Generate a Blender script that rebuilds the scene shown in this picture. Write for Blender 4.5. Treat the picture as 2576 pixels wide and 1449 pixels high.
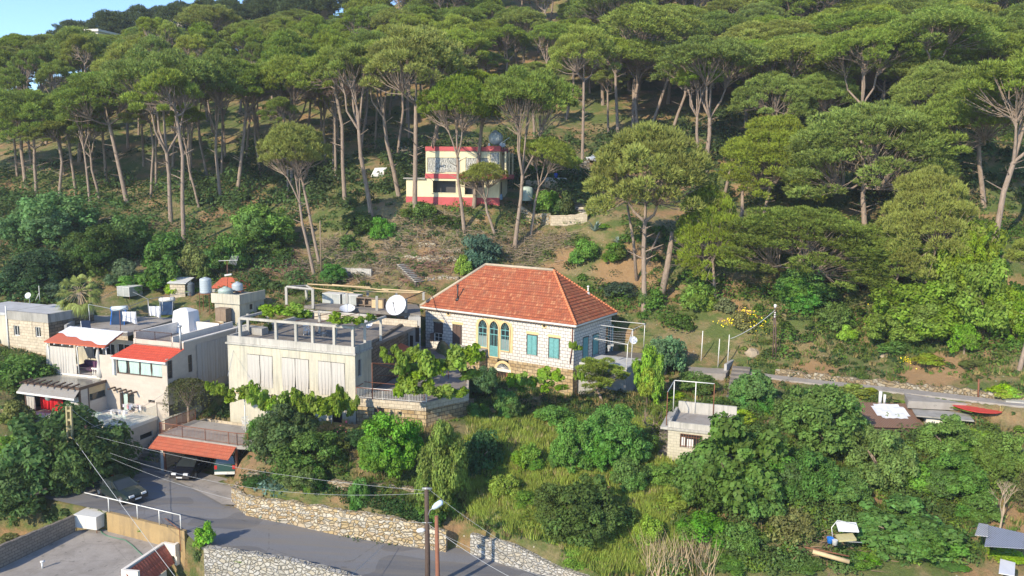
import bpy, math, random
import numpy as np
from mathutils import Vector, Matrix
R_=math.radians
S=bpy.context.scene
for o in list(bpy.data.objects): bpy.data.objects.remove(o)
# ---------------------------------------------------------------- camera, sky, sun
CH=24.0; TH=R_(8); RO=0.012; FP=2037.0
f_=np.array([0,math.cos(TH),-math.sin(TH)]);u0=np.array([0,math.sin(TH),math.cos(TH)]);r0=np.array([1.,0,0])
U_=math.cos(RO)*u0-math.sin(RO)*r0;Rr=math.cos(RO)*r0+math.sin(RO)*u0
C_=np.array([0,0,CH])
cam=bpy.data.cameras.new('camera');co=bpy.data.objects.new('camera',cam);S.collection.objects.link(co)
cam.sensor_width=36;cam.lens=36*FP/2576;cam.clip_end=3000;cam.clip_start=0.5
m=Matrix((( Rr[0],U_[0],-f_[0],0),(Rr[1],U_[1],-f_[1],0),(Rr[2],U_[2],-f_[2],CH),(0,0,0,1)))
co.matrix_world=m;S.camera=co
SUN_AZ=R_(37);SUN_EL=R_(29)     # azimuth: degrees left of straight behind the camera
sd=Vector((-math.sin(SUN_AZ)*math.cos(SUN_EL),-math.cos(SUN_AZ)*math.cos(SUN_EL),math.sin(SUN_EL)))
w=bpy.data.worlds.new("World");S.world=w;w.use_nodes=True
wn=w.node_tree;sky=wn.nodes.new('ShaderNodeTexSky');sky.sky_type='NISHITA';sky.sun_disc=False
sky.sun_elevation=SUN_EL;sky.sun_rotation=math.atan2(sd.x,sd.y);sky.altitude=1800;sky.dust_density=0.05;sky.ozone_density=4.5
wn.links.new(sky.outputs[0],wn.nodes['Background'].inputs[0]);wn.nodes['Background'].inputs[1].default_value=0.15
sl=bpy.data.lights.new('sun','SUN');sl.energy=3.6;sl.angle=R_(0.5);sl.color=(1,.86,.64)
so=bpy.data.objects.new('sun',sl);S.collection.objects.link(so);so.rotation_euler=sd.to_track_quat('Z','Y').to_euler();so.location=(-60,-60,90)
S.view_settings.view_transform='Standard';S.view_settings.look='None';S.view_settings.gamma=1;S.view_settings.exposure=0.96
# ---------------------------------------------------------------- pixel -> world
def ray(x,y):return f_+(x-1288)/FP*Rr+(724.5-y)/FP*U_
def gz(x,y,z):
    d=ray(x,y);return C_+d*(z-CH)/d[2]
def gY(x,y,Y):
    d=ray(x,y);return C_+d*Y/d[1]
def proj(p):
    v=np.array(p,float)-C_;k=v@f_;return 1288+FP*(v@Rr)/k,724.5-FP*(v@U_)/k
# ---------------------------------------------------------------- object helpers
COL=S.collection
def tag(o,label=None,cat=None,group=None,kind=None):
    if label:o['label']=label
    if cat:o['category']=cat
    if group:o['group']=group
    if kind:o['kind']=kind
    return o
def thing(name,label,cat,loc=(0,0,0),group=None,rz=0):
    o=bpy.data.objects.new(name,None);COL.objects.link(o);o.location=Vector([float(v) for v in loc]);o.empty_display_size=.3
    o.rotation_euler[2]=rz
    return tag(o,label,cat,group)
V3=lambda p:np.array([float(p[0]),float(p[1]),float(p[2])])
class MB:
    def __init__(s):s.v=[];s.f=[];s.sm=[]
    def poly(s,*pts,smooth=False):
        i=len(s.v);s.v+= [V3(p) for p in pts];s.f.append(list(range(i,i+len(pts))));s.sm.append(smooth)
        return s
    def hexa(s,b,t):  # b,t: 4 pts each, counter-clockwise from above
        s.poly(*b[::-1]);s.poly(*t)
        for i in range(4):
            j=(i+1)%4;s.poly(b[i],b[j],t[j],t[i])
        return s
    def box(s,o,a,b,c):
        o,a,b,c=map(V3,(o,a,b,c))
        if np.dot(np.cross(a,b),c)<0:a,b=b,a
        return s.hexa([o,o+a,o+a+b,o+b],[o+c,o+a+c,o+a+b+c,o+b+c])
    def aabb(s,x0,x1,y0,y1,z0,z1):return s.box((x0,y0,z0),(x1-x0,0,0),(0,y1-y0,0),(0,0,z1-z0))
    def wbox(s,W,s0,s1,d0,d1,z0,z1):
        return s.box(W.pt(s0,d0,z0),W.pt(s1,d0,z0)-W.pt(s0,d0,z0),W.pt(s0,d1,z0)-W.pt(s0,d0,z0),(0,0,z1-z0))
    def prism(s,pts,z0,z1):   # pts ccw from above
        if sum(pts[i][0]*pts[(i+1)%len(pts)][1]-pts[(i+1)%len(pts)][0]*pts[i][1] for i in range(len(pts)))<0:pts=pts[::-1]
        n=len(pts);b=[(p[0],p[1],z0) for p in pts];t=[(p[0],p[1],z1) for p in pts]
        s.poly(*b[::-1]);s.poly(*t)
        for i in range(n):
            j=(i+1)%n;s.poly(b[i],b[j],t[j],t[i])
        return s
    def tube(s,pts,r,n=6,cap=True):
        pts=[V3(p) for p in pts]
        rs=r if hasattr(r,'__len__') else [r]*len(pts)
        rings=[];up=np.array([0,0,1.]) 
        d0=pts[1]-pts[0]
        if abs(d0[2])>.9*np.linalg.norm(d0):up=np.array([1.,0,0])
        for i,p in enumerate(pts):
            d=pts[min(i+1,len(pts)-1)]-pts[max(i-1,0)];d/=np.linalg.norm(d)+1e-9
            a=np.cross(d,up);a/=np.linalg.norm(a)+1e-9;b=np.cross(d,a)
            up=-b if np.linalg.norm(b)>0 else up
            k=len(s.v);up=np.cross(a,d)
            for j in range(n):
                an=2*math.pi*j/n;s.v.append(p+rs[i]*(math.cos(an)*a+math.sin(an)*b))
            rings.append(k)
        for i in range(len(rings)-1):
            for j in range(n):
                q=(j+1)%n;s.f.append([rings[i]+j,rings[i]+q,rings[i+1]+q,rings[i+1]+j]);s.sm.append(n>4)
        if cap:
            s.f.append([rings[0]+j for j in range(n)][::-1]);s.sm.append(False)
            s.f.append([rings[-1]+j for j in range(n)]);s.sm.append(False)
        return s
    def lathe(s,c,prof,n=16,axis=(0,0,1)):
        c=V3(c);ax=V3(axis);ax/=np.linalg.norm(ax)
        h=np.array([1.,0,0]) if abs(ax[0])<.9 else np.array([0,1.,0])
        a=np.cross(ax,h);a/=np.linalg.norm(a);b=np.cross(ax,a);rings=[]
        for r,z in prof:
            k=len(s.v)
            for j in range(n):
                an=2*math.pi*j/n;s.v.append(c+ax*z+r*(math.cos(an)*a+math.sin(an)*b))
            rings.append(k)
        for i in range(len(rings)-1):
            for j in range(n):
                q=(j+1)%n;s.f.append([rings[i]+j,rings[i]+q,rings[i+1]+q,rings[i+1]+j]);s.sm.append(True)
        s.f.append([rings[-1]+j for j in range(n)]);s.sm.append(False)
        s.f.append([rings[0]+j for j in range(n)][::-1]);s.sm.append(False)
        return s
    def build(s,name,mat,parent=None,label=None,sub=None):
        base=np.zeros(3)
        root=parent
        while root is not None:
            base+=np.array(root.location[:]) if root.type=='EMPTY' else 0
            root=root.parent
        me=bpy.data.meshes.new(name);me.from_pydata([tuple(v-base) for v in s.v],[],s.f)
        me.polygons.foreach_set('use_smooth',s.sm)
        uv=me.uv_layers.new(name='UVMap');arr=np.zeros((len(me.loops),2));k=0
        for fa in s.f:
            p=np.array([s.v[i] for i in fa]);n=np.zeros(3)
            for i in range(1,len(p)-1):n+=np.cross(p[i]-p[0],p[i+1]-p[0])
            L=np.linalg.norm(n);n=n/L if L>1e-12 else np.array([0,0,1.])
            if abs(n[2])>.995:q=p[:,:2]
            else:
                t=np.cross([0,0,1.],n);t/=np.linalg.norm(t);b=np.cross(n,t);q=np.stack([p@t,p@b],1)
            arr[k:k+len(fa)]=q;k+=len(fa)
        uv.data.foreach_set('uv',arr.ravel())
        me.materials.append(mat)
        o=bpy.data.objects.new(name,me);COL.objects.link(o)
        if parent:o.parent=parent
        if label:o['label']=label
        return o
def solo(name,label,cat,mb,mat,group=None,kind=None):
    a=np.array(mb.v);c=np.array([a[:,0].mean(),a[:,1].mean(),a[:,2].min()])
    o=mb.build(name,mat)
    n=len(o.data.vertices);co_=np.empty(n*3);o.data.vertices.foreach_get('co',co_)
    o.data.vertices.foreach_set('co',(co_.reshape(-1,3)-c).ravel());o.location=Vector(c);o.data.update()
    return tag(o,label,cat,group,kind)
class Wall:
    def __init__(s,p0,p1):
        s.a=np.array(p0[:2],float);s.b=np.array(p1[:2],float);s.L=np.linalg.norm(s.b-s.a);s.t=(s.b-s.a)/s.L;s.n=np.array([s.t[1],-s.t[0]])
    def pt(s,q,d,z):
        p=s.a+s.t*q+s.n*d;return np.array([p[0],p[1],z])
    def hit(s,px,py,d=0):
        r=ray(px,py);o=s.a+s.n*d;k=((o-C_[:2])@s.n)/(r[:2]@s.n);p=C_+r*k
        return (p[:2]-s.a)@s.t,p[2]
    def rect(s,x0,y0,x1,y1,d=0):
        a=s.hit(x0,y0,d);b=s.hit(x1,y1,d);return a[0],b[0],b[1],a[1]
def wallmesh(mb,W,z0,z1,holes=(),rev=.18,s0=0,s1=None,d=0):
    s1=W.L if s1 is None else s1
    xs=sorted({s0,s1}|{min(max(h[i],s0),s1) for h in holes for i in (0,1)});zs=sorted({z0,z1}|{min(max(h[i],z0),z1) for h in holes for i in (2,3)})
    for i in range(len(xs)-1):
        for j in range(len(zs)-1):
            cx=(xs[i]+xs[i+1])/2;cz=(zs[j]+zs[j+1])/2
            if any(h[0]<cx<h[1] and h[2]<cz<h[3] for h in holes):continue
            mb.poly(W.pt(xs[i],d,zs[j]),W.pt(xs[i+1],d,zs[j]),W.pt(xs[i+1],d,zs[j+1]),W.pt(xs[i],d,zs[j+1]))
    for a,b,c,e in holes:
        for p,q in (((a,c),(a,e)),((a,e),(b,e)),((b,e),(b,c)),((b,c),(a,c))):
            mb.poly(W.pt(p[0],d,p[1]),W.pt(q[0],d,q[1]),W.pt(q[0],d-rev,q[1]),W.pt(p[0],d-rev,p[1]))
# ---------------------------------------------------------------- materials
class NT:
    def __init__(s,name):
        s.m=bpy.data.materials.new(name);s.m.use_nodes=True;s.t=s.m.node_tree;s.b=s.t.nodes['Principled BSDF']
    def n(s,ty,**k):
        o=s.t.nodes.new('ShaderNode'+ty)
        for a,v in k.items():
            if a.startswith('i_'):
                key=a[2:];key=int(key) if key.isdigit() else key.replace('_',' ')
                s.set(o.inputs[key],v)
            else:setattr(o,a,v)
        return o
    def set(s,sock,v):
        if isinstance(v,bpy.types.NodeSocket):s.t.links.new(v,sock)
        else:
            if isinstance(v,tuple) and len(v)==3 and sock.type=='RGBA':v=v+(1,)
            sock.default_value=v
    def uv(s):return s.n('TexCoord').outputs['UV']
    def ob(s):return s.n('TexCoord').outputs['Object']
    def geo(s):return s.n('NewGeometry').outputs['Position']
    def noise(s,vec,sc,det=4,rough=.6):return s.n('TexNoise',i_Vector=vec,i_Scale=sc,i_Detail=det,i_Roughness=rough).outputs[0]
    def ramp(s,f,*st):
        r=s.n('ValToRGB');s.set(r.inputs[0],f);e=r.color_ramp.elements
        while len(e)<len(st):e.new(.5)
        for i,(p,c) in enumerate(st):e[i].position=p;e[i].color=c+(1,) if len(c)==3 else c
        return r.outputs[0]
    def mix(s,f,a,b,mode='MIX'):
        r=s.n('Mix',data_type='RGBA',blend_type=mode);s.set(r.inputs[0],f);s.set(r.inputs[6],a);s.set(r.inputs[7],b);return r.outputs[2]
    def mapr(s,f,a,b,c=0,d=1):
        r=s.n('MapRange');s.set(r.inputs[0],f)
        for i,v in enumerate((a,b,c,d)):s.set(r.inputs[i+1],v)
        return r.outputs[0]
    def math(s,op,a,b=0.):
        r=s.n('Math',operation=op);s.set(r.inputs[0],a);s.set(r.inputs[1],b);return r.outputs[0]
    def scale(s,vec,sc):
        r=s.n('Mapping',i_Vector=vec);r.inputs['Scale'].default_value=sc;return r.outputs[0]
    def bump(s,h,st=.5,d=.05):
        r=s.n('Bump',i_Strength=st,i_Distance=d,i_Height=h);s.set(s.b.inputs['Normal'],r.outputs[0])
    def out(s,col,rough=.85,metal=0,spec=None):
        s.set(s.b.inputs['Base Color'],col);s.set(s.b.inputs['Roughness'],rough);s.b.inputs['Metallic'].default_value=metal
        if spec is not None:s.b.inputs['Specular IOR Level'].default_value=spec
        return s.m
def plain(name,c,rough=.7,metal=0,var=.25,sc=3.):
    k=NT(name);n=k.noise(k.geo(),sc,5)
    return k.out(k.mix(n,tuple(x*(1-var) for x in c),tuple(min(1,x*(1+var)) for x in c)),rough,metal)
def plaster(name,c,dirt=(.2,.19,.17),amt=.5,sc=1.,spots=0,streak=0):
    k=NT(name);g=k.geo();n1=k.noise(k.scale(g,(1.3,1.3,.25)),sc*1.1,7,.65);n2=k.noise(g,6,4)
    f=k.mapr(n1,.46,.70,0,amt);n3=k.noise(g,.55,5);base=k.mix(n2,tuple(x*.82 for x in c),tuple(min(1,x*1.08) for x in c));base=k.mix(k.mapr(n3,.4,.65,0,.35),base,tuple(x*.62 for x in c))
    col=k.mix(f,base,dirt)
    if streak:col=k.mix(k.mapr(k.noise(k.scale(g,(5,5,.3)),1.,5,.6),.52,.68,0,streak),col,tuple(x*.45 for x in c))
    if spots:
        col=k.mix(k.mapr(k.noise(g,1.7,6,.7),.60,.64,0,spots),col,tuple(x*.35 for x in c));v=k.n('TexVoronoi',i_Vector=g,i_Scale=.22,feature='DISTANCE_TO_EDGE').outputs[0];col=k.mix(k.math('MULTIPLY',k.math('LESS_THAN',v,.005),.3),col,tuple(x*.5 for x in c))
    k.bump(n2,.2,.02);return k.out(col,.9)
def bricks(name,c1,c2,mortar,bw,bh,ms=.02,dark=None,amt=.3,off=.5,bump=.5):
    k=NT(name);u=k.uv();b=k.n('TexBrick',i_Vector=u,i_Color1=c1,i_Color2=c2,i_Mortar=mortar,i_Scale=1.,offset=off);b.inputs['Mortar Size'].default_value=ms
    b.inputs['Brick Width'].default_value=bw;b.inputs['Row Height'].default_value=bh;b.inputs['Mortar Smooth'].default_value=.3
    n=k.noise(k.geo(),2.2,6,.7);col=b.outputs[0]
    if dark:col=k.mix(k.mapr(n,.5,.72,0,amt),col,dark)
    col=k.mix(k.noise(k.geo(),9,4),k.mix(.22,col,(0,0,0)),col)
    h=k.math('SUBTRACT',k.noise(k.geo(),7,3),b.outputs[1]);k.bump(h,bump,.04);return k.out(col,.9)
def rubble(name,cols,mortar,sc,dark=(.1,.09,.07),amt=.3,stretch=(1,1.5,1)):
    k=NT(name);u=k.scale(k.uv(),stretch);wob=k.n('VectorMath',operation='MULTIPLY_ADD',i_0=k.n('TexNoise',i_Vector=u,i_Scale=1.3).outputs[1],i_1=(.35,.35,0),i_2=u).outputs[0]
    a=k.n('TexVoronoi',i_Vector=wob,i_Scale=sc,feature='F1');e=k.n('TexVoronoi',i_Vector=wob,i_Scale=sc,feature='DISTANCE_TO_EDGE')
    c=k.ramp(k.n('SeparateColor',i_0=a.outputs[1]).outputs[0],*[((i+.5)/len(cols),cc) for i,cc in enumerate(cols)])
    c=k.mix(k.noise(u,8,5),k.mix(.4,c,(0,0,0)),c)
    c=k.mix(k.mapr(k.noise(k.geo(),.7,5),.5,.75,0,amt),c,dark)
    col=k.mix(k.mapr(e.outputs[0],.0,.055),mortar,c);k.bump(k.mapr(e.outputs[0],0,.14),.9,.08);return k.out(col,.92)
mWhiteBlk=bricks('white_block',(.74,.70,.65),(.64,.61,.57),(.20,.20,.22),.5,.31,.026,(.45,.42,.36),.3)
mHoney=bricks('honey_stone',(.36,.25,.12),(.55,.44,.28),(.16,.12,.08),.55,.32,.03,(.10,.085,.06),.75)
mDarkStone=bricks('dark_stone',(.13,.11,.085),(.24,.20,.15),(.05,.045,.04),.6,.3,.03,(.05,.048,.045),.6)
mOldStone=bricks('old_limestone',(.62,.54,.42),(.50,.43,.33),(.30,.26,.2),.5,.28,.015,(.22,.19,.15),.5)
mHutBlk=bricks('hut_block',(.58,.54,.43),(.50,.47,.38),(.38,.35,.28),.42,.21,.012,(.25,.23,.18),.4)
mCinder=bricks('cinder_block',(.27,.23,.19),(.21,.18,.15),(.10,.09,.08),.42,.21,.02,(.12,.1,.09),.5)
mTravert=bricks('pale_cladding',(.56,.50,.43),(.50,.445,.385),(.50,.43,.37),.6,.3,.006,(.45,.39,.33),.3,bump=.1)
mRubble=rubble('cream_rubble',[(.50,.38,.20),(.62,.53,.37),(.40,.28,.14),(.66,.60,.48),(.48,.44,.36)],(.10,.075,.045),2.9,amt=.25)
mRubbleW=rubble('white_rubble',[(.46,.44,.39),(.55,.53,.49),(.38,.36,.31),(.50,.45,.36),(.50,.49,.47)],(.11,.10,.09),3.2,amt=.2)
mRubbleD=rubble('terrace_rubble',[(.34,.26,.15),(.42,.34,.22),(.25,.18,.10),(.46,.42,.33)],(.08,.06,.035),2.6,amt=.5)
mConc=plaster('concrete',(.36,.35,.33),(.13,.13,.12),.7)
mConcL=plaster('pale_concrete',(.47,.455,.42),(.2,.2,.185),.7,1.,0,.5)
mDeck=plaster('deck_concrete',(.34,.315,.29),(.20,.18,.16),.75,.6,.6)
mDeckD=plaster('worn_terrace',(.22,.20,.18),(.11,.1,.09),.8,.6,.5)
mRoofW=plaster('white_roof_coat',(.52,.53,.55),(.28,.29,.31),.6,.7)
mCream=plaster('stained_cream_plaster',(.55,.52,.42),(.30,.30,.28),.8,1.,0,.55)
mCreamY=plaster('cream_yellow_paint',(.74,.67,.45),(.5,.45,.33),.4)
mRed=plaster('raspberry_red_paint',(.50,.10,.11),(.34,.09,.09),.4)
mWhite=plaster('white_plaster',(.76,.72,.66),(.5,.47,.42),.4)
mGreyPl=plaster('grey_plaster',(.42,.42,.42),(.2,.2,.19),.6)
mSand=plain('sandstone_trim',(.62,.47,.25),.85,0,.2)
mOchre=plaster('ochre_render',(.38,.27,.13),(.17,.13,.08),.9)
def tiles(name,cs,rowh,bw,gap,amt=.5):
    k=NT(name);u=k.uv();b=k.n('TexBrick',i_Vector=u,i_Color1=(0,0,0),i_Color2=(1,1,1),i_Mortar=(.5,.5,.5),i_Scale=1.,offset=.5);b.inputs['Mortar Size'].default_value=gap
    b.inputs['Brick Width'].default_value=bw;b.inputs['Row Height'].default_value=rowh;b.inputs['Mortar Smooth'].default_value=.2
    c=k.ramp(b.outputs[0],*[(i/(len(cs)-1),x) for i,x in enumerate(cs)])
    c=k.mix(k.mapr(k.noise(k.geo(),.8,6,.7),.45,.75,0,amt),c,(.20,.13,.08));c=k.mix(k.math('MULTIPLY',b.outputs[1],.75),c,(.10,.03,.02))
    wv=k.n('TexWave',i_Vector=u,wave_type='BANDS',bands_direction='X',i_Scale=1/bw/2/math.pi*math.pi)
    k.bump(k.math('SUBTRACT',wv.outputs[1],b.outputs[1]),.5,.04);return k.out(c,.85)
mTile=tiles('clay_tiles',[(.27,.068,.030),(.45,.135,.058),(.34,.088,.04),(.40,.108,.047),(.50,.21,.10)],.42,.26,.02,.5)
mTileN=tiles('new_red_tiles',[(.52,.06,.03),(.62,.085,.04),(.55,.07,.035)],.38,.26,.012,.1)
mTileB=tiles('brown_red_tiles',[(.34,.08,.05),(.40,.11,.07)],.6,.4,.012,.3)
def tinmat(name,c1,c2,period,rough=.5,metal=0.,dirt=(.2,.15,.1),amt=.35):
    k=NT(name);u=k.uv();wv=k.n('TexWave',i_Vector=u,wave_type='BANDS',bands_direction='X',i_Scale=1/period/2);c=k.mix(wv.outputs[1],c1,c2)
    c=k.mix(k.mapr(k.noise(k.geo(),1.5,6,.7),.5,.75,0,amt),c,dirt);k.bump(wv.outputs[1],.8,.04);return k.out(c,rough,metal)
mTinRed=tinmat('red_corrugated',(.48,.10,.05),(.62,.17,.09),.2)
mTinGrey=tinmat('grey_corrugated',(.32,.32,.34),(.5,.5,.52),.2,.45,.4)
mTerra=plain('terracotta',(.42,.13,.06))
mMetal=plain('galvanised_metal',(.42,.44,.46),.4,.5,.2)
mMetalP=plain('painted_metal_white',(.66,.66,.64),.5,.1,.15)
mSheet=plain('grey_sheet_metal',(.36,.38,.37),.5,.3,.3,1.5)
mRust=plain('rusty_metal',(.22,.09,.05),.8,.2,.4,4)
mDark=plain('dark_frame',(.035,.03,.03),.5)
mBrownF=plain('brown_frame',(.09,.055,.04),.5)
mWood=plain('weathered_wood',(.24,.18,.13),.85,0,.4,5)
mWoodD=plain('dark_shutter_wood',(.10,.065,.055),.8,0,.5,9)
mWoodPale=plain('pale_timber',(.50,.38,.22),.8)
mTeal=plain('peeling_teal_paint',(.13,.34,.35),.7,0,.45,6)
mBlue=plain('blue_plastic',(.03,.22,.75),.35)
mTankG=plain('grey_tank_plastic',(.36,.42,.47),.5,0,.1)
mTankW=plain('pale_tank_plastic',(.55,.62,.66),.5,0,.1)
mTankGr=plain('green_tank_plastic',(.36,.45,.42),.5,0,.1)
mDish=plain('dish_white',(.58,.60,.64),.4,0,.08)
mPlWhite=plain('white_plastic',(.66,.66,.66),.4,0,.05)
def cloth(name,c,fs=3.2):
    k=NT(name);u=k.uv();n=k.n('TexNoise',i_Vector=k.scale(u,(fs,.25,1)),i_Scale=2.,i_Detail=3).outputs[0];k.bump(n,.4,.08);return k.out(k.mix(n,tuple(x*.85 for x in c),c),.95)
mCloth=cloth('white_cloth',(.50,.48,.45));mClothG=cloth('pale_green_curtain',(.42,.55,.52));mCan=cloth('canvas_awning_side',(.42,.40,.38))
mTarp=cloth('white_tarp',(.66,.68,.72),1.);mRedCloth=cloth('red_fabric',(.55,.01,.02),1.);mPurple=cloth('purple_upholstery',(.12,.05,.11),2.)
mBlackCloth=plain('black_shade_net',(.02,.022,.03),.9);mBlueTarp=plain('blue_grey_tarp',(.32,.42,.60),.7)
def glassm(name,c,rough=.08):
    k=NT(name);n=k.noise(k.geo(),1.2,3);k.b.inputs['Specular IOR Level'].default_value=.7;return k.out(k.mix(n,tuple(x*.5 for x in c),c),rough)
mGlass=glassm('window_glass',(.035,.045,.05));mGlassM=glassm('milky_window_glass',(.30,.36,.36),.2);mPlasticSheet=None
k=NT('clear_balustrade_glass');k.b.inputs['Alpha'].default_value=.22;mClear=k.out((.45,.62,.58),.05)
k=NT('crinkled_plastic_sheet');n=k.noise(k.scale(k.uv(),(5,.6,1)),2.,4);k.bump(n,1.,.3);mPlasticSheet=k.out(k.ramp(n,(.35,(.10,.11,.11)),(.5,(.45,.45,.43)),(.62,(.75,.75,.72))),.25)
k=NT('asphalt');g=k.geo();c=k.mix(k.noise(g,.25,4),(.165,.17,.19),(.215,.22,.24));c=k.mix(k.mapr(k.noise(g,14,3),.3,.7),c,k.mix(.3,c,(.05,.05,.05)));k.bump(k.noise(g,30,2),.3,.01)
st=k.noise(k.scale(g,(.12,1.6,1)),1.,4);c=k.mix(k.math('GREATER_THAN',k.noise(k.scale(g,(.5,.8,1)),.35,1),.56),c,k.mix(.35,c,(.05,.05,.055)));cr=k.n('TexVoronoi',i_Vector=g,i_Scale=.16,feature='DISTANCE_TO_EDGE').outputs[0];c=k.mix(k.math('MULTIPLY',k.math('LESS_THAN',k.math('ADD',cr,k.math('MULTIPLY',k.noise(g,2,3),.05)),.027),.45),c,(.06,.06,.06))
mAsph=k.out(k.mix(k.mapr(st,.45,.65,0,.6),c,(.20,.18,.155)),.85)
SOIL=[(15.8,116.5,6.5),(20.5,110,4.5),(13.,91,4.),(-10,94,1.5),(27,72,3.),(36,67.5,3.),(44,74,3),(6,53.5,1.8),(16,55,2.2),(33,49,3.2)]
k=NT('hillside_ground');g=k.geo()
soil=k.mix(k.noise(g,.9,6,.7),(.30,.17,.08),(.42,.28,.15));dry=k.mix(k.noise(g,3,5),(.20,.175,.08),(.34,.27,.14));gr=k.mix(k.noise(g,2.4,6,.7),(.06,.10,.022),(.155,.20,.045))
c=k.mix(k.mapr(k.noise(g,.16,6,.62),.44,.56),soil,dry);c=k.mix(k.mapr(k.noise(k.scale(g,(1,1,1.7)),.23,7,.7),.42,.56),c,gr);c=k.mix(k.mapr(k.noise(g,5,4,.7),.35,.65,0,.5),c,k.mix(.5,c,(.02,.02,.01)))
rk=k.n('TexVoronoi',i_Vector=g,i_Scale=1.6,feature='F1');c=k.mix(k.math('MULTIPLY',k.math('LESS_THAN',rk.outputs[0],.10),k.math('GREATER_THAN',k.noise(g,.35,3),.52)),c,(.42,.38,.31))
for (sx,sy,sr) in SOIL:
    dv=k.n('VectorMath',operation='DISTANCE',i_0=k.n('VectorMath',operation='MULTIPLY',i_0=g,i_1=(1,1,0)).outputs[0],i_1=(sx,sy,0)).outputs[1];mk=k.mapr(k.math('ADD',dv,k.math('MULTIPLY',k.noise(g,.5,4),sr*.9)),sr*1.2,sr*1.5,1,0)
    c=k.mix(mk,c,k.mix(k.noise(g,1.5,6,.7),(.27,.155,.065),(.38,.26,.14)))
k.bump(k.noise(g,4,6,.8),.9,.25);mGround=k.out(c,.95)
def barkm(name,a,b):
    k=NT(name);o=k.ob();n=k.noise(k.scale(o,(3,3,.7)),2.5,6,.75);k.bump(n,.8,.06);r=k.n('ObjectInfo').outputs['Random']
    return k.out(k.mix(k.mapr(n,.3,.7),a,b),.95)
mBark=barkm('pine_bark',(.15,.115,.09),(.37,.29,.235));mBarkD=barkm('dark_bark',(.06,.045,.035),(.15,.12,.09))
def leafm(name,trans=.3,rough=.6):
    k=NT(name);oi=k.n('ObjectInfo');at=k.n('Attribute',attribute_name='r').outputs['Fac']
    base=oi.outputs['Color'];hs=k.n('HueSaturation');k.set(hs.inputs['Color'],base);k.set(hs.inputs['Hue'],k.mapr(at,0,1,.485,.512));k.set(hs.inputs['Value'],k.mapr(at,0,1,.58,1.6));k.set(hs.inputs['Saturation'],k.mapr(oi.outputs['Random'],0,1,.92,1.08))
    col=hs.outputs[0];k.b.inputs['Specular IOR Level'].default_value=.25
    tr=k.n('BsdfTranslucent');k.set(tr.inputs[0],col);mx=k.n('MixShader');mx.inputs[0].default_value=trans
    k.out(col,rough);k.t.links.new(k.b.outputs[0],mx.inputs[1]);k.t.links.new(tr.outputs[0],mx.inputs[2]);k.t.links.new(mx.outputs[0],k.t.nodes['Material Output'].inputs[0]);return k.m
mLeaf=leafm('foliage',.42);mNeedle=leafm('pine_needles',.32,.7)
# ---------------------------------------------------------------- terrain
TP=[]
def tz(*a):
    for x,y,z in a:TP.append(gz(x,y,z))
def tY(*a):
    for x,y,Y in a:TP.append(gY(x,y,Y))
tz((300,1190,.05),(500,1230,0),(700,1330,0),(1150,1440,-1),(600,1245,1),(850,1295,1.1),(1120,1335,.3),(850,1240,1.6),(850,1190,3.0),(1000,1130,3.8),(1000,1085,4),(700,1100,3.4),(620,1180,2.2))
tz((1200,1060,4.5),(1180,1250,1.3),(1450,1200,2.5),(1450,1330,.8),(1600,1440,-.5),(1450,1060,3.7),(1200,990,5.0),(1560,1060,4.0),(1700,1160,3.2),(2000,1300,2),(2100,1440,0),(2500,1440,.5),(2500,1200,3.6),(2300,1100,4.6),(2200,1060,5.2),(1880,1000,5.2))
tz((1870,935,5.8),(2100,955,6.4),(2500,1000,7),(2570,1010,7.1),(1900,895,6.9),(1240,1330,.9),(1400,1440,-.2))
tY((2550,930,65),(2300,930,68.5),(2300,850,73),(2490,660,77),(1700,780,84),(1620,780,84),(1950,760,81),(1950,905,76),(1550,560,98),(1580,700,90),(1290,690,93),(1290,560,99),(1160,525,101),(1150,523,99.2),(1262,526,99.),(1030,505,100.5),(1460,405,122),(1590,330,135),(1760,430,112),(1700,440,113),(1800,370,118),(1800,460,110),(1900,560,98),(1700,600,95),(2150,600,90),(2150,780,80),(2420,460,92),(2450,330,105),(2480,520,88))
tY((1288,0,200),(2000,0,190),(2576,0,175),(1700,200,155),(2200,200,145),(1288,200,160),(1288,-250,270),(2000,-300,260),(2700,-300,240))
tY((700,400,127),(700,560,106),(600,250,155),(600,135,200),(500,150,222),(300,192,215),(100,228,200),(0,252,190),(0,350,142),(100,300,152),(0,480,120),(100,520,115),(450,610,101),(250,640,95),(0,640,95),(0,760,87),(300,730,88),(600,720,88),(850,700,91),(1000,650,93),(1000,500,104),(900,600,98),(760,740,86),(60,880,76),(150,860,78))
tz((1250,1000,4.7),(1350,1025,4.2),(1150,1050,4.2),(950,1100,3.9),(1440,1035,3.7),(1520,1020,3.7),(1640,1060,4.2),(1620,1110,3.3),(1300,1100,3.4),(1560,1150,2.8),(1840,1200,3.2),(780,1180,2.9),(1000,1200,2.6),(1330,1230,1.9))
tz((20,1000,4.6),(0,1300,-.5),(100,1250,.2),(200,1150,.6),(60,1100,2.2),(-60,1100,2.5),(130,1200,.3))
for p in ((-60,55,2),(-62,80,10),(-95,90,7),(-130,110,5),(-150,190,28),(-130,260,20),(-60,275,42),(50,52,1),(72,78,15),(100,110,34),(150,180,66),(170,250,105),(0,30,-5),(45,30,-5),(-45,30,-6),(-70,30,-5),(70,30,-3)):TP.append(np.array(p,float))
TP=np.array(TP)
def _phi(r2):return np.where(r2>0,r2*np.log(np.maximum(r2,1e-9)),0)
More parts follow.
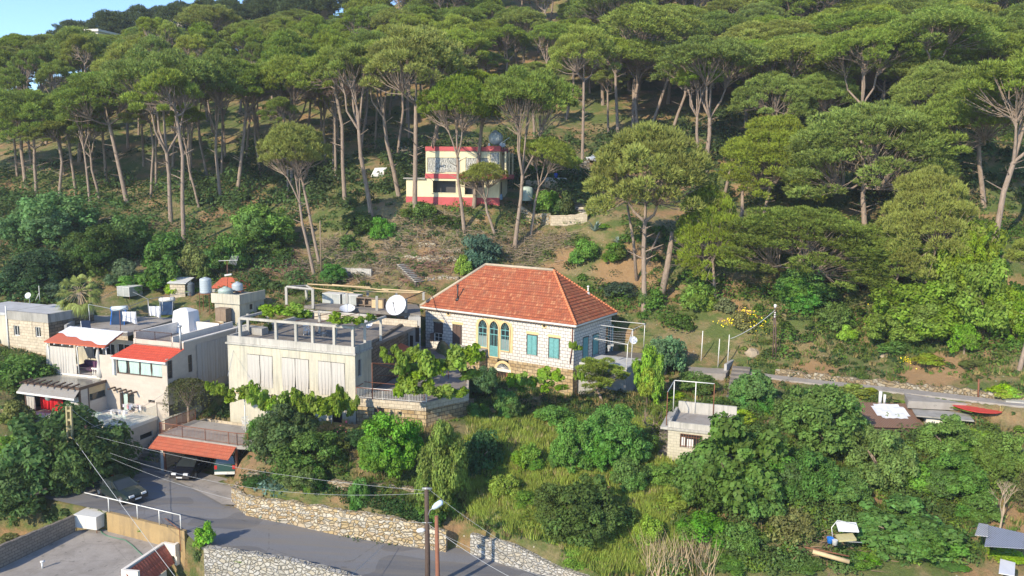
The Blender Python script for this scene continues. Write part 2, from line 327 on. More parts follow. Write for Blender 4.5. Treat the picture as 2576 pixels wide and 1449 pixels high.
def _fit(P,lam=8.):
    n=len(P);d=((P[:,None,:2]-P[None,:,:2])**2).sum(2)/1e4
    A=np.zeros((n+3,n+3));A[:n,:n]=_phi(d)+lam*1e-4*np.eye(n);A[:n,n]=1;A[:n,n+1:n+3]=P[:,:2]/100;A[n:,:n]=A[:n,n:].T
    return np.linalg.solve(A,np.concatenate([P[:,2],np.zeros(3)]))
_W=_fit(TP)
def tps(xy):
    xy=np.atleast_2d(xy).astype(float);o=np.zeros(len(xy))
    for i in range(0,len(xy),20000):
        q=xy[i:i+20000];d=((q[:,None]-TP[None,:,:2])**2).sum(2)/1e4
        o[i:i+20000]=_phi(d)@_W[:-3]+_W[-3]+q@_W[-2:]/100
    return o
def inpoly(xy,P):
    ins=np.zeros(len(xy),bool);n=len(P);x,y=xy[:,0],xy[:,1]
    for i in range(n):
        a,b=P[i],P[(i+1)%n];c=((a[1]>y)!=(b[1]>y));xx=(b[0]-a[0])*(y-a[1])/(b[1]-a[1]+1e-12)+a[0];ins^=c&(x<xx)
    return ins
def pdist(xy,P):
    n=len(P);m_=np.full(len(xy),1e9)
    for i in range(n):
        a=np.array(P[i][:2]);b=np.array(P[(i+1)%n][:2]);ab=b-a;t=np.clip(((xy-a)@ab)/(ab@ab),0,1);m_=np.minimum(m_,np.hypot(*(xy-a-t[:,None]*ab).T))
    return np.where(inpoly(xy,P),0,m_)
PADS=[]   # (poly, zfun, blend, mode)
def pad(P,z,bl=.6,mode='set'):PADS.append(([tuple(p[:2]) for p in P],z,bl,mode))
def terr(xy):
    xy=np.atleast_2d(xy).astype(float)[:,:2];z=tps(xy)
    z=z+.35*np.sin(xy[:,0]*.31+1.3*np.sin(xy[:,1]*.17))*np.cos(xy[:,1]*.23+xy[:,0]*.11)*np.clip((xy[:,1]-70)/30,0,1)
    for P,zf,bl,mode in PADS:
        d=pdist(xy,P);zt=zf(xy) if callable(zf) else np.full(len(xy),float(zf));k=np.clip(1-d/bl,0,1);k=k*k*(3-2*k)
        if mode=='min':zt=np.minimum(z,zt)
        z=z*(1-k)+zt*k
    return z
def gt(px,py):
    d=ray(px,py);d=d/d[1];Ys=np.arange(40,330,.25);P=C_[None]+Ys[:,None]*d[None];t=terr(P[:,:2]);k=np.where(P[:,2]<t)[0]
    if len(k)==0:k=[len(Ys)-1]
    i=max(k[0],1);a=P[i-1,2]-t[i-1];b=P[i,2]-t[i];q=a/(a-b+1e-9);p=P[i-1]+(P[i]-P[i-1])*q;return p
# road strip
roadz=lambda xy:np.interp(xy[:,0],[-40,-24,-4,10],[.15,0,-1.0,-1.9])
def rp(px,py,z):return gz(px,py,z)[:2]
_sh=lambda p,d:np.array(p)+np.array([0,d])
ROADP=[rp(130,1175,.1),rp(262,1168,.1),rp(400,1178,0),rp(592,1230,0)]+[_sh(rp(*c),.2) for c in ((583,1262,0),(620,1290,-.05),(730,1310,-.15),(850,1338,-.35),(990,1366,-.7),(1122,1390,-1))]+[rp(1150,1372,-.9),_sh(rp(1183,1392,-1.05),.2),_sh(rp(1290,1425,-1.2),.2),_sh(rp(1400,1458,-1.5),.2),rp(1480,1500,-1.8),rp(1300,1600,-1.8),rp(1000,1492,-.9),rp(760,1418,-.2),rp(512,1378,0),_sh(rp(463,1337,.1),.25),_sh(rp(268,1288,.15),.25),_sh(rp(60,1245,.15),.2)]
# ---------------------------------------------------------------- zoom-sheet coordinates -> photo coordinates (2576 px wide)
z1=lambda x,y:(x*.25,644+y*.25);z2=lambda x,y:(x/3,966+y/3);z3=lambda x,y:(547.4+x*.2756,695.5+y*.2756);z4=lambda x,y:(998.2+x*.2889,644+y*.2889)
z5=lambda x,y:(1545.6+x/3,708.4+y/3);z6=lambda x,y:(1996.4+x*.4,869.4+y*.4);z7=lambda x,y:(933.8+x*.2889,289.8+y*.2889);zA=lambda x,y:(38.6+x*.2,888.7+y*.2)
zB=lambda x,y:(x*.225,1223.6+y*.225);zC=lambda x,y:(837.2+x*.175,869.4+y*.175);zD=lambda x,y:(579.6+x*.3111,998.2+y*.3111)
def G(c,z):return gz(c[0],c[1],z)
Y19=R_(19);t19=np.array([math.cos(Y19),-math.sin(Y19)]);n19=np.array([math.sin(Y19),math.cos(Y19)])
t33=np.array([math.cos(R_(32.3)),-math.sin(R_(32.3))]);n33=np.array([-t33[1],t33[0]])
# ---- building footprints needed for pads
wA=np.array([5.9,72.9]);wL=18.2;wD=8.8
wallA=wA-t33*.4+n33*.4;wallB=wallA-t33*(wL-.8);wallC=wallA+n33*(wD-.8);wallD=wallB+n33*(wD-.8)
cA=np.array([-12.45,63.1]);cL=12.2;cB=cA-t19*cL
K=np.array([-28.74,65.98]);G0=np.array([-31.0,63.2])
MT=[G(zC(340,755),6.1)[:2],G(zC(1340,830),6.1)[:2],G(zC(1950,700),6.1)[:2],G(zC(1960,520),6.1)[:2]]
pad([wallA+n33*8,wallA,wallB,wallB+n33*8],4.,1.2,'min')
pad([cA,cB,cB+n19*16,cA+n19*16],3.6,1.2,'min')
pad([MT[0],MT[1],MT[2],MT[3],wallB,cA+n19*12],4.6,.8,'min')
pad([K+n19*12,K,G0,G0-t19*12,G0-t19*12+n19*14],.3,.5,'min')
pad([G(z1(60,560),10.2)[:2],G(z1(490,600),10.2)[:2],G(z1(640,545),10.2)[:2],G(z1(60,480),10.2)[:2]],6.5,1,'min')
pad([wallA+t33*.3+n33*2,wallA+t33*.3-n33*2.2,wallA-t33*9-n33*3.,wallA-t33*12-n33*1.5,wallA-t33*12+n33*2],lambda xy:np.interp(xy[:,0],[-4,6],[4.5,3.55]),2.,'min')
# bottom-left roof: open space in front of the yellow wall
DK=[rp(-200,1225,.15),_sh(rp(60,1245,.15),-.1),_sh(rp(268,1288,.15),-.05),_sh(rp(463,1337,.1),-.05),_sh(rp(512,1378,.1),-.1),_sh(rp(760,1418,-.1),-.2),rp(1000,1492,-.6),rp(900,1700,-3),rp(-200,1700,-3)]
pad(DK,-4.,.35)
pad([G(z5(415,1010),6.2)[:2],G(z5(860,1060),6.2)[:2],G(z5(900,960),6.2)[:2],G(z5(450,900),6.2)[:2]],3.,.6,'min')
# white-house right annex and steps
an0=G(z4(1560,932),6.5)[:2];an1=G(z4(2000,982),6.5)[:2];an2=G(z4(2125,945),6.5)[:2]
pad([an0,an1,an2,an2+n33*6,wallA+n33*9],6.2,.5,'min')
pad([an1+t33*.2,an1+t33*2.2,an1+t33*2.2+n33*2,an1+n33*2],4,.5,'min')
# carport
P1=np.array([-28.09,62.3]);P2=np.array([-21.02,59.88]);pad([P1,P2,P2+n19*6,P1+n19*6],-.05,.4)
pad([P1+n19*6,P2+n19*6,P2+n19*9+t19,P1+n19*9],2.9,1.,'min')
pad(ROADP,lambda xy:roadz(xy)-.12,.35)
pad([rp(398,1182,0),rp(600,1228,0),rp(588,1272,0),rp(560,1262,0)],-.12,.4)
# right-hand path
def strip(cs,zs,w):
    P=[G(c,z) for c,z in zip(cs,zs)];return P
PATH=[((1840,950),5.6),((1875,938),5.8),((1960,950),6.0),((2060,962),6.3),((2160,972),6.5),((2280,985),6.8),((2400,998),6.95),((2500,1010),7.05),((2600,1020),7.1)]
PW=[G(c,z) for c,z in PATH]
PD=[tuple(p[:2]+np.array([0,1.0])) for p in PW]+[tuple(p[:2]-np.array([0,.9])) for p in PW[::-1]]
pz=lambda xy:np.interp(xy[:,0],[p[0] for p in PW],[p[2] for p in PW])-.05
pad(PD,pz,.8)
# pad for the red and cream house
rA=gY(1252,517,101);RH=None
# ---------------------------------------------------------------- terrain mesh
def grid(x0,x1,y0,y1,st):
    xs=np.arange(x0,x1+1e-6,st);ys=np.arange(y0,y1+1e-6,st);X,Y=np.meshgrid(xs,ys);return X,Y
xs=np.unique(np.concatenate([np.arange(-190,-46,2.),np.arange(-46,46,.33),np.arange(46,201,2.)]));ys=np.unique(np.concatenate([np.arange(28,44,1.),np.arange(44,84,.33),np.arange(84,110,.7),np.arange(110,300,2.)]))
X,Y=np.meshgrid(xs,ys);Zt=terr(np.stack([X.ravel(),Y.ravel()],1));nx=len(xs);ny=len(ys)
rngT=np.random.default_rng(5);Zt=Zt+rngT.normal(0,.035,len(Zt))*(Y.ravel()>46)
_dr=np.minimum.reduce([pdist(np.stack([X.ravel(),Y.ravel()],1),P) for P in (ROADP,PD)])
Zt=np.where(_dr<.3,Zt-.04,Zt)
vv=np.stack([X.ravel(),Y.ravel(),Zt],1);idx=np.arange(nx*ny).reshape(ny,nx);fa=np.stack([idx[:-1,:-1],idx[:-1,1:],idx[1:,1:],idx[1:,:-1]],-1).reshape(-1,4)
me=bpy.data.meshes.new('hillside');me.from_pydata(vv.tolist(),[],fa.tolist());me.polygons.foreach_set('use_smooth',[True]*len(me.polygons));me.materials.append(mGround)
ter=bpy.data.objects.new('hillside',me);COL.objects.link(ter);tag(ter,kind='structure')
def sheet(name,P,zf,mat,lift=.0):
    # triangulated strip laid on the ground, fine enough to follow it
    import mathutils
    pts=[tuple(p[:2]) for p in P];b=[]
    mb=MB();tri=mathutils.geometry.tessellate_polygon([[Vector((p[0],p[1],0)) for p in pts]])
    for t in tri:
        q=[pts[i] for i in t]
        if (q[1][0]-q[0][0])*(q[2][1]-q[0][1])-(q[2][0]-q[0][0])*(q[1][1]-q[0][1])<0:q=q[::-1]
        mb.poly(*[(a[0],a[1],float(zf(np.array([a]))[0])+lift) for a in q])
    o=mb.build(name,mat);tag(o,kind='structure');return o
def dens(P,k=6):
    out=[]
    for i in range(len(P)):
        a=np.array(P[i][:2]);b=np.array(P[(i+1)%len(P)][:2])
        for j in range(k):out.append(a+(b-a)*j/k)
    return out
sheet('road',ROADP,roadz,mAsph,.03)
sheet('carport_apron',[rp(350,1180,0),rp(430,1172,0),rp(600,1212,0),rp(598,1272,0),rp(560,1270,0),rp(470,1222,0),rp(400,1190,0)],lambda xy:0*xy[:,0],mDeck,.05)
mb=MB()
for i in range(len(PW)-1):
    a,b=PW[i],PW[i+1];o=np.array([0,.85,.03]);q=np.array([0,-.75,.03]);mb.poly(a+q,b+q,b+o,a+o);mb.poly(a+q-[0,0,.35],b+q-[0,0,.35],b+q,a+q)
tag(mb.build('footpath',mDeck),kind='structure')
# ================================================================ generic building bits
def window(root,W,r,frame=mWhite,pane=mGlass,nv=1,nh=0,d=-.12,fw=.07,name='window',label=None,curtain=None):
    s0,s1,a,b=r;m_=MB()
    m_.wbox(W,s0,s1,d-.04,d+.03,a,a+fw).wbox(W,s0,s1,d-.04,d+.03,b-fw,b).wbox(W,s0,s0+fw,d-.04,d+.03,a+fw,b-fw).wbox(W,s1-fw,s1,d-.04,d+.03,a+fw,b-fw)
    for i in range(nv):
        c=s0+(s1-s0)*(i+1)/(nv+1);m_.wbox(W,c-fw*.4,c+fw*.4,d-.03,d+.02,a+fw,b-fw)
    for i in range(nh):
        c=a+(b-a)*(i+1)/(nh+1);m_.wbox(W,s0+fw,s1-fw,d-.025,d+.015,c-fw*.3,c+fw*.3)
    f=m_.build(name,frame,root,label);p=MB();p.wbox(W,s0+fw*.5,s1-fw*.5,d-.03,d-.01,a+fw*.5,b-fw*.5);p.build('pane',pane,f)
    return f
def shutters(root,W,r,mat,label=None,d=.03,name='shutter'):
    s0,s1,a,b=r;c=(s0+s1)/2
    for k,(p,q) in enumerate(((s0+.04,c-.012),(c+.012,s1-.04))):
        m_=MB();m_.wbox(W,p,q,d-.05,d,a+.04,b-.04)
        for (u,v) in ((a+.12,a+(b-a)*.47),(a+(b-a)*.53,b-.12)):
            m_.wbox(W,p+.06,q-.06,d,d+.02,u,v)
            m_.wbox(W,p+.10,q-.10,d+.02,d+.03,u+.05,v-.05)
        m_.build(name,mat,root,label)
    m_=MB();w_=.07
    m_.wbox(W,s0-w_,s0+.04,-.15,.02,a-.02,b+.02).wbox(W,s1-.04,s1+w_,-.15,.02,a-.02,b+.02).wbox(W,s0-w_,s1+w_,-.15,.018,b+.02,b+.07);m_.build('window_frame',mDark,root)
def courses(mb,a,b,c,d_,row=.42,lift=.05):
    # tiled slope: a-b eave (left,right), d_-c ridge (left,right)
    a,b,c,d_=map(V3,(a,b,c,d_));n=np.cross(b-a,d_-a);n/=np.linalg.norm(n)
    if n[2]<0:n=-n
    H=max(np.linalg.norm(d_-a),np.linalg.norm(c-b));k=max(int(H/row),1)
    for i in range(k):
        t0,t1=i/k,min((i+1.06)/k,1)
        p0=a+(d_-a)*t0;p1=b+(c-b)*t0;q0=a+(d_-a)*t1;q1=b+(c-b)*t1
        mb.poly(p0+n*lift,p1+n*lift,q1,q0);mb.poly(p0-n*.01,p1-n*.01,p1+n*lift,p0+n*lift)
def rail(root,pts,h,mat,sp=.14,name='railing',label=None,posts=True):
    mb=MB()
    for a,b in zip(pts[:-1],pts[1:]):
        a=V3(a);b=V3(b);L=np.linalg.norm(b-a);u=np.array([0,0,1.])
        mb.tube([a+u*h,b+u*h],.03,4).tube([a+u*.08,b+u*.08],.02,4)
        for i in range(int(L/sp)+1):
            p=a+(b-a)*(i*sp/L);mb.tube([p+u*.08,p+u*h],.011,3,False)
        if posts:
            for i in range(int(L/2.2)+2):
                p=a+(b-a)*min(1,i*2.2/L);mb.tube([p,p+u*(h+.03)],.035,4)
    return mb.build(name,mat,root,label)
def curtain(W,s0,s1,za,zb,d=.05,amp=.06,per=.28,n=None,seed=0,bottom=0.):
    rg=random.Random(seed);n=n or int((s1-s0)/.05);mb=MB();cols=[]
    ph=[rg.random()*6 for _ in range(4)];rows=6
    for i in range(n+1):
        s=s0+(s1-s0)*i/n;o=amp*(math.sin(s*6.28/per+ph[0]+1.2*math.sin(s*3+ph[1]))*.6+.4*math.sin(s*6.28/per*2.3+ph[2]))
        cols.append([W.pt(s+.05*math.sin(j*.8+s*3+ph[3])*(j/rows),d+o*(.3+.7*j/rows),zb-(zb-za+bottom*math.sin(s*2.2+ph[1]))*j/rows) for j in range(rows+1)])
    for i in range(n):
        for j in range(rows):mb.poly(cols[i][j+1],cols[i+1][j+1],cols[i+1][j],cols[i][j],smooth=True)
    return mb
def arch_pts(s0,s1,z0,z1,pointed=True,n=8):
    c=(s0+s1)/2;hw=(s1-s0)/2;zs=z1-hw*(1.35 if pointed else 1.);P=[(s0,z0),(s1,z0)]
    for i in range(n+1):
        t=i/n
        if pointed:
            if t<=.5:an=t*2*1.05;x=c+hw-(1-math.cos(an))*hw*2;  x=s1-(1-math.cos(an*.999))*hw*2
            P.append(None)
        else:
            an=math.pi*t;P.append((c+hw*math.cos(an),zs+hw*math.sin(an)))
    if pointed:
        P=[(s0,z0),(s1,z0)];R2=hw*1.5
        th=math.acos((R2-hw)/R2)
        k=(z1-zs)/(R2*math.sin(th))
        for i in range(n+1):
            an=th*i/n;P.append((s1-R2+R2*math.cos(an),zs+k*R2*math.sin(an)))
        for i in range(n-1,-1,-1):
            an=th*i/n;P.append((s0+R2-R2*math.cos(an),zs+k*R2*math.sin(an)))
    return P
def wprism(mb,W,P,d0,d1):
    n=len(P);mb.poly(*[W.pt(p[0],d1,p[1]) for p in P]);mb.poly(*[W.pt(p[0],d0,p[1]) for p in P][::-1])
    for i in range(n):
        a,b=P[i],P[(i+1)%n];mb.poly(W.pt(a[0],d0,a[1]),W.pt(b[0],d0,b[1]),W.pt(b[0],d1,b[1]),W.pt(a[0],d1,a[1]))
def ringmb(mb,W,P,wd,d0,d1):
    c=np.mean(P,0);Q=[]
    for p in P:
        v=np.array(p)-c;Q.append(tuple(c+v*(1+wd/np.linalg.norm(v))))
    n=len(P)
    for i in range(n):
        a,b,e,f=P[i],P[(i+1)%n],Q[(i+1)%n],Q[i]
        mb.poly(W.pt(a[0],d1,a[1]),W.pt(b[0],d1,b[1]),W.pt(e[0],d1,e[1]),W.pt(f[0],d1,f[1]))
        mb.poly(W.pt(a[0],d0,a[1]),W.pt(b[0],d0,b[1]),W.pt(b[0],d1,b[1]),W.pt(a[0],d1,a[1]))
        mb.poly(W.pt(f[0],d0,f[1]),W.pt(e[0],d0,e[1]),W.pt(e[0],d1,e[1]),W.pt(f[0],d1,f[1]))
def rr(W,f,x0,y0,x1,y1,d=0):
    a=f(x0,y0);b=f(x1,y1);return W.rect(a[0],a[1],b[0],b[1],d)
# ================================================================ WHITE STONE HOUSE
wh=thing('stone_house','two storey white stone block house with orange hip roof and triple arched window','house',(wallA[0],wallA[1],3.0))
WF=Wall(wallB,wallA);WS=Wall(wallA,wallC);zt_=10.35;zsp=6.05
wins=[rr(WF,z4,327,578,397,750),rr(WF,z4,490,598,562,772),rr(WF,z4,1137,684,1220,868),rr(WF,z4,1327,710,1412,897)]
fan=rr(WF,z4,868,925,985,990);lowdoor=rr(WF,z4,873,1008,970,1090)
mb=MB();up=[w_ for w_ in wins];wallmesh(mb,WF,zsp,zt_,up+[(lowdoor[0],lowdoor[1],zsp-.1,zsp)])
sw=[rr(WS,z4,1622,715,1662,885),rr(WS,z4,1708,690,1752,850)];sdoor=rr(WS,z4,1822,620,1880,860)
wallmesh(mb,WS,zsp,zt_,sw+[sdoor]);wallmesh(mb,Wall(wallC,wallD),2.5,zt_);wallmesh(mb,Wall(wallD,wallB),zsp,zt_)
mb.build('wall',mWhiteBlk,wh)
mb=MB();lw1=rr(WF,z4,1245,1120,1305,1165);wallmesh(mb,WF,1.5,zsp,[(lowdoor[0],lowdoor[1],lowdoor[2],zsp),lw1]);wallmesh(mb,WS,1.5,zsp);wallmesh(mb,Wall(wallD,wallB),1.5,zsp)
mb.build('base_wall',mHoney,wh,'rough honey stone ground storey')
ov=.4;e=[wallB-t33*ov-n33*ov,wallA+t33*ov-n33*ov,wallC+t33*ov+n33*ov,wallD-t33*ov+n33*ov]
ins=wD/2;zr=WF.hit(*z4(1365,125),d=-(wD/2-.4))[1];ze=zt_+.02
rg0=e[0]+t33*ins+n33*ins;rg1=e[1]-t33*ins+n33*ins
_s0=WF.hit(*z4(775,82),d=-(wD/2-.4))[0];_s1=WF.hit(*z4(1365,125),d=-(wD/2-.4))[0];_m=WF.a-WF.n*(wD/2-.4);rg0=_m+WF.t*_s0;rg1=_m+WF.t*_s1
P3=lambda p,z:(p[0],p[1],z)
rb=MB();courses(rb,P3(e[0],ze),P3(e[1],ze),P3(rg1,zr),P3(rg0,zr));courses(rb,P3(e[1],ze),P3(e[2],ze),P3(rg1,zr),P3(rg1,zr));courses(rb,P3(e[2],ze),P3(e[3],ze),P3(rg0,zr),P3(rg1,zr));courses(rb,P3(e[3],ze),P3(e[0],ze),P3(rg0,zr),P3(rg0,zr))
roof=rb.build('roof',mTile,wh)
hb=MB()
for a,b in ((P3(e[1],ze),P3(rg1,zr)),(P3(e[2],ze),P3(rg1,zr))):
    n=26
    for i in range(n):
        p=V3(a)+(V3(b)-V3(a))*i/n;q=V3(a)+(V3(b)-V3(a))*(i+1.1)/n;hb.tube([p+[0,0,.06],q+[0,0,.03]],[.13,.11],6)
hb.build('hip_tiles',plain('hip_tile_clay',(.62,.22,.10)),roof)
hb=MB()
for a,b in ((P3(e[0],ze),P3(rg0,zr)),(P3(rg0,zr),P3(rg1,zr)),(P3(e[3],ze),P3(rg0,zr))):hb.tube([V3(a)+[0,0,.04],V3(b)+[0,0,.04]],.15,6)
hb.build('ridge_mortar',plain('lichen_mortar',(.42,.36,.27),.95,0,.35,4),roof)
eb=MB()
for a,b in ((0,1),(1,2),(2,3),(3,0)):
    W_=Wall(e[a],e[b]);eb.wbox(W_,0,W_.L,-.03,.03,ze-.16,ze-.005)
eb.build('eave_board',mMetalP,roof);mb=MB();mb.prism([P3(p,0) for p in e],ze-.24,ze-.17);mb.build('soffit',mWood,roof)
# rafter ends
mb=MB()
for i in range(60):mb.wbox(WF,.15+i*.29,.22+i*.29,0,.36,zt_-.32,zt_-.235)
mb.build('rafter_ends',mWoodD,roof)
for i,(l,mt) in enumerate((('dark weathered shutters with lower left leaf open',mWoodD),('closed dark weathered shutters',mWoodD),('closed peeling teal shutters',mTeal),('closed peeling teal shutters',mTeal))):
    if i==0:
        s0,s1,a,b=wins[0];mid=a+(b-a)*.45
        f=window(wh,WF,(s0,s1,a,mid),mPlWhite,mGlass,1,1,-.08,.05,label='open lower sash with white frame')
        shutters(wh,WF,(s0,s1,mid,b),mt);m_=MB();m_.box(WF.pt(s0,.02,a),WF.pt(s0-.12,.5,a)-WF.pt(s0,.02,a),WF.pt(s0-.05,-.015,a)-WF.pt(s0,.02,a),(0,0,mid-a));m_.build('shutter',mt,wh,'small shutter leaf swung open')
    else:shutters(wh,WF,wins[i],mt)
mb=MB()
for r in ((315,555,410,580),(482,575,577,603),(1128,662,1235,690),(1315,688,1430,718)):
    s0,s1,a,b=rr(WF,z4,*r);mb=MB();mb.wbox(WF,s0,s1,-.02,.025,a,a+.26);mb.build('lintel',mSand,wh)
pass
# triple arch
AR=[rr(WF,z4,712,547,790,793,.03),rr(WF,z4,810,560,886,880,.03),rr(WF,z4,907,572,984,829,.03)]
bz=AR[0][2];mb=MB();s0=AR[0][0]-.32;s1=AR[2][1]+.32;tp=AR[0][3]+.25
zl=AR[0][3]-.55
wprism(mb,WF,[(s0,bz-.25),(s1,bz-.25),(s1,zl),(s1-.2,tp-.3),((s0+s1)/2,tp),(s0+.2,tp-.3),(s0,zl)],-.05,.03)
mb.wbox(WF,AR[1][0]-.18,AR[1][1]+.18,-.05,.028,AR[1][2]-.12,bz-.252);mb.build('arch_surround',mSand,wh)
for i,r in enumerate(AR):
    P=arch_pts(r[0]+.03,r[1]-.03,r[2],r[3]);mb=MB();ringmb(mb,WF,P,.11,.02,.13);f=mb.build('arch_molding',mSand,wh)
    mb=MB();wprism(mb,WF,P,.02,.045);mb.build('pane',mGlass,f)
    mb=MB();s0,s1,a,b=r;c=(s0+s1)/2;q=b-(s1-s0)*.75;sill=a if i!=1 else a+1.0
    for x in (s0+.06,c,s1-.06):mb.wbox(WF,x-.03,x+.03,.045,.075,sill,q)
    for z in (sill+.03,q-.55,q):mb.wbox(WF,s0+.03,s1-.03,.046,.078,z-.035,z+.035)
    for x in ((s0+c)/2,(c+s1)/2):mb.wbox(WF,x-.012,x+.012,.045,.065,sill,q-.55)
    for k_ in range(5):
        an=math.pi*(k_+1)/6;x=c+(s1-s0)*.42*math.cos(an);mb.box(WF.pt(c-.01,.046,q),WF.pt(x,.046,q+(b-q)*.85*math.sin(an))-WF.pt(c-.01,.046,q),WF.pt(c+.012,.046,q)-WF.pt(c-.01,.046,q),WF.pt(c,.062,q)-WF.pt(c,.046,q))
    mb.build('tracery',mTeal,f,'peeling teal glazing bars with leaded arch light')
    if i==1:
        mb=MB();mb.wbox(WF,s0+.03,s1-.03,.045,.07,a,sill)
        for j in range(9):
            x=s0+.06+(s1-s0-.12)*j/8;mb.wbox(WF,x-.015,x+.015,.07,.1,a+.04,sill-.02)
        mb.build('door_panel',mTeal,f)
    if i!=1:
        mb=MB();mb.wbox(WF,s0+.05,s1-.05,.046,.055,a+.05,a+1.1);mb.build('lace_curtain',mGlassM,f)
for px,py in ((450,502),(1285,608)):
    s,z=WF.hit(*z4(px,py));n=14;P=[(s+.14*math.cos(6.283*i/n),z+.14*math.sin(6.283*i/n)) for i in range(n)];mb=MB();ringmb(mb,WF,P,.12,0,.05);o=mb.build('oculus_ring',mSand,wh);mb=MB();wprism(mb,WF,P,.0,.012);mb.build('oculus_hole',mDark,o)
# lower arched doorway
P=arch_pts(fan[0],fan[1],fan[2],fan[3],False,10);mb=MB();ringmb(mb,WF,P,.28,.0,.05);mb.build('door_arch',mSand,wh);mb=MB();wprism(mb,WF,P,.0,.02);f=mb.build('fanlight',mGlass,wh)
mb=MB();c=(fan[0]+fan[1])/2
for k_ in range(9):
    an=math.pi*(k_+.5)/9;x=c+(fan[1]-fan[0])*.46*math.cos(an);mb.tube([WF.pt(c,.04,fan[2]+.03),WF.pt(x,.04,fan[2]+.03+(fan[3]-fan[2])*.85*math.sin(an))],.018,4)
mb.build('fan_bars',mPlWhite,f)
mb=MB();mb.wbox(WF,fan[0]-.15,fan[1]+.15,-.05,.06,fan[2]-.3,fan[2]-.003);mb.wbox(WF,fan[0]-.35,fan[0]-.1,-.05,.04,fan[2]-2.,fan[2]-.303);mb.wbox(WF,fan[1]+.02,fan[1]+.5,-.05,.04,fan[2]-1.1,fan[2]-.303);mb.build('door_lintel',mWhite,wh)
mb=MB();s0,s1,a,b=lowdoor;mb.wbox(WF,s0,s1,-.16,-.14,a,b);f=mb.build('window',mGlass,wh,'barred ground floor window under the fanlight');mb=MB()
for i in range(8):x=s0+.06+(s1-s0-.12)*i/7;mb.wbox(WF,x-.012,x+.012,-.05,-.03,a,b)
mb.wbox(WF,s0,s0+.06,-.13,-.02,a,b).wbox(WF,s1-.28,s1,-.13,-.02,a,b);mb.build('bars',mRust,f)
window(wh,WF,lw1,mWoodD,mGlass,1,1,-.1,.06,label='small dark window low behind the vine')
mb=MB();mb.wbox(WF,lw1[0]-.1,lw1[1]+.1,-.05,.05,lw1[2]-.16,lw1[2]-.02);mb.build('window_sill',mSand,wh)
for r in sw:shutters(wh,WS,r,mTeal)
window(wh,WS,sdoor,mTeal,mGlass,1,2,-.12,.1,name='door',label='teal side door')
mb=MB();s0=WS.L-.05
mb.tube([WF.pt(WF.L-.12,.1,zt_-.2),WF.pt(WF.L-.14,.1,zsp+2.),WF.pt(WF.L-.3,.12,zsp+.6)],.05,6);mb.build('downpipe',mRust,wh)
# chimneys through the roof
def chim(px,topy,boty,lab,mat,r=.09):
    # intersect the front slope
    a=V3(P3(e[0],ze));b=V3(P3(e[1],ze));c=V3(P3(rg1,zr)) if px<1450 else V3(P3(rg1,zr))
    if px>1460:a=V3(P3(e[1],ze));b=V3(P3(e[2],ze))
    n=np.cross(b-a,c-a);d=ray(px,boty);k_=((a-C_)@n)/(d@n);p=C_+d*k_;top=gY(px,topy,p[1])[2]
    m_=MB();m_.tube([p-[0,0,.3],[p[0],p[1],top-.12]],r,8);m_.lathe([p[0],p[1],top-.12],[(r*2,0),(r*2,.05),(r*1.1,.12)],10)
    m_.lathe([p[0],p[1],p[2]-.1],[(r*3.4,-.1),(r*2.6,.16),(r*1.1,.22)],8);return m_.build('chimney_pipe',mat,roof,lab)
chim(*(z4(530,0)[0],z4(0,248)[1],z4(0,375)[1]),'tall dark stovepipe',mDark,.08);chim(z4(1665,0)[0],z4(0,258)[1],z4(0,322)[1],'short white vent pipe',mMetalP,.07)
# annex / concrete block with coated roof
ax=thing('concrete_annex','flat roofed grey concrete annex at the right corner of the white stone house','annex',(an0[0],an0[1],3.2))
anL=np.linalg.norm(an1-an0);at=(an1-an0)/anL;ann=np.array([-at[1],at[0]])
dB=4.0
WAf=Wall(an0,an1);WAs=Wall(an1,an1+n33*dB);mb=MB();wallmesh(mb,WAf,2.5,6.45);wallmesh(mb,WAs,2.5,6.45);wallmesh(mb,Wall(an1+n33*dB,an0+n33*dB),2.5,6.45);mb.build('wall',mGreyPl,ax)
mb=MB();mb.prism([P3(p,0) for p in (an0-at*.0,an1+at*.08-n33*.08,an1+n33*dB+at*.08,an0+n33*dB)],6.45,6.62);mb.build('roof_slab',mRoofW,ax)
mb=MB();s0,s1=WAf.hit(*z4(1600,1200))[0],WAf.hit(*z4(1690,1200))[0];zz=WAf.hit(*z4(1640,1205))[1];mb.wbox(WAf,s0,s1,0,.04,2.6,zz);mb.build('door',mTeal,ax)
mb=MB();mb.prism([P3(p,0) for p in (wallA+n33*1.2+t33*.02,an1+n33*dB*.99,an1+n33*8,wallC+n33*.5+t33*.02)],5.6,6.35);mb.build('terrace_slab',mDeckD,ax)
# pipe trellis over the annex
tr=thing('pipe_trellis','white pipe trellis with clothes lines over the concrete annex terrace','trellis',(an1[0],an1[1],6.62));mb=MB()
pts={}
for nme,(bx,by),(tx,ty),Yd in (('a',z4(2000,975),z4(2008,770),an1[1]+.2),('b',z4(2042,915),z4(2058,640),an1[1]+2.6),('c',z4(2150,760),z4(2160,590),an1[1]+5.5)):
    p=gY(bx,by,Yd);q=gY(tx,ty,Yd);q[0]=p[0]+.05;pts[nme]=q;mb.tube([p-[0,0,.4],q],.04,5)
wl=WS.pt(3.,0.02,pts['a'][2]-.1);wm=WS.pt(4.5,.02,pts['b'][2]);wk=WS.pt(6.5,.02,pts['c'][2]+.1)
for a,b in ((pts['a'],wl),(pts['b'],wm),(pts['c'],wk),(pts['a'],pts['b']),(pts['b'],pts['c'])):mb.tube([a,b],.03,4)
mb.build('frame',mMetalP,tr);mb=MB()
for i in range(6):
    t=i/6;a=wl+(wm-wl)*t;b=pts['a']+(pts['b']-pts['a'])*t;mb.tube([a-[0,0,.05],(a+b)/2-[0,0,.2],b-[0,0,.05]],.008,3,False)
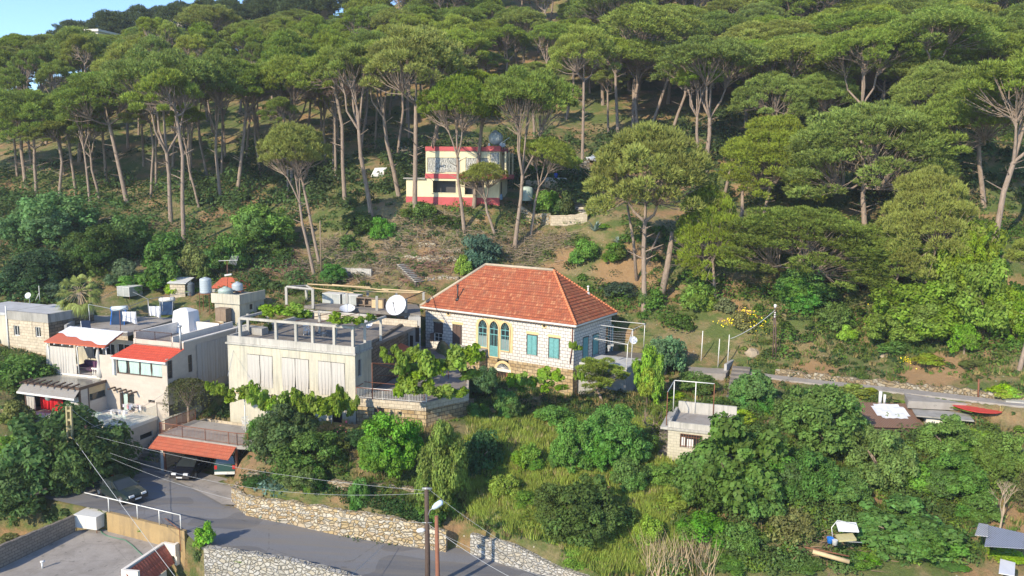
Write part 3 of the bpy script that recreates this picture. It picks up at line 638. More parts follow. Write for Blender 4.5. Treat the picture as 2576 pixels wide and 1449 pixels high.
mb.build('clothes_line',mMetalP,tr)
p=gY(*z4(1835,775),an1[1]+1.5);mb=MB();mb.box(p,(.28,.1,0),(0,.03,0),(0,0,-.35)).box(p+[.3,.1,.05],(.3,.1,0),(0,.03,0),(0,0,-.2)).box(p+[.05,0,-.3],(.12,.03,0),(0,.03,0),(0,0,-.3));solo('laundry','white laundry hanging on the line beside the white stone house','laundry',mb,mCloth)
def dish(px,py,Yd,diam,lab,look=(-.2,-.9,.35),z=None,stand=1.,cat='satellite dish',dark=False):
    c=gY(px,py,Yd);ax_=np.array(look)/np.linalg.norm(look);t=thing('satellite_dish',lab,cat,(c[0],c[1],c[2]-stand));R=diam/2;prof=[(R*k_,R*.38*k_*k_) for k_ in (.02,.25,.5,.75,1.)]
    mb=MB();mb.lathe(c,prof,20,ax_);v=mb;v.f=v.f[:-2];v.sm=v.sm[:-2]
    mb.lathe(c-ax_*.02,[(r,z_) for r,z_ in prof],20,ax_);mb.f=mb.f[:-2];mb.sm=mb.sm[:-2];mb.build('reflector',mDish,t)
    mb=MB();fp=c+ax_*R*1.05;mb.tube([c+ax_*R*.38+np.array([0,0,-R*.95]),fp],.02+.01*R,4).tube([fp,fp-ax_*.14],.05+.02*R,6);mb.build('feed_arm',mMetal if not dark else mDark,t)
    mb=MB();mb.tube([c-ax_*.06,c-ax_*.12-[0,0,stand*.3],[c[0]-ax_[0]*.12,c[1]-ax_[1]*.12,c[2]-stand]],.03+.02*R,5);mb.build('mast',mMetal,t)
    return t
dish(*z4(2057,735),pts['b'][1]-.1,.75,'small white satellite dish on the trellis post right of the white stone house',(.1,-.9,.4),stand=1.)
# ================================================================ CURTAINED CREAM BUILDING
B=cB;A=cA
cb=thing('cream_building','stained cream two storey building with three wide openings hung with white curtains','building',(A[0],A[1],3.5))
WC=Wall(cB,cA);WR=Wall(cA,cA+n19*2.7);Bk=15.;zp=10.25;zd=9.85
op=[rr(WC,z3,270,705,508,960),rr(WC,z3,585,735,838,1000),rr(WC,z3,915,768,1165,1030)]
lz=sum(o_[2] for o_ in op)/3-.3;op=[(o_[0],o_[1],lz,o_[3]) for o_ in op]
dr=rr(WC,z3,1030,1160,1140,1375)
mb=MB();wallmesh(mb,WC,2.5,9.6,op+[(dr[0],dr[1],2.6,dr[3])],.35)
rw=rr(WR,z3,1280,762,1318,905);wallmesh(mb,WR,2.5,9.6,[rw],.2);wallmesh(mb,Wall(cB+n19*Bk,cB),2.5,9.6);mb.build('wall',mCream,cb)
mb=MB()
for W_,a,b in ((WC,-.12,WC.L+.12),(WR,-.0,2.7)):
    mb.wbox(W_,a,b,-.2,.16 if W_ is WC else .12,9.56,9.7);mb.wbox(W_,0,b-.12 if W_ is WC else b,-.18,.02,9.7,zp)
mb.wbox(Wall(cB+n19*Bk,cB),0,Bk,-.2,.02,9.6,zp);mb.build('parapet',mConcL,cb)
mb=MB();mb.prism([P3(p,0) for p in (cB+n19*.18+t19*.18,cA+n19*.18-t19*.18,cA+n19*11.3-t19*.18,cB+n19*11.3+t19*.18)],zd-.25,zd);mb.build('roof_deck',mDeckD,cb)
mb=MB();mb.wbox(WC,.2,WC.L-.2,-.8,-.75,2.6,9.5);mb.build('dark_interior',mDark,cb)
for i,(a,b,c,e_) in enumerate(op):
    m_=(a+b)/2
    for j,(p,q) in enumerate(((a+.03,m_-.03),(m_+.02,b-.03))):
        o=curtain(WC,p,q,c-(.35 if i else .2),e_-.03,-.02 if False else .03,.05,.35,seed=i*5+j,bottom=.06).build('curtain',mCloth,cb)
window(cb,WR,rw,mGreyPl,mGlass,1,0,-.1,.06)
# dark stone side
r0=gz(1027,806,10.05)[:2];r1=r0+t19*1.3;vb=np.array([-.13,1.])
ds=Wall(cA+n19*2.7+t19*.0,r0);mb=MB();wallmesh(mb,ds,2.5,9.9);wallmesh(mb,Wall(cA+n19*2.7-t19*.05,cA+n19*2.7+t19*0.),2.5,9.9);mb.wbox(ds,0,ds.L,-.3,.0,9.9,10.05);mb.build('side_wall',mDarkStone,cb,'dark weathered stone side wall')
# rear block with its own roof, reaching the white house
pass
rearW=Wall(r0,r1);mb=MB();wallmesh(mb,rearW,4,10.6,[(.1,.5,6.6,8.6),(.7,1.15,8.0,9.6)]);wallmesh(mb,Wall(r1,r1+vb*3.2),4,10.6);mb.build('rear_wall',mGreyPl,cb)
mb=MB();mb.prism([P3(p,0) for p in (r0-t19*11.5,r1,r1+vb*3.2,r0+n19*5-t19*1.5,cA+n19*17.9-t19*11.5)],10.45,10.75);mb.build('rear_roof',mDeckD,cb)
mb=MB();mb.wbox(rearW,.1,.5,-.15,-.1,6.6,8.6).wbox(rearW,.7,1.15,-.15,-.1,8.,9.6);mb.build('rear_openings',mDark,cb)
mb=MB();Wb=Wall(cA+n19*11.35-t19*11.,cA+n19*11.35);mb.wbox(Wb,0,Wb.L,-.1,.0,9.85,10.46);mb.build('step_wall',mOldStone,cb)
# concrete post-and-beam frame on the front terrace
fr=thing('concrete_pergola','whitewashed concrete post and beam frame around the front roof terrace','pergola',(A[0],A[1],zp))
zt2=WC.hit(*z3(1245,455),d=-.1)[1];mb=MB()
for zx in (207,535,717,868,1065,1235):
    s,_=WC.hit(*z3(zx,560 if zx<1000 else 600),d=-.1);mb=MB();mb.wbox(WC,s-.11,s+.11,-.24,-.02,zp,zt2-.2);mb.build('post',mConcL,fr)
for q in (1.9,4.6):
    mb=MB();p=cA-t19*.15+n19*q;mb.box([p[0]-.1,p[1]-.1,zd],(.2,0,0),(0,.2,0),(0,0,zt2-zd-.2));mb.build('post',mConcL,fr)
for q in (2.6,5.4):
    mb=MB();p=cB+t19*.15+n19*q;mb.box([p[0]-.1,p[1]-.1,zd],(.2,0,0),(0,.2,0),(0,0,zt2-zd-.2));mb.build('post',mConcL,fr)
    mb=MB();p=cB+t19*(4.+q*.6)+n19*5.4;mb.box([p[0]-.1,p[1]-.1,zd],(.2,0,0),(0,.2,0),(0,0,zt2-zd-.2));mb.build('post',mConcL,fr)
s0_,_=WC.hit(*z3(195,375),d=-.1);s1_,_=WC.hit(*z3(1248,460),d=-.1)
mb=MB();mb.wbox(WC,s0_,s1_,-.25,-.01,zt2-.2,zt2);mb.build('beam',mConcL,fr)
for s in (s0_+.1,s1_-.1):
    mb=MB();mb.wbox(WC,s-.1,s+.1,-5.5,-.25,zt2-.2,zt2-.01);mb.build('beam',mConcL,fr)
mb=MB();mb.wbox(WC,s0_,s1_-1.,-5.6,-5.45,zt2-.2,zt2-.02);mb.build('beam',mConcL,fr)
for i in range(5):
    a=WC.pt(s0_+1.5+i*2,-.2,zt2+.02);b=WC.pt(s0_+2.3+i*2,-5.5,zt2+.05);mb=MB();mb.tube([a,b],.03,4);mb.build('rod',mRust,fr)
# planter, chair, table on that terrace
def onroof(f,x,y,z):return gz(*f(x,y),z)
p=onroof(z3,310,540,zd);pl=thing('planter','grey concrete trough planter at the left of the front roof terrace','planter',p);mb=MB()
a=onroof(z3,215,515,zd);b=onroof(z3,405,540,zd);u=b-a
mb.box(a,u,V3((n19[0]*.9,n19[1]*.9,0)),(0,0,.6));mb.build('trough',mConc,pl)
def pchair(p,rz,lab,name='plastic_chair',g=None):
    t=thing(name,lab,'chair',p,g);c,s=math.cos(rz),math.sin(rz);T=lambda x,y,z:(p[0]+c*x-s*y,p[1]+s*x+c*y,p[2]+z)
    mb=MB();mb.box(T(-.24,-.24,.42),V3(T(.24,-.24,.42))-V3(T(-.24,-.24,.42)),V3(T(-.24,.24,.42))-V3(T(-.24,-.24,.42)),(0,0,.035));mb.build('seat',mPlWhite,t)
    mb=MB()
    for i in range(5):
        x=-.22+.11*i;mb.tube([T(x,.23,.45),T(x*1.05,.33,.92-abs(i-2)*.02)],.022,4)
    mb.tube([T(-.25,.33,.9),T(.25,.33,.9)],.03,4);mb.build('backrest',mPlWhite,t)
    for x,y in ((-.22,-.22),(.22,-.22),(-.22,.22),(.22,.22)):
        mb=MB();mb.tube([T(x*1.15,y*1.15,0),T(x,y,.42)],.025,4);mb.build('leg',mPlWhite,t)
    for x in (-.25,.25):
        mb=MB();mb.tube([T(x,-.22,.43),T(x,-.24,.64),T(x,.27,.66)],.024,4);mb.build('armrest',mPlWhite,t)
    return t
pchair(onroof(z3,820,535,zd),3.0,'white plastic armchair standing alone on the front roof terrace')
def table(p,w,d,h,lab,mat,rz=0,cat='table'):
    t=thing('table',lab,cat,p);c,s=math.cos(rz),math.sin(rz);T=lambda x,y,z:np.array((p[0]+c*x-s*y,p[1]+s*x+c*y,p[2]+z))
    mb=MB();mb.box(T(-w/2,-d/2,h-.04),T(w/2,-d/2,0)-T(-w/2,-d/2,0),T(-w/2,d/2,0)-T(-w/2,-d/2,0),(0,0,.04));mb.build('tabletop',mat,t)
    for x,y in ((-1,-1),(1,-1),(1,1),(-1,1)):
        mb=MB();mb.tube([T(x*(w/2-.06),y*(d/2-.06),0),T(x*(w/2-.12),y*(d/2-.1),h-.04)],.025,4);mb.build('leg',mat,t)
    return t
table(onroof(z3,925,515,zd),1.1,.7,.72,'worn wooden table beside the white plastic chair on the roof terrace',mWood,-.3)
p=onroof(z3,972,548,zd);mb=MB();mb.lathe(p,[(.22,0),(.22,.32),(.235,.34),(.2,.35)],14);solo('tin_tub','small round metal tub on the roof terrace floor','tub',mb,mMetal)
def box_thing(name,lab,cat,f,x0,x1,yb,yt,Yb,depth,mat,legs=0.,group=None,yaw=Y19,trim=None,lm=None):
    # front rectangle from photo coordinates at depth Yb
    a=gY(*f(x0,yb),Yb);b=a+V3((math.cos(yaw),-math.sin(yaw),0))
    W_=Wall(a,b);s1=W_.hit(*f(x1,yb))[0];h=gY(*f(x0,yt),Yb)[2]-a[2];t=thing(name,lab,cat,(a[0],a[1],a[2]),group)
    mb=MB();mb.wbox(W_,0,s1,-depth,0,a[2]+legs,a[2]+h);mb.build('body',mat,t)
    mb=MB();mb.wbox(W_,-.03,s1+.03,-depth-.03,.03,a[2]+h,a[2]+h+.04);mb.build('lid',trim or mat,t)
    if legs>0:
        for s in (.05,s1-.05):
            for d in (-.05,-depth+.05):
                mb=MB();mb.tube([W_.pt(s,d,a[2]),W_.pt(s,d,a[2]+legs)],.03,4);mb.build('leg',lm or mRust,t)
    for s in (.03,s1-.03,s1*.5):
        mb=MB();mb.wbox(W_,s-.02,s+.02,.0,.015,a[2]+legs+.02,a[2]+h-.02);mb.build('seam',trim or mMetal,t)
    return t,W_,s1,a[2],h
Yr=cA[1]+17
t,W_,s1,zb,h=box_thing('sheet_metal_tank','grey metal water tank on a rusty frame, left of the rear roof pair','water tank',z3,960,1120,320,155,Yr+1.7,1.2,mSheet,.85,trim=mMetalP)
t,W_,s1,zb,h=box_thing('sheet_metal_tank','grey metal water tank on a rusty frame, right of the rear roof pair','water tank',z3,1142,1280,325,168,Yr+1.,1.,mSheet,.8,trim=mMetalP)
p=gY(*z3(1420,320),Yr-1);cab=thing('old_cupboard','old open fronted wooden cupboard with a pale door on the rear roof','cupboard',p)
W_=Wall(p-[1.9*.9455,-1.9*.3256,0],p+[1.1,-.38,0]);mb=MB()
for z in (0,.55,1.25):mb.wbox(W_,0,W_.L,-.5,0,p[2]+z,p[2]+z+.05)
for s in (0,.9,1.7,W_.L-.06):mb.wbox(W_,s,s+.05,-.5,-.01,p[2]+.05,p[2]+1.25)
mb.wbox(W_,0,W_.L,-.55,-.5,p[2],p[2]+1.3);mb.build('carcass',mWood,cab);mb=MB();mb.wbox(W_,1.78,W_.L-.1,.0,.04,p[2]+.06,p[2]+1.2);mb.build('door',mWoodPale,cab)
# rear pergola
rp_=thing('rear_pergola','tall whitewashed concrete pergola frame over the rear roof','pergola',(r0[0],r0[1],10.7))
RZ=10.75
def colpair(x,yb,yt,Yd,w=.24,mat=None):
    a=gY(*z3(x,yb),Yd);b=gY(*z3(x,yt),Yd);mb=MB();mb.box(a-[w/2,w/2,0.],(w,0,0),(0,w,0),(0,0,b[2]-a[2]));mb.build('post',mat or mConcL,rp_);return b
cF=[colpair(630,255,95,Yr-1.5+4),colpair(872,290,120,Yr-.6),colpair(812,245,85,Yr+5),colpair(1182,300,150,Yr-1.5),colpair(1455,330,180,Yr-2.6),colpair(1720,375,205,Yr-3.6),colpair(1880,215,140,Yr+2),colpair(1370,180,130,Yr+4.2),colpair(1632,190,140,Yr+3.4)]
for i,j in ((0,1),(0,2),(1,2)):
    mb=MB();a,b=cF[i],cF[j];mb.tube([a,b],.12,4);mb.build('beam',mConcL,rp_)
for a,b in ((z3(820,70),z3(1395,100)),(z3(1045,75),z3(1560,130)),(z3(860,105),z3(1240,150)),(z3(1240,135),z3(1900,150)),(z3(1500,115),z3(1880,140))):
    mb=MB();mb.tube([gY(*a,Yr+4),gY(*b,Yr+2)],.07,4);mb.build('pole',mWoodPale,rp_)
mb=MB();mb.tube([cF[5]-[.3,.0,.3],cF[5],gY(*z3(1890,135),Yr+1.8)],.05,5);mb.build('pole',mDark,rp_)
dish(*z3(1640,272),Yr-3.9,2.05,'large white satellite dish beside the left eave of the white stone house',(-.25,-.85,.45),stand=1.1,dark=True)
dish(*z3(1185,312),Yr-2.5,1.5,'satellite dish tipped skyward in the middle of the rear roof',(.05,-.35,.93),stand=.4)
dish(*z3(1377,430),cA[1]+9.2,.85,'small satellite dish at the back right of the front roof terrace',(-.1,-.9,.4),stand=.6)
# red tin awning and dark lean-to on the stone side
aw=thing('tin_awning','small faded red tin awning on the dark stone side wall','awning',tuple(ds.pt(7,0,8.)));a0=ds.hit(*z3(1520,655),d=.0);mb=MB()
p0=ds.pt(5.3,1.5,7.75);p1=ds.pt(8.2,1.5,7.75);p2=ds.pt(8.2,.02,8.35);p3=ds.pt(5.3,.02,8.35);mb.poly(p0,p1,p2,p3).poly(p3-[0,0,.04],p2-[0,0,.04],p1-[0,0,.04],p0-[0,0,.04]);mb.build('sheet',mTinRed,aw);mb=MB()
for a in (5.4,8.1):mb.tube([ds.pt(a,1.4,6.1),ds.pt(a,1.4,7.74)],.04,4)
mb.build('support',mRust,aw)
# ================================================================ MIDDLE STONE TERRACE
mt=thing('stone_terrace','honey stone building with a flat railed deck between the cream building and white house','terrace',(MT[1][0],MT[1][1],4))
M0,M1,M2,M3=[np.array(p) for p in MT];Mback=[cA+n19*11,wallB-n33*.1];deckz=6.1
Wm0=Wall(M0,M1);md=rr(Wm0,zC,590,905,730,1130);mdl=(md[0],md[1],3.4,md[3]);mw=rr(Wm0,zC,930,945,1000,1010)
mb=MB();wallmesh(mb,Wm0,2.5,5.55,[mdl,mw]);wallmesh(mb,Wall(M1,M2),2.5,5.75);wallmesh(mb,Wall(M2,M3),2.5,5.75);mb.build('wall',mHoney,mt)
mb=MB();mb.prism([P3(p,0) for p in (M0,M1,M2,M3,wallB-n33*.02+t33*1.5,wallB-n33*.02-t33*2,cA+n19*13+t19*.05,cA+t19*.05)],5.6,deckz);mb.build('deck',mDeckD,mt)
mb=MB();mb.wbox(Wm0,-.05,Wm0.L+.03,0,.12,5.5,deckz+.02);mb.wbox(Wall(M1,M2),0,Wall(M1,M2).L,0,.08,5.6,deckz+.1);mb.build('slab_edge',mOldStone,mt)
mb=MB();mb.wbox(Wm0,mdl[0],mdl[1],-.17,-.12,3.4,mdl[3]);f=mb.build('door',mWoodD,mt);shutters(mt,Wm0,(mdl[0]+.3,mdl[1],3.9,mdl[3]),plain('faded_red_brown_door',(.30,.12,.08)),name='door')
window(mt,Wm0,mw,mOldStone,mGlass,0,0,-.1,.05)
rail(mt,[P3(M0+n19*.1,deckz),P3(M1+n19*.1,deckz)],.85,mPlWhite if False else mMetalP,.13)
W_=Wall(M2,M3);mb=MB();mb.wbox(W_,0,W_.L,-.2,0,deckz,deckz+.5);mb.build('low_wall',mOldStone,mt)
# pipe frame for the vines
vf=thing('vine_trellis','rusty pipe trellis carrying grapevines over the stone terrace deck','trellis',(M0[0]+3,M0[1]+3,deckz));trz=deckz+2.5
def vpost(x,yb,yt,z=deckz,mat=mRust,r=.035):
    p=gz(*zC(x,yb),z);q=gY(*zC(x,yt),p[1]);q[0]=p[0];mb=MB();mb.tube([p,q],r,5);mb.build('post',mat,vf);return q
vp=[vpost(968,630,150,mat=mPlWhite,r=.05),vpost(1105,690,280),vpost(570,770,250),vpost(340,790,600),vpost(1310,780,700),vpost(1440,720,620),vpost(1660,480,330),vpost(1920,520,400)]
for a,b in ((vp[2],vp[1]),(vp[0],vp[6]),(vp[2],gz(*zC(1250,430),deckz+.8)),(gz(*zC(590,425),deckz+.9),gz(*zC(1260,450),deckz+.9)),(vp[3],vp[4]),(vp[3],gz(*zC(470,520),deckz+.8)),(gz(*zC(450,520),deckz+1),gz(*zC(960,565),deckz+.6))):
    mb=MB();mb.tube([a,b],.03,4);mb.build('rail',mRust,vf)
for a,b in ((vp[1],(1000,300)),(vp[1],(1200,300))):
    mb=MB();p=gY(*zC(*b),a[1]);mb.tube([a-[0,0,1.],p],.03,4);mb.build('brace',mRust,vf)
# back porch under the vines (honey stone low front of white house)
bp=thing('stone_porch','low honey stone outbuilding with a slab roof against the white house','outbuilding',(wallB[0],wallB[1],6))
Wp=Wall(gz(*zC(1380,440),6.15)[:2],gz(*zC(1960,400),6.15)[:2]);Wp=Wall(WF.pt(5.0,1.3,0)[:2],WF.pt(7.7,1.3,0)[:2]);mb=MB();wallmesh(mb,Wp,3,6.7,[(1.4,2.3,5.6,6.45)]);wallmesh(mb,Wall(WF.pt(7.7,1.3,0)[:2],WF.pt(7.7,0,0)[:2]),3,6.7);wallmesh(mb,Wall(WF.pt(5.0,0,0)[:2],WF.pt(5.0,1.3,0)[:2]),3,6.7);mb.build('wall',mHoney,bp)
mb=MB();mb.wbox(Wp,-.15,Wp.L+.15,-1.29,.2,6.7,6.84);mb.build('roof_slab',mConc,bp);window(bp,Wp,(1.4,2.3,5.6,6.45),mWhite,mGlassM,1,0,-.06)
# ================================================================ LEFT WHITE HOUSE
lh=thing('villa','pale clad three level villa with sunroom, glass room and garage','house',(K[0],K[1],0))
inner=-7.2  # left end of front plane
KL=K+t19*inner;WK=Wall(KL,K);sof=-inner
zE=8.2;TZ=3.37
dz=rr(WK,zA,1310,490,1505,752);sun=rr(WK,zA,1268,58,1850,318);sl_=rr(WK,zA,1672,583,1757,630)
mb=MB();wallmesh(mb,WK,-.5,zE-.02,[(dz[0],dz[1],TZ,dz[3]),sun,sl_],.25)
side=Wall(K,K+n19*11);sw1=rr(side,z1,1683,1040,1743,1225);sw2=rr(side,z1,1887,915,1942,1160)
wallmesh(mb,side,4.6,zE-.02,[sw1,(sw2[0],sw2[1],sw2[2],zE-.03)],.2)
mb.poly(side.pt(0,0,zE-.02),side.pt(2.05,0,zE-.02),side.pt(2.05,0,8.85))
wallmesh(mb,side,zE-.02,9.35,[],s0=2.05)
lowside=Wall(G0+n19*3.3,G0+n19*14);wallmesh(mb,lowside,-.5,4.6)
mb.wbox(side,0,11,-1.2,0,4.4,4.6)
wallmesh(mb,Wall(K+n19*2.05-t19*5.4,K+n19*2.05),zE,9.35);wallmesh(mb,Wall(K+n19*12-t19*5.4,K+n19*2.05-t19*5.4),4,9.35)
mb.build('wall',mTravert,lh)
window(lh,WK,sun,mBrownF,mGlass,3,0,-.12,.09,'sunroom_window','four pane sunroom window with pale curtains')
for i in range(4):
    a=sun[0]+(sun[1]-sun[0])*(i+.1)/4;b=sun[0]+(sun[1]-sun[0])*(i+(.95 if i else .8))/4
    curtain(WK,a,b,sun[2]+.12,sun[3]-.1,-.075,.025,.16,seed=i+3).build('sunroom_curtain',mClothG,lh)
window(lh,side,sw1,mBrownF,mGlass,0,2,-.1,.06);window(lh,side,(sw2[0],sw2[1],sw2[2],zE-.03),mBrownF,mGlass,0,1,-.1,.06)
window(lh,WK,(dz[0],dz[1],TZ,dz[3]),mBrownF,mGlass,1,0,-.2,.1,'terrace_door');window(lh,WK,sl_,mBrownF,mGlass,0,0,-.2,.05)
curtain(WK,dz[0]+.35,dz[0]+.75,TZ+.1,dz[3]-.1,-.1,.03,.15,seed=9).build('door_curtain',mClothG,lh)
mb=MB();eL=WK.hit(*zA(1240,40))[0]
a=WK.pt(eL-.1,.25,zE-.02);b=WK.pt(sof+.1,.25,zE-.02);c=side.pt(2.05,.1,8.85);d_=c-V3((t19[0]*5.5,t19[1]*5.5,0));courses(mb,a,b,c,d_,.38,.02);f=mb.build('sunroom_roof',mTileN,lh)
mb=MB();mb.wbox(WK,eL-.12,sof+.12,.2,.3,zE-.2,zE-.04);mb.wbox(WK,eL-.05,eL+.12,-.3,.2,sun[2]-.1,zE-.2);mb.build('gutter',mMetalP,f)
mb=MB()
for i in range(5):
    x,y=1165+i*68,435+i*14;s,z=WK.hit(*zA(x+90,y));mb.wbox(WK,s-.07,s+.07,-.02,.75,z-.0,z+.12)
mb.build('timber_fins',mBrownF,lh)
# upper terrace
ut0=K+n19*2.05-t19*5.3;UZ=8.95
mb=MB();mb.prism([P3(p,0) for p in (ut0,K+n19*2.05-t19*.05,K+n19*12-t19*.05,ut0+n19*10)],UZ-.2,UZ);mb.build('upper_deck',mDeck,lh)
mb=MB();LW=Wall(ut0+n19*5.5,ut0);mb.wbox(LW,0,LW.L,-.2,0.,UZ,UZ+1.);IW=Wall(K+n19*2.05-t19*1.1,K+n19*10.-t19*1.1);mb.wbox(IW,0,IW.L,-.18,0,UZ,UZ+.85)
mb.wbox(side,2.05,11,-.3,.03,9.35,9.45);mb.build('parapet',mWhite,lh)
rail(lh,[P3(ut0+t19*.1,UZ+.4),P3(K+n19*2.05-t19*1.2,UZ+.4)],.75,mBrownF,.1)
# shade netting and canvas on the long side
a,_=side.hit(*z1(1970,900));mb=curtain(side,a,10.9,5.3,8.9,.08,.04,.8,n=70,seed=4);mb.build('canvas_screen',mCan,lh)
# chimney pipe
s,zt0=side.hit(*z1(1810,710),d=.2);_,zb0=side.hit(*z1(1820,945),d=.2);mb=MB();mb.tube([side.pt(s,.2,zb0),side.pt(s,.2,zt0)],.1,8);mb.lathe(side.pt(s,.2,zt0),[(.2,0),(.2,.06),(.05,.12)],10);mb.build('flue_pipe',mMetal,lh)
# balcony terrace + garage
WG=Wall(G0-t19*12,G0);WGs=Wall(G0,G0+n19*3.35)
gd=rr(WG,z2,700,372,955,608);gd=(gd[1]-3.1,gd[1],-.4,gd[3]);gs=rr(WGs,zA,1572,1040,1735,1052)
gs=(WGs.hit(*zA(1572,1100))[0],WGs.hit(*zA(1735,1040))[0],WGs.hit(*zA(1572,1105))[1],WGs.hit(*zA(1572,1030))[1])
mb=MB();wallmesh(mb,WG,-.6,TZ,[gd],.3);wallmesh(mb,WGs,-.6,TZ,[gs],.2);mb.build('garage_wall',mTravert,lh)
mb=MB();mb.prism([P3(p,0) for p in (G0-t19*12,G0+t19*.08-n19*.08,G0+n19*3.3+t19*.08,G0-t19*12+n19*3.3)],TZ-.28,TZ);mb.build('balcony_slab',mWhite,lh)
mb=MB();mb.wbox(WG,gd[0],gd[1],-.28,-.22,-.4,gd[3])
for i in range(9):mb.wbox(WG,gd[0],gd[1],-.22,-.2,-.4+i*.35,-.4+i*.35+.3)
mb.build('garage_door',plain('brown_garage_door',(.20,.13,.10)),lh);window(lh,WGs,gs,mGreyPl,mGlass,0,0,-.1,.05)
mb=MB();mb.wbox(WG,12-4.3,12.-.05,-.06,-.04,TZ,TZ+.95);mb.wbox(WGs,.05,3.3,-.06,-.04,TZ,TZ+.95);mb.build('glass_balustrade',mClear,lh)
# wing with glass room
Wf=np.array([-35.93,65.51]);Wg0=Wf-t19*6.1;RZ2=5.95;Wdp=3.0
WW=Wall(Wg0,Wf);WWs=Wall(Wf,Wf+n19*Wdp);mb=MB();lo=rr(WWs,zA,870,540,1100,560)
wallmesh(mb,WWs,-.5,RZ2-.15,[(1.0,2.75,4.55,5.75)]);KW=Wall(Wf+n19*Wdp,KL);wallmesh(mb,Wall(Wf+n19*Wdp,Wf+n19*Wdp+t19*.8),-.5,zE);mb.build('wing_wall',mTravert,lh)
mb=MB();mb.wbox(WWs,1.,2.7,-.1,-.08,4.6,5.7);mb.build('wing_window',mGlass,lh);mb=MB();mb.wbox(WWs,1.,2.75,-.06,-.03,5.15,5.74);mb.build('bamboo_blind',mWoodPale,lh)
mb=MB();mb.prism([P3(p,0) for p in (Wg0,Wf,Wf+n19*Wdp,Wg0+n19*Wdp)],RZ2-.12,RZ2);mb.build('glass_roof',glassm('roof_glass',(.32,.31,.27),.12),lh,'pale glass roof panels of the front room')
mb=MB();mb.wbox(WW,-.1,WW.L+.1,0,.12,RZ2-.16,RZ2+.05);mb.wbox(WWs,0,Wdp,0,.1,RZ2-.2,RZ2+.05)
for x in (0.05,WW.L-.05):mb.wbox(WW,x-.06,x+.06,-.1,.02,TZ,RZ2-.16)
for x in (.06,.9,Wdp-.1):mb.wbox(WWs,x-.05,x+.05,-.06,.03,TZ,RZ2-.2)
mb.build('wing_frame',mBrownF,lh)
mb=MB()
for i in range(8):
    x=.3+i*.75;mb.box(WW.pt(x,-.5,RZ2+.12),WW.pt(x+.14,-.5,0)-WW.pt(x,-.5,0),WW.pt(x,.7,RZ2+.0)-WW.pt(x,-.5,RZ2+.12),(0,0,.1))
mb.build('rafters',mBrownF,lh)
mb=MB();mb.poly(WW.pt(-.1,.65,RZ2-.75),WW.pt(WW.L+.1,.65,RZ2-.75),WW.pt(WW.L+.1,.02,RZ2-.15),WW.pt(-.1,.02,RZ2-.15));mb.poly(*[WW.pt(*q) for q in ((-.1,.0,RZ2-.17),(WW.L+.1,.0,RZ2-.17),(WW.L+.1,.63,RZ2-.77),(-.1,.63,RZ2-.77))])
mb.build('slatted_awning',tinmat('awning_slats',(.40,.38,.36),(.22,.21,.2),.12),lh);mb=MB();mb.wbox(WW,-.12,WW.L+.12,.64,.69,RZ2-.9,RZ2-.74);mb.build('awning_rail',mMetalP,lh)
mb=MB();mb.prism([P3(p,0) for p in (Wg0,Wf,Wf+n19*Wdp,Wg0+n19*Wdp)],TZ-.15,TZ+.02);wallmesh(mb,WW,-1,TZ-.151);mb.build('wing_floor',mDeck,lh)
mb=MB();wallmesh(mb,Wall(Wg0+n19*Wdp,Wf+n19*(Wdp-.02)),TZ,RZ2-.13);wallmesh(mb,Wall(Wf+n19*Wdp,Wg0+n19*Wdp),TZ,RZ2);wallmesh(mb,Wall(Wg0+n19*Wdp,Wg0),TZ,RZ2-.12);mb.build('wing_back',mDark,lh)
curtain(WW,.1,1.05,TZ,RZ2-.8,.0,.08,.2,seed=1).build('wing_curtain',mCloth,lh);curtain(WW,WW.L-1.5,WW.L-.1,TZ,RZ2-.8,.0,.08,.22,seed=2).build('wing_curtain',mCloth,lh)
# upper balcony, curtain, awning roof with tarp
b0=G(zA(415,240),6.0);b1=G(zA(1125,318),6.0);bw=Wall(b0,b1);mb=MB();mb.wbox(bw,-.3,bw.L+.1,-3.2,.05,RZ2-.1,6.12);mb.build('upper_balcony',mWhite,lh)
mb=MB();bb=Wall(bw.pt(0,-3.1,0)[:2],bw.pt(bw.L+.8,-3.1,0)[:2]);wallmesh(mb,bb,6,8.75,[(1.9,3.1,6.9,8.3),(3.4,4.5,6.15,8.3),(4.8,6.2,6.15,8.4)]);wallmesh(mb,Wall(bw.pt(-.25,-3.1,0)[:2],bw.pt(-.25,-1.6,0)[:2]),6,8.6);mb.build('balcony_back_wall',mCream,lh)
window(lh,bb,(1.9,3.1,6.9,8.3),mPlWhite,mGlass,1);window(lh,bb,(3.4,4.5,6.15,8.3),mPlWhite,mGlass,1,0,name='balcony_door');window(lh,bb,(4.8,6.2,6.15,8.4),mPlWhite,mGlass,1,0,name='balcony_door')
s0,_=bw.hit(*z1(480,1150));s1,_=bw.hit(*z1(775,1175));curtain(bw,s0,s1,6.14,8.45,.02,.06,.35,seed=7).build('balcony_curtain',mCloth,lh)
afl=bw.hit(*z1(440,852),d=.4);afr=bw.hit(*z1(1050,922),d=.4);az=(afl[1]+afr[1])/2
aA=bw.pt(afl[0],.4,az);aB=bw.pt(afr[0],.4,az);aC=G(z1(1240,770),az+.75);aD=G(z1(700,715),az+.75)
mb=MB();mb.poly(aA,aB,aC,aD).poly(*[p-[0,0,.1] for p in (aD,aC,aB,aA)]).poly(aA-[0,0,.1],aB-[0,0,.1],aB,aA).poly(aB-[0,0,.1],aC-[0,0,.1],aC,aB);mb.build('awning_roof',mTinRed,lh)
mb=MB()
for x in (afl[0]+.1,(afl[0]+afr[0])*.5,afr[0]-.15):mb.tube([bw.pt(x,0,6.1),bw.pt(x,.1,az-.1)],.05,5)
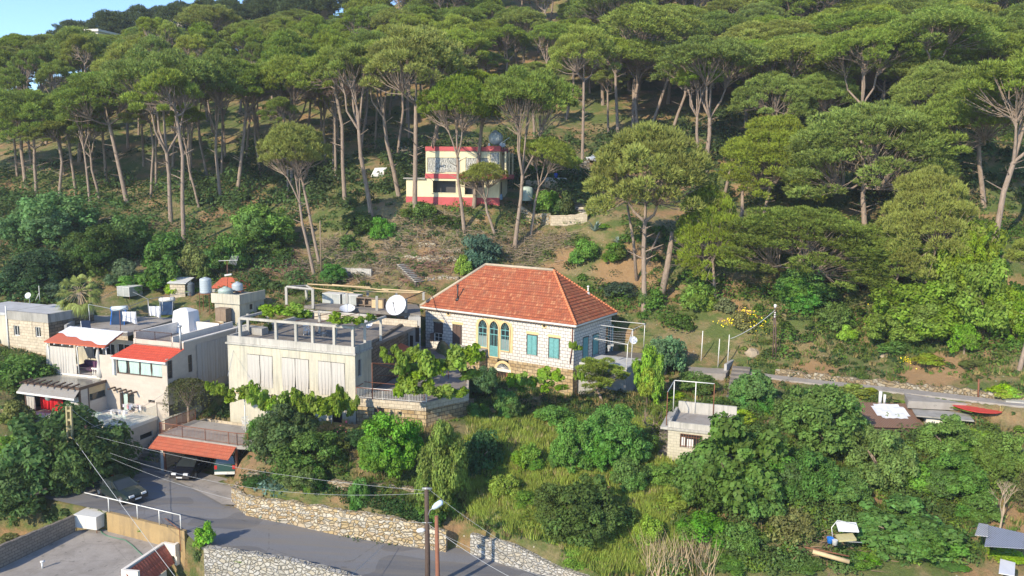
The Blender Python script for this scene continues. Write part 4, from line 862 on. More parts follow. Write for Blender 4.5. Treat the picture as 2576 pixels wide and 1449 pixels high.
for i in range(8):
    x=afl[0]+.3+i*(afr[0]-afl[0]-.5)/7;mb.wbox(bw,x-.05,x+.05,-.2,.45,az-.2,az-.11)
mb.build('awning_frame',mMetalP,lh)
mb=MB();mb.wbox(bw,bw.L-1.3,bw.L,0,.12,6.75,6.88);mb.wbox(bw,bw.L-1.3,bw.L,0,.1,6.12,6.2)
for i in range(6):mb.lathe(bw.pt(bw.L-1.2+i*.22,.05,6.2),[(.06,0),(.035,.1),(.07,.25),(.03,.45),(.06,.55)],8)
mb.build('stone_balustrade',mWhite,lh)
rail(lh,[bw.pt(s1+.1,0,6.12),bw.pt(bw.L-1.35,0,6.12)],.65,mDark,.1)
# tarp over the awning
mb=MB();nu,nv=22,12;rg=random.Random(3);gp=[[None]*(nv+1) for _ in range(nu+1)]
n_=np.cross(aB-aA,aD-aA);n_/=np.linalg.norm(n_)
for i in range(nu+1):
    for j in range(nv+1):
        u=i/nu;v=j/nv;lo_=.55-.5*u+.04*math.sin(u*20);vv_=lo_+(1.03-lo_)*v if u<.95 else lo_+(1.03-lo_)*v
        p=(aA*(1-u)+aB*u)*(1-vv_)+(aD*(1-u)+aC*u)*vv_;gp[i][j]=p+n_*(.05+.025*math.sin(i*1.9+j*.6)*math.sin(j*1.3)+.02*rg.random())
for i in range(nu):
    for j in range(nv):mb.poly(gp[i][j],gp[i+1][j],gp[i+1][j+1],gp[i][j+1],smooth=True)
solo('tarpaulin','white plastic tarpaulin spread over the faded red awning roof of the villa','tarpaulin',mb,mTarp)
# tied curtain at the balcony post
p=bw.pt(bw.L-.45,.12,az-.15);mb=MB();mb.tube([p,p-[.02,0,.8],p-[0,0,1.3],p-[-.1,0,1.9],p-[-.15,0,2.6]],[.07,.2,.09,.3,.38],7);mb.build('tied_curtain',mCloth,lh)
# sofa
p=bw.pt(3.35,-1.3,6.12);sf=thing('sofa','dark purple tufted sofa on the upper balcony','sofa',p);mb=MB();mb.box(p-[.8,.3,-.15],V3((t19[0]*1.9,t19[1]*1.9,0)),V3((n19[0]*.8,n19[1]*.8,0)),(0,0,.3));mb.build('seat',mPurple,sf)
mb=MB();q=p-[.8,.3,-.35]+V3((n19[0]*.6,n19[1]*.6,0));mb.box(q,V3((t19[0]*1.9,t19[1]*1.9,0)),V3((n19[0]*.25,n19[1]*.25,0)),(0,0,.55));mb.build('backrest',mPurple,sf)
for k_ in (0,1.72):
    mb=MB();q=p-[.8,.3,-.15]+V3((t19[0]*k_,t19[1]*k_,0));mb.box(q,V3((t19[0]*.2,t19[1]*.2,0)),V3((n19[0]*.8,n19[1]*.8,0)),(0,0,.5));mb.build('armrest',mPurple,sf)
# drying racks on the balcony
def rack(p,lab,seed,rz):
    rg=random.Random(seed);t=thing('drying_rack',lab,'clothes airer',p,'clothes airers on the balcony');c,s=math.cos(rz),math.sin(rz);T=lambda x,y,z:np.array((p[0]+c*x-s*y,p[1]+s*x+c*y,p[2]+z));mb=MB()
    for x in (-.85,.85):mb.tube([T(x,-.28,.85),T(x,.28,.85)],.014,4)
    for y in np.linspace(-.28,.28,7):mb.tube([T(-.85,y,.85),T(.85,y,.85)],.009,3)
    for x in (-.35,.35):mb.tube([T(x-.25,-.3,0),T(x+.25,.28,.85)],.014,4).tube([T(x+.25,.3,0),T(x-.25,-.28,.85)],.014,4)
    mb.build('frame',mPlWhite,t)
    for i in range(7):
        x=-.8+i*.24;y=rg.choice([-.28,-.1,.1,.28]);h=rg.uniform(.2,.45);mb=MB()
        for k_ in (-.012,.012):mb.poly(T(x,y+k_,.86),T(x+.2,y+k_,.86),T(x+.2,y+k_*2,.86-h),T(x,y+k_*2,.86-h))
        mb.poly(T(x,y-.012,.86),T(x,y+.012,.86),T(x+.2,y+.012,.86),T(x+.2,y-.012,.86))
        mb.build('garment',plain('garment_%d_%d'%(seed,i),rg.choice([(.7,.72,.75),(.25,.3,.45),(.55,.5,.6),(.06,.07,.1),(.6,.68,.72),(.5,.25,.3)])),t)
rack(G(zA(1310,850),TZ),'clothes airer with small garments nearer the balcony edge',1,-.3);rack(G(zA(1480,770),TZ),'clothes airer with blue and white laundry nearer the terrace door',2,-.4)
p=G(zA(810,870),TZ);mb=MB();mb.lathe(p-[0,0,-.9],[(1.0,0),(.6,.22),(.05,.4)],8);t=solo('parasol','faded blue parasol by the walnut tree at the left end of the balcony','parasol',mb,mBlueTarp)
# red sheet items hung in the glass room
mb=curtain(Wall(WW.pt(1.,-.6,0)[:2],WW.pt(WW.L-1.2,-.5,0)[:2]),0,2.6,TZ+.1,TZ+1.5,0,.15,.5,n=40,seed=11);solo('red_cushions','bright red draped covers inside the front glass room','covers',mb,mRedCloth)
p=WW.pt(3.,.3,RZ2-1.05);mb=MB();mb.lathe(p,[(.03,-.3),(.2,-.22),(.28,0),(.2,.22),(.03,.3)],14);solo('globe_lamp','pale round globe hanging at the front of the glass room','lamp',mb,mGlassM)
# ================================================================ OLD STONE HOUSES ON THE LEFT
oh=thing('stone_cottage','small old limestone house with a white coated flat roof at the left edge','house',(-33,78,7));RZo=10.3
q0=G(z1(60,560),RZo)[:2];q1=G(z1(480,600),RZo)[:2];oL=np.linalg.norm(q1-q0);ot=(q1-q0)/oL;on=np.array([-ot[1],ot[0]]);qb=5.2
Wo=Wall(q0,q1);Ws=Wall(q1,q1+on*qb);w1=rr(Wo,z1,135,698,200,805);w2=rr(Wo,z1,352,712,415,820)
mb=MB();wallmesh(mb,Wo,5,RZo-.7,[w1,w2]);wallmesh(mb,Wall(q0+on*qb,q0),5,RZo);mb.build('wall',mOldStone,oh)
mb=MB();wallmesh(mb,Ws,5,RZo-.7);mb.build('side_wall',mDarkStone,oh,'blackened stone side wall')
mb=MB();
for W_ in (Wo,Ws):mb.wbox(W_,-.05 if W_ is Wo else 0,W_.L+(.05 if W_ is Wo else 0),-.25,.05,RZo-.7,RZo+.12)
mb.build('parapet',mConc,oh);mb=MB();mb.prism([P3(p,0) for p in (q0+on*.25,q1+on*.25-ot*.25,q1+on*qb-ot*.25,q0+on*qb)],RZo-.3,RZo-.02);mb.build('roof_coat',mRoofW,oh)
for w_ in (w1,w2):window(oh,Wo,w_,mPlWhite,mGlass,1,0,-.12,.06)
P=arch_pts(w2[0]-.35,w2[1]+.35,w2[2],w2[3]+1.05,False,10)
mb=MB();ringmb(mb,Wo,P[2:] if False else P,.12,-.02,.03);mb.build('blind_arch',mOldStone,oh)
al=q0-ot*.02;mb=MB();Wl_=Wall(q0-ot*6,q0-ot*.02);wallmesh(mb,Wl_,5,RZo-.35);mb.build('plaster_wing',mCream,oh);mb=MB();mb.prism([P3(p,0) for p in (q0-ot*6-on*.1,q0-ot*.03-on*.1,q0-ot*.03+on*5,q0-ot*6+on*5)],RZo-.35,RZo-.1);mb.build('wing_roof',mRoofW,oh)
mb=MB();mb.tube([Wo.pt(.1,.08,5),Wo.pt(.1,.08,RZo+.6)],.06,6);mb.build('downpipe',mMetalP,oh)
dish(*z1(287,400),q1[1]+3.4,.62,'small white satellite dish on the roof of the old house at the left edge',(-.1,-.9,.4),stand=.8)
mb=MB();p=gY(*z1(400,440),q1[1]+4.2);mb.tube([p,p+[0,0,1.4]],.03,5).tube([p+[0,0,.7],p+[-.4,0,0]],.025,5);solo('vent_pipe','thin upright pipe with a slanting brace on the old house roof','pipe',mb,mMetalP)
# older roof behind the villa
bk=thing('rear_house','older flat roofed house behind the villa with a cluttered grey roof terrace','house',(-34,76,8));BZ=8.9
bp4=[G(z1(650,742),BZ)[:2],G(z1(1282,775),BZ)[:2],G(z1(1940,590),BZ)[:2],G(z1(2145,560),BZ)[:2],G(z1(2100,440),BZ)[:2],G(z1(1150,455),BZ)[:2]]
mb=MB();mb.prism([P3(p,0) for p in bp4],BZ-.3,BZ);mb.build('roof_deck',mDeck,bk)
mb=MB()
for i in (0,5):
    W_=Wall(bp4[(i)%6],bp4[(i+1)%6]);wallmesh(mb,W_,4,BZ-.3,d=-.02)
mb.build('wall',mOldStone,bk)
mb=MB();W_=Wall(bp4[5],bp4[0]);mb.wbox(W_,0,W_.L,-.2,0.02,BZ-.31,BZ+.45);mb.build('parapet',mGreyPl,bk)
mb=MB();W_=Wall(bp4[0],bp4[1]);mb.wbox(W_,.2,W_.L,-.2,0,BZ-.32,BZ+.12);mb.build('front_kerb',mRoofW,bk)
mb=MB();W_=Wall(bp4[5],bp4[4]);mb.wbox(W_,0,W_.L,-.0,.25,BZ-.31,BZ+.8);mb.build('rear_parapet',mGreyPl,bk)
W_=Wall(K+n19*8.-t19*5.2,K+n19*8.-t19*1.1);mb=MB();mb.wbox(W_,0,W_.L,-.15,.0,UZ,UZ+1.0);mb.build('terrace_back_parapet',mWhite,lh)
# tank tower
TZ2=8.9;tw0=G(z1(2167,648),TZ2)[:2];tw1=tw0+t19*3.0;tw=thing('tank_tower','cream stair tower with an overhanging parapet carrying water tanks','stair tower',(tw0[0],tw0[1],TZ2))
Tf=Wall(tw0,tw1);Ts=Wall(tw1,tw1+n19*4);th=Tf.hit(*z1(2165,468))[1];tt=Tf.hit(*z1(2145,375),d=.2)[1]
mb=MB();wallmesh(mb,Tf,5,th);wallmesh(mb,Ts,5,th,[(1.6,2.1,th-.8,th-.25)]);wallmesh(mb,Wall(tw0+n19*4,tw0),5,th);mb.build('wall',mCream,tw)
mb=MB();mb.prism([P3(p,0) for p in (tw0-t19*.25-n19*.2,tw1+t19*.2-n19*.2,tw1+t19*.2+n19*4,tw0-t19*.25+n19*4)],th,tt-.35)
for W_ in (Wall(tw0-t19*.25-n19*.2,tw1+t19*.2-n19*.2),Wall(tw1+t19*.2-n19*.2,tw1+t19*.2+n19*4)):mb.wbox(W_,0,W_.L,-.15,.001,tt-.349,tt)
mb.build('parapet',mCream,tw);mb=MB();mb.wbox(Ts,1.6,2.1,-.1,-.05,th-.8,th-.25);mb.build('window',mDark,tw)
def tank(f,x,yb,yt,wpx,Yd,lab,mat,stand=0,dome=.25,horiz=False):
    c=gY(*f(x,yb),Yd);h=gY(*f(x,yt),Yd)[2]-c[2];a=gY(*f(x-wpx/2,yb),Yd);r=abs(c[0]-a[0]);t=thing('water_tank',lab,'water tank',(c[0],c[1],c[2]-stand));mb=MB()
    pr=[(r*.97,0),(r,.05*h)]
    for i in range(1,7):z=h*(.05+(1-dome-.05)*i/7);pr+=[(r,z-.03),(r*.975,z),(r,z+.03)]
    pr+=[(r,h*(1-dome)),(r*.85,h*(1-dome*.55)),(r*.45,h*(1-dome*.15)),(r*.28,h*(1-dome*.12))];mb.lathe(c,pr,24);mb.build('body',mat,t)
    mb=MB();mb.lathe(c+[0,0,h*(1-dome*.13)],[(r*.3,0),(r*.3,h*dome*.2),(r*.2,h*dome*.3)],14);mb.build('lid',mat,t)
    if stand>0:
        mb=MB();mb.aabb(c[0]-r,c[0]+r,c[1]-r,c[1]+r,c[2]-.08,c[2]-.01);mb.build('platform',mRust,t)
        for i,j in ((-1,-1),(1,-1),(1,1),(-1,1)):
            mb=MB();mb.tube([(c[0]+i*r*.85,c[1]+j*r*.85,c[2]-stand),(c[0]+i*r*.85,c[1]+j*r*.85,c[2]-.08)],.04,4);mb.build('leg',mRust,t)
    return t
tank(z1,2072,372,215,115,tw0[1]+1.5,'tall grey plastic water tank on a stand left of the stair tower',mTankG,2.2,.12)
tank(z1,2270,375,312,145,tw0[1]+1.2,'squat pale green water tank at the front of the stair tower roof',mTankGr,0,.5)
tank(z1,2390,345,262,110,tw0[1]+2.6,'round pale grey water tank behind on the stair tower roof',mTankG,.3,.35)
tank(z1,1925,400,262,70,tw0[1]+5.5,'dark grey water tank half hidden by shrubs behind the villa',plain('dark_tank',(.07,.09,.11)),0,.15)
# red hip roof behind
rz=gY(*z1(2300,325),tw0[1]+6);hr=thing('red_roofed_shed','small shed with a red ribbed hip roof behind the stair tower','shed',rz);a=gY(*z1(2110,325),tw0[1]+5.5);b=gY(*z1(2475,345),tw0[1]+5.5);b[2]=a[2];ap=gY(*z1(2235,216),tw0[1]+7);d_=V3((.8,2.6,0));a2=a+d_+[.6,.6,0];b2=b+d_
ap2=ap+[.9,.4,0]
mb=MB();mb.poly(a,b,ap2,ap).poly(b,b2,ap2).poly(b2,a2,ap,ap2).poly(a2,a,ap);mb.build('roof',mTinRed,hr);mb=MB();W_=Wall(a+[.2,.2,0],b+[-.2,.2,0]);wallmesh(mb,W_,a[2]-2.6,a[2]);wallmesh(mb,Wall(b+[-.2,.2,0],b2-[.2,.2,0]),a[2]-2.6,a[2]);mb.build('wall',mConcL,hr)
# antenna
p=gY(*z1(2285,250),tw0[1]+4);an=thing('tv_antenna','tall branched television antenna mast above the stair tower','antenna',p-[0,0,2]);tp=gY(*z1(2285,50),tw0[1]+4);mb=MB();mb.tube([p-[0,0,2],tp],.03,5);mb.build('mast',mRust,an);mb=MB();mb.tube([tp+[-.9,0,0],tp+[1.1,0,.1]],.03,4)
for i in range(6):
    q=tp+[.35+i*.14,0,.06];mb.tube([q-[.0,.5,.25+.04*i],q+[0,.5,.45]],.015,3)
mb.build('array',mMetalP,an);mb=MB();q=gY(*z1(2290,190),tw0[1]+4);mb.box(q-[.3,.1,.12],(.7,.1,.1),(0,.2,0),(0,0,.16));mb.build('amplifier',mPlWhite,an)
# grey metal box on legs, shed
Yb=bp4[0][1]+12
box_thing('metal_water_box','square galvanised water box on legs behind the palm','water tank',z1,1182,1305,430,310,Yb-1.2,1.9,mSheet,.3,trim=mMetalP)
sh=gY(*z1(1780,400),tw0[1]+5);t=thing('garden_shed','makeshift shed with a pale sheet roof among shrubs behind the villa','shed',sh);a=gY(*z1(1680,275),sh[1]);b=gY(*z1(1870,280),sh[1]);mb=MB();mb.box(a,b-a,(0,2.4,.35),(0,0,.06));mb.build('roof',mMetalP,t);mb=MB();W_=Wall(a+[.2,.2,0],b+[-.2,.2,0]);wallmesh(mb,W_,sh[2]-1.5,a[2]);wallmesh(mb,Wall(b+[-.2,.2,0],b+[-.2,2.,0]),sh[2]-1.5,a[2]+.1);mb.build('wall',mOldStone,t)
# solar heaters, panel, laundry, covered oven
def heater(f,xc,yc,Yd,lab,tankmat,colm):
    p=gY(*f(xc,yc),Yd);t=thing('solar_water_heater',lab,'solar heater',(p[0],p[1],BZ));mb=MB();mb.tube([p-[.75,-.1,0],p+[.75,0.1,.12]],.25,14);mb.build('tank',tankmat,t)
    mb=MB();mb.box(p+[-.6,-.15,-.2],(1.25,0,.05),(.35,-1.1,-1.15),(.02,.05,.03));mb.build('collector',glassm('collector_blue_'+lab[:5],(.03,.06,.12)),t)
    mb=MB()
    for x in (-.68,.66):mb.tube([p+[x,-.1,-.1],p+[x+.35,-1.25,-1.35]],.045,4).tube([p+[x,.1,-.2],(p[0]+x,p[1]+.2,BZ)],.04,4)
    mb.build('stand',colm,t);mb=MB();mb.lathe(p-[.78,-.1,0],[(.27,0),(.25,.06),(.1,.1)],14,(-1,0,0));mb.build('end_cap',colm,t)
heater(z1,1200,535,bp4[0][1]+4,'solar water heater with a bright blue frame on the cluttered roof',mTankW,mBlue)
heater(z1,1680,445,bp4[0][1]+8.5,'grey solar water heater at the back of the cluttered roof',mMetalP,mMetal)
p=G(z1(850,695),BZ+.3);sp=thing('photovoltaic_module','dark solar panel leaning at the front edge of the cluttered roof','solar panel',(p[0],p[1],BZ));mb=MB();mb.box(G(z1(815,655),BZ+1.),V3((.75,.1,0)),V3((.55,-.9,-.9)),(.03,.04,.05));mb.build('cells',glassm('solar_cells',(.02,.03,.06)),sp);mb=MB();q=G(z1(815,655),BZ+1.);mb.tube([q,(q[0],q[1]+.1,BZ)],.03,4).tube([q-[.03,0,0],q+[.52,-.9,-.9]],.03,4);mb.build('frame',mMetalP,sp)
for i,(x0,x1,y,l) in enumerate(((1235,1375,560,'white sheet hanging to dry beside the blue framed solar heater'),(1505,1620,505,'second white sheet hanging further back on the cluttered roof'))):
    a=G(z1(x0,y+140),BZ);b=G(z1(x1,y+140),BZ);W_=Wall(a[:2],b[:2]);mb=curtain(W_,0,W_.L,BZ+.25,gY(*z1(x0,y),a[1])[2],0,.08,.5,n=24,seed=20+i,bottom=.2);solo('bed_sheet',l,'sheet',mb,mTarp)
bf=thing('roof_pipe_frame','rusting pipe framework standing over the cluttered roof behind the villa','frame',(bp4[0][0],bp4[0][1],BZ))
fp=[G(z1(905,700),BZ),G(z1(1215,770),BZ),G(z1(1500,640),BZ),G(z1(1245,500),BZ),G(z1(1640,610),BZ),G(z1(1920,560),BZ)]
tops=[]
for p in fp:
    mb=MB();mb.tube([p,p+[0,0,2.1]],.035,5);mb.build('post',mRust if len(tops)%2 else mMetal,bf);tops.append(p+[0,0,2.1])
for i,j in ((0,1),(0,3),(1,2),(3,2),(2,4),(4,5),(3,5)):
    mb=MB();mb.tube([tops[i],tops[j]],.028,4);mb.build('rail',mMetal,bf)
p=G(z1(1810,770),UZ);ct=thing('covered_oven','bulky garden oven wrapped in white sheeting on the upper terrace','covered oven',p)
a=p+[-.9,.2,0];mb=MB();n=10;U=V3((t19[0],t19[1],0));N=V3((n19[0],n19[1],0));rg=random.Random(8)
base=[a,a+U*2.1,a+U*2.2+N*1.6,a+N*1.6];
def ring(sc,z,jit=0,sh=0):
    c=sum(base)/4;out=[]
    for i in range(4):
        for k_ in range(4):
            q=base[i]+(base[(i+1)%4]-base[i])*k_/4;out.append(c+(q-c)*(sc*(1+jit*rg.uniform(-1,1)))+[sh,0,z])
    return out
Rg=[ring(1.15,0,.1),ring(.98,.5,.08),ring(.86,1.1,.04),ring(.84,1.75,.02),ring(.80,2.0,.02),ring(.30,2.25,.02)]
for r_,s_ in zip(Rg[:-1],Rg[1:]):
    for i in range(16):mb.poly(r_[i],r_[(i+1)%16],s_[(i+1)%16],s_[i])
mb.poly(*Rg[-1]);mb.build('cover',mTarp,ct)
p=G(z1(2225,650),UZ);box_thing('slatted_crate','brown slatted wooden crate at the foot of the stair tower','crate',z1,2168,2275,652,528,tw0[1]-1.2,.8,mWood,0,trim=mWood)
# ladder
a=G(z1(2520,580),9.);b=gY(*z1(2490,465),a[1]+.8);ld=thing('ladder','short dark ladder leaning on the stair tower','ladder',a);mb=MB();o=V3((.35,-.1,0));mb.tube([a,b],.03,4).tube([a+o,b+o],.03,4)
mb.build('stiles',mDark,ld);mb=MB()
for i in range(1,7):q=a+(b-a)*i/7;mb.tube([q,q+o],.02,4)
mb.build('rungs',mDark,ld)
# ================================================================ CARPORT
cp=thing('carport','concrete carport with a railed terrace on top and a red tiled awning','carport',(P1[0],P1[1],0));SZ=3.1;U2=P2+t19*.0;back=4.2
Wc=Wall(P1,P2)
mb=MB();mb.prism([P3(p,0) for p in (P1,P2+t19*.0,P2+t19*.9+n19*.2,P2+t19*1.2+n19*back,P1+n19*back)],SZ-.28,SZ);mb.build('roof_slab',mDeck,cp)
mb=MB()
for s,mt_ in ((.12,1),):mb.wbox(Wc,.1,.35,-.3,-.05,-.1,SZ-.28)
mb.build('pillar',mConcL,cp);mb=MB();mb.wbox(Wc,Wc.L-.22,Wc.L-.06,-.2,-.05,-.1,SZ-.28);mb.wbox(Wc,.36,.5,-.2,-.05,-.1,SZ-.28);mb.build('post',mRust,cp)
mb=MB();wallmesh(mb,Wall(P1+n19*(5.6),P2+n19*5.6+t19),-.1,SZ-.28);wallmesh(mb,Wall(P2+n19*2.4+t19*.6,P2+n19*5.6+t19*1.),-.1,SZ-.28);wallmesh(mb,Wall(P1+n19*.3,P1+n19*5.6),-.1,SZ-.28);mb.wbox(Wall(P1+n19*.3,P1+n19*5.6),0,5.3,-.2,-.02,-.1,SZ-.28);mb.wbox(Wall(P2+n19*3.+t19*.6,P2+n19*5.6+t19),0,2.5,-.3,0,-.1,SZ-.28);mb.build('back_wall',mOldStone,cp)
l0=Wc.hit(*z2(1120,485),d=1.1);l1=Wc.hit(*z2(1722,572),d=1.1);zl=(l0[1]+l1[1])/2;aw0=Wc.pt(l0[0],1.1,zl);aw1=Wc.pt(l1[0],1.1,zl);mb=MB();courses(mb,aw0,aw1,Wc.pt(Wc.L,.02,SZ-.1),Wc.pt(.0,.02,SZ-.1),.3,.02);mb.poly(aw0-[0,0,.03],Wc.pt(.0,.02,SZ-.14),Wc.pt(Wc.L,.02,SZ-.14),aw1-[0,0,.03]);mb.build('awning',tiles('carport_tiles',[(.38,.085,.045),(.46,.12,.06),(.42,.10,.05)],.3,.2,.012,.35),cp)
rail(cp,[P3(P1+n19*back+t19*.1,SZ),P3(P1+t19*.1+n19*.1,SZ),P3(P2+n19*.1,SZ),P3(P2+t19*.85+n19*.3,SZ)],.95,mRust,.13)
pchair(gz(*z2(1858,335),SZ)+[0,0,0],.6,'white plastic armchair by the railing of the carport terrace')
# steps beside garage
st=thing('concrete_steps','worn concrete steps climbing between the garage and the carport','steps',(G0[0]+1,G0[1],0));mb=MB();a=G(z2(1010,625),0.);b=G(z2(1190,640),0.);b=a+V3((t19[0],t19[1],0))*2.6
for i in range(12):
    o=V3((n19[0],n19[1],0))*(.32*i)+[0,0,-.3];mb.box(a+o,b-a,V3((n19[0]*.34,n19[1]*.34,0)),(0,0,.3+.23*(i+1)))
mb.build('treads',mDeckD,st)
# planter with flowers beside villa
mb=MB();a=G(z2(1225,350),2.4);mb.box(gz(*z2(1225,345),2.6),V3((t19[0]*.3,t19[1]*.3,0)),V3((n19[0]*4.5,n19[1]*4.5,0)),(0,0,.9));mb.build('planter_wall',mCream,st)
# ================================================================ STONE WALLS
def rwall(name,lab,pts,bot,top,th,mat,cap=None,jag=.0,seed=0):
    # pts world xy left->right; thickness behind
    rg=random.Random(seed);mb=MB();Q=[]
    for i in range(len(pts)-1):
        n=max(int(np.linalg.norm(np.array(pts[i+1])-pts[i])/.45),1)
        for j in range(n+(i==len(pts)-2)):
            t=j/n;Q.append((np.array(pts[i])*(1-t)+np.array(pts[i+1])*t,bot[i]*(1-t)+bot[i+1]*t,top[i]*(1-t)+top[i+1]*t+rg.uniform(-jag,jag)))
    fr_=[];bk_=[]
    for i,(p,b,t) in enumerate(Q):
        a=Q[max(i-1,0)][0];c=Q[min(i+1,len(Q)-1)][0];d=(c-a)/np.linalg.norm(c-a);n=np.array([d[1],-d[0]]);fr_.append((p,b,t,n))
    for (p,b,t,n),(q,b2,t2,n2) in zip(fr_[:-1],fr_[1:]):
        A_=lambda p,n,d,z:(p[0]+n[0]*d,p[1]+n[1]*d,z)
        mb.poly(A_(p,n,.04,b),A_(q,n2,.04,b2),A_(q,n2,0,t2),A_(p,n,0,t)).poly(A_(p,n,0,t),A_(q,n2,0,t2),A_(q,n2,-th,t2),A_(p,n,-th,t)).poly(A_(q,n2,-th,b2),A_(p,n,-th,b),A_(p,n,-th,t),A_(q,n2,-th,t2))
    for (p,b,t,n) in (fr_[0],fr_[-1]):mb.poly((p[0]+n[0]*.04,p[1]+n[1]*.04,b),(p[0]-n[0]*th,p[1]-n[1]*th,b),(p[0]-n[0]*th,p[1]-n[1]*th,t),(p[0],p[1],t))
    return solo(name,lab,'wall',mb,mat)
def pxl(*c):return [gz(x,y,z)[:2] for x,y,z in c]
wp=pxl((597,1228,.0),(583,1262,.0),(620,1290,-.05),(730,1310,-.15),(850,1338,-.35),(990,1366,-.7),(1122,1390,-1.))
tops_=[.6,1.05,1.15,1.2,1.25,1.1,.35];rwall('retaining_wall','long cream rubble retaining wall along the upper side of the road','',[0],[0],0,mRubble) if False else rwall('retaining_wall','long cream rubble retaining wall along the upper side of the road',wp,[-.4,-.4,-.5,-.6,-.8,-1.2,-1.5],tops_,.35,mRubble,jag=.09,seed=1)
p=wp[-1];
wp2=pxl((1183,1392,-1.05),(1290,1425,-1.2),(1400,1458,-1.5),(1480,1500,-1.8));t2_=[gY(1183,1345,wp2[0][1])[2],gY(1290,1372,wp2[1][1])[2],gY(1400,1428,wp2[2][1])[2],-.6]
rwall('retaining_wall','white rubble retaining wall at the road side below the shrubby slope',wp2,[-1.4,-1.6,-1.9,-2.2],t2_,.35,mRubbleW,jag=.04,seed=2)
wp3=pxl((512,1378,.15),(620,1392,.1),(760,1418,-.1),(900,1458,-.4),(1000,1492,-.6))
rwall('parapet_wall','pale rubble wall holding up the near edge of the road',wp3,[-4.5]*5,[.15,.1,-.1,-.4,-.6],.45,mRubbleW,jag=.09,seed=3)
# garden terrace wall (low, overgrown)
wp4=pxl((610,1225,1.5),(740,1238,1.6),(860,1262,1.6),(1000,1262,1.5),(1110,1290,.9));rwall('garden_wall','low overgrown rubble terrace wall above the vegetable bed',[q+np.array([0,.9]) for q in wp4],[.6,.8,.8,.6,.2],[2.3,2.5,2.5,2.3,1.7],.4,mRubbleD,jag=.12,seed=4)
# path kerb wall right
wp5=[p[:2]+np.array([0,1.15]) for p in PW[2:]];rwall('bank_wall','broken low limestone wall at the foot of the bank behind the footpath',wp5,[z-.5 for z in [p[2] for p in PW[2:]]],[p[2]+.45 for p in PW[2:]],.3,mRubbleD,jag=.15,seed=5)
# ================================================================ BOTTOM-LEFT ROOF
dk=thing('flat_roof_building','flat concrete roof of a building below the road at the lower left','roof',(-28,52,-4));DZ=-1.3
dA=G(zB(800,520),DZ);dB=G(zB(2080,640),DZ);dC=G(zB(1380,935),DZ);dD=gz(-60,1449+60,DZ);dE=gz(380,1600,DZ);dF=gz(-60,1200+1000*.225+40,DZ)
mb=MB();mb.prism([(p[0],p[1]) for p in (gz(0,zB(0,900)[1],DZ),G(zB(820,500),DZ),G(zB(1240,440),DZ),G(zB(2080,640),DZ),G(zB(1840,640),DZ),G(zB(1380,930),DZ),gz(280,1560,DZ),gz(-260,1560,DZ))],DZ-.3,DZ)
mb.build('deck',mDeck,dk)
yw=[G(zB(1190,285),.15),G(zB(2060,505),.1)];Wy=Wall(yw[0][:2],yw[1][:2]);mb=MB();mb.wbox(Wy,0,Wy.L,-.25,0,-3,.12);solo('yellow_wall','ochre rendered wall below the roadside railing','wall',mb,mOchre)
rl=thing('road_railing','white pipe railing along the road above the ochre wall','railing',yw[0]);hp=[];
for x,yb,yt in ((1215,285,140),(1535,345,208),(1780,405,275),(2020,520,335)):
    s,_=Wy.hit(*zB(x,(yb+yt)/2),d=-.1);zt__=Wy.hit(*zB(x,yt),d=-.1)[1];mb=MB();p=Wy.pt(s,-.1,.1);q=Wy.pt(s,-.1,.1+1.05);mb.tube([p,q],.04,5);mb.build('post',mMetalP,rl);hp.append(q)
mb=MB();mb.tube([Wy.pt(-2.2,-.1,1.15)]+hp,.04,5);mb.build('handrail',mMetalP,rl)
a=G(zB(1855,395),DZ);mb=MB();p=G(zB(1858,555),DZ);b=Wy.pt(Wy.L-.3,.1,DZ);mb.tube([p,p+[0,0,1.3],b+[0,0,1.5],b,p+[0,0,.05]],.03,4);solo('rusty_gate_frame','thin rusty gate frame leaning at the corner of the concrete roof','gate',mb,mRust)
# cinder-block parapet
c0=gz(0,zB(0,900)[1],DZ)[:2];c1=G(zB(820,500),DZ)[:2];Wcb=Wall(c0-(c1-c0)*.4,c1);hz=[];mb=MB();L=Wcb.L;
for i in range(8):
    a=L*i/8;b=L*(i+1)/8;mb.wbox(Wcb,a,b,0,.22 if False else .2,DZ-1,DZ+1.55-i*.05);mb.wbox(Wcb,a,b,-.03,.0,DZ+1.5-i*.05,DZ+1.55-i*.05)
solo('block_wall','stepped cinder block wall along the left of the concrete roof','wall',mb,mCinder)
t,W_,s1,zb_,h=box_thing('steel_water_tank','large white painted steel water tank on short legs under the walnut tree','water tank',zB,842,1085,520,318,G(zB(960,495),DZ)[1],2.3,mMetalP,.42,yaw=R_(14),trim=mMetalP)
hs=[G(zB(x,y),DZ+.03) for x,y in ((1115,470),(1140,520),(1190,550),(1290,575),(1400,600),(1480,660),(1540,720),(1600,775))];mb=MB();mb.tube([hs[0]+[0,0,.9],hs[0]+[0,0,.5]]+hs,.03,5);solo('garden_hose','green garden hose trailing from the steel tank across the concrete roof','hose',mb,plain('hose_green',(.08,.22,.14),.5))
p=G(zB(475,915),DZ);mb=MB();mb.tube([p,p+[0,0,.42]],.06,8).tube([p+[-.08,-.08,.45],p+[.14,.08,.45]],.075,8);solo('vent_pipe','short white elbow vent pipe standing on the concrete roof','pipe',mb,mPlWhite)
mb=MB();a=G(zB(1260,450),DZ);b=G(zB(1980,605),DZ);mb.tube([a+[0,0,.06],b+[0,0,.06]],.04,4);solo('water_pipe','thin pipe lying along the foot of the ochre wall','pipe',mb,mWoodPale)
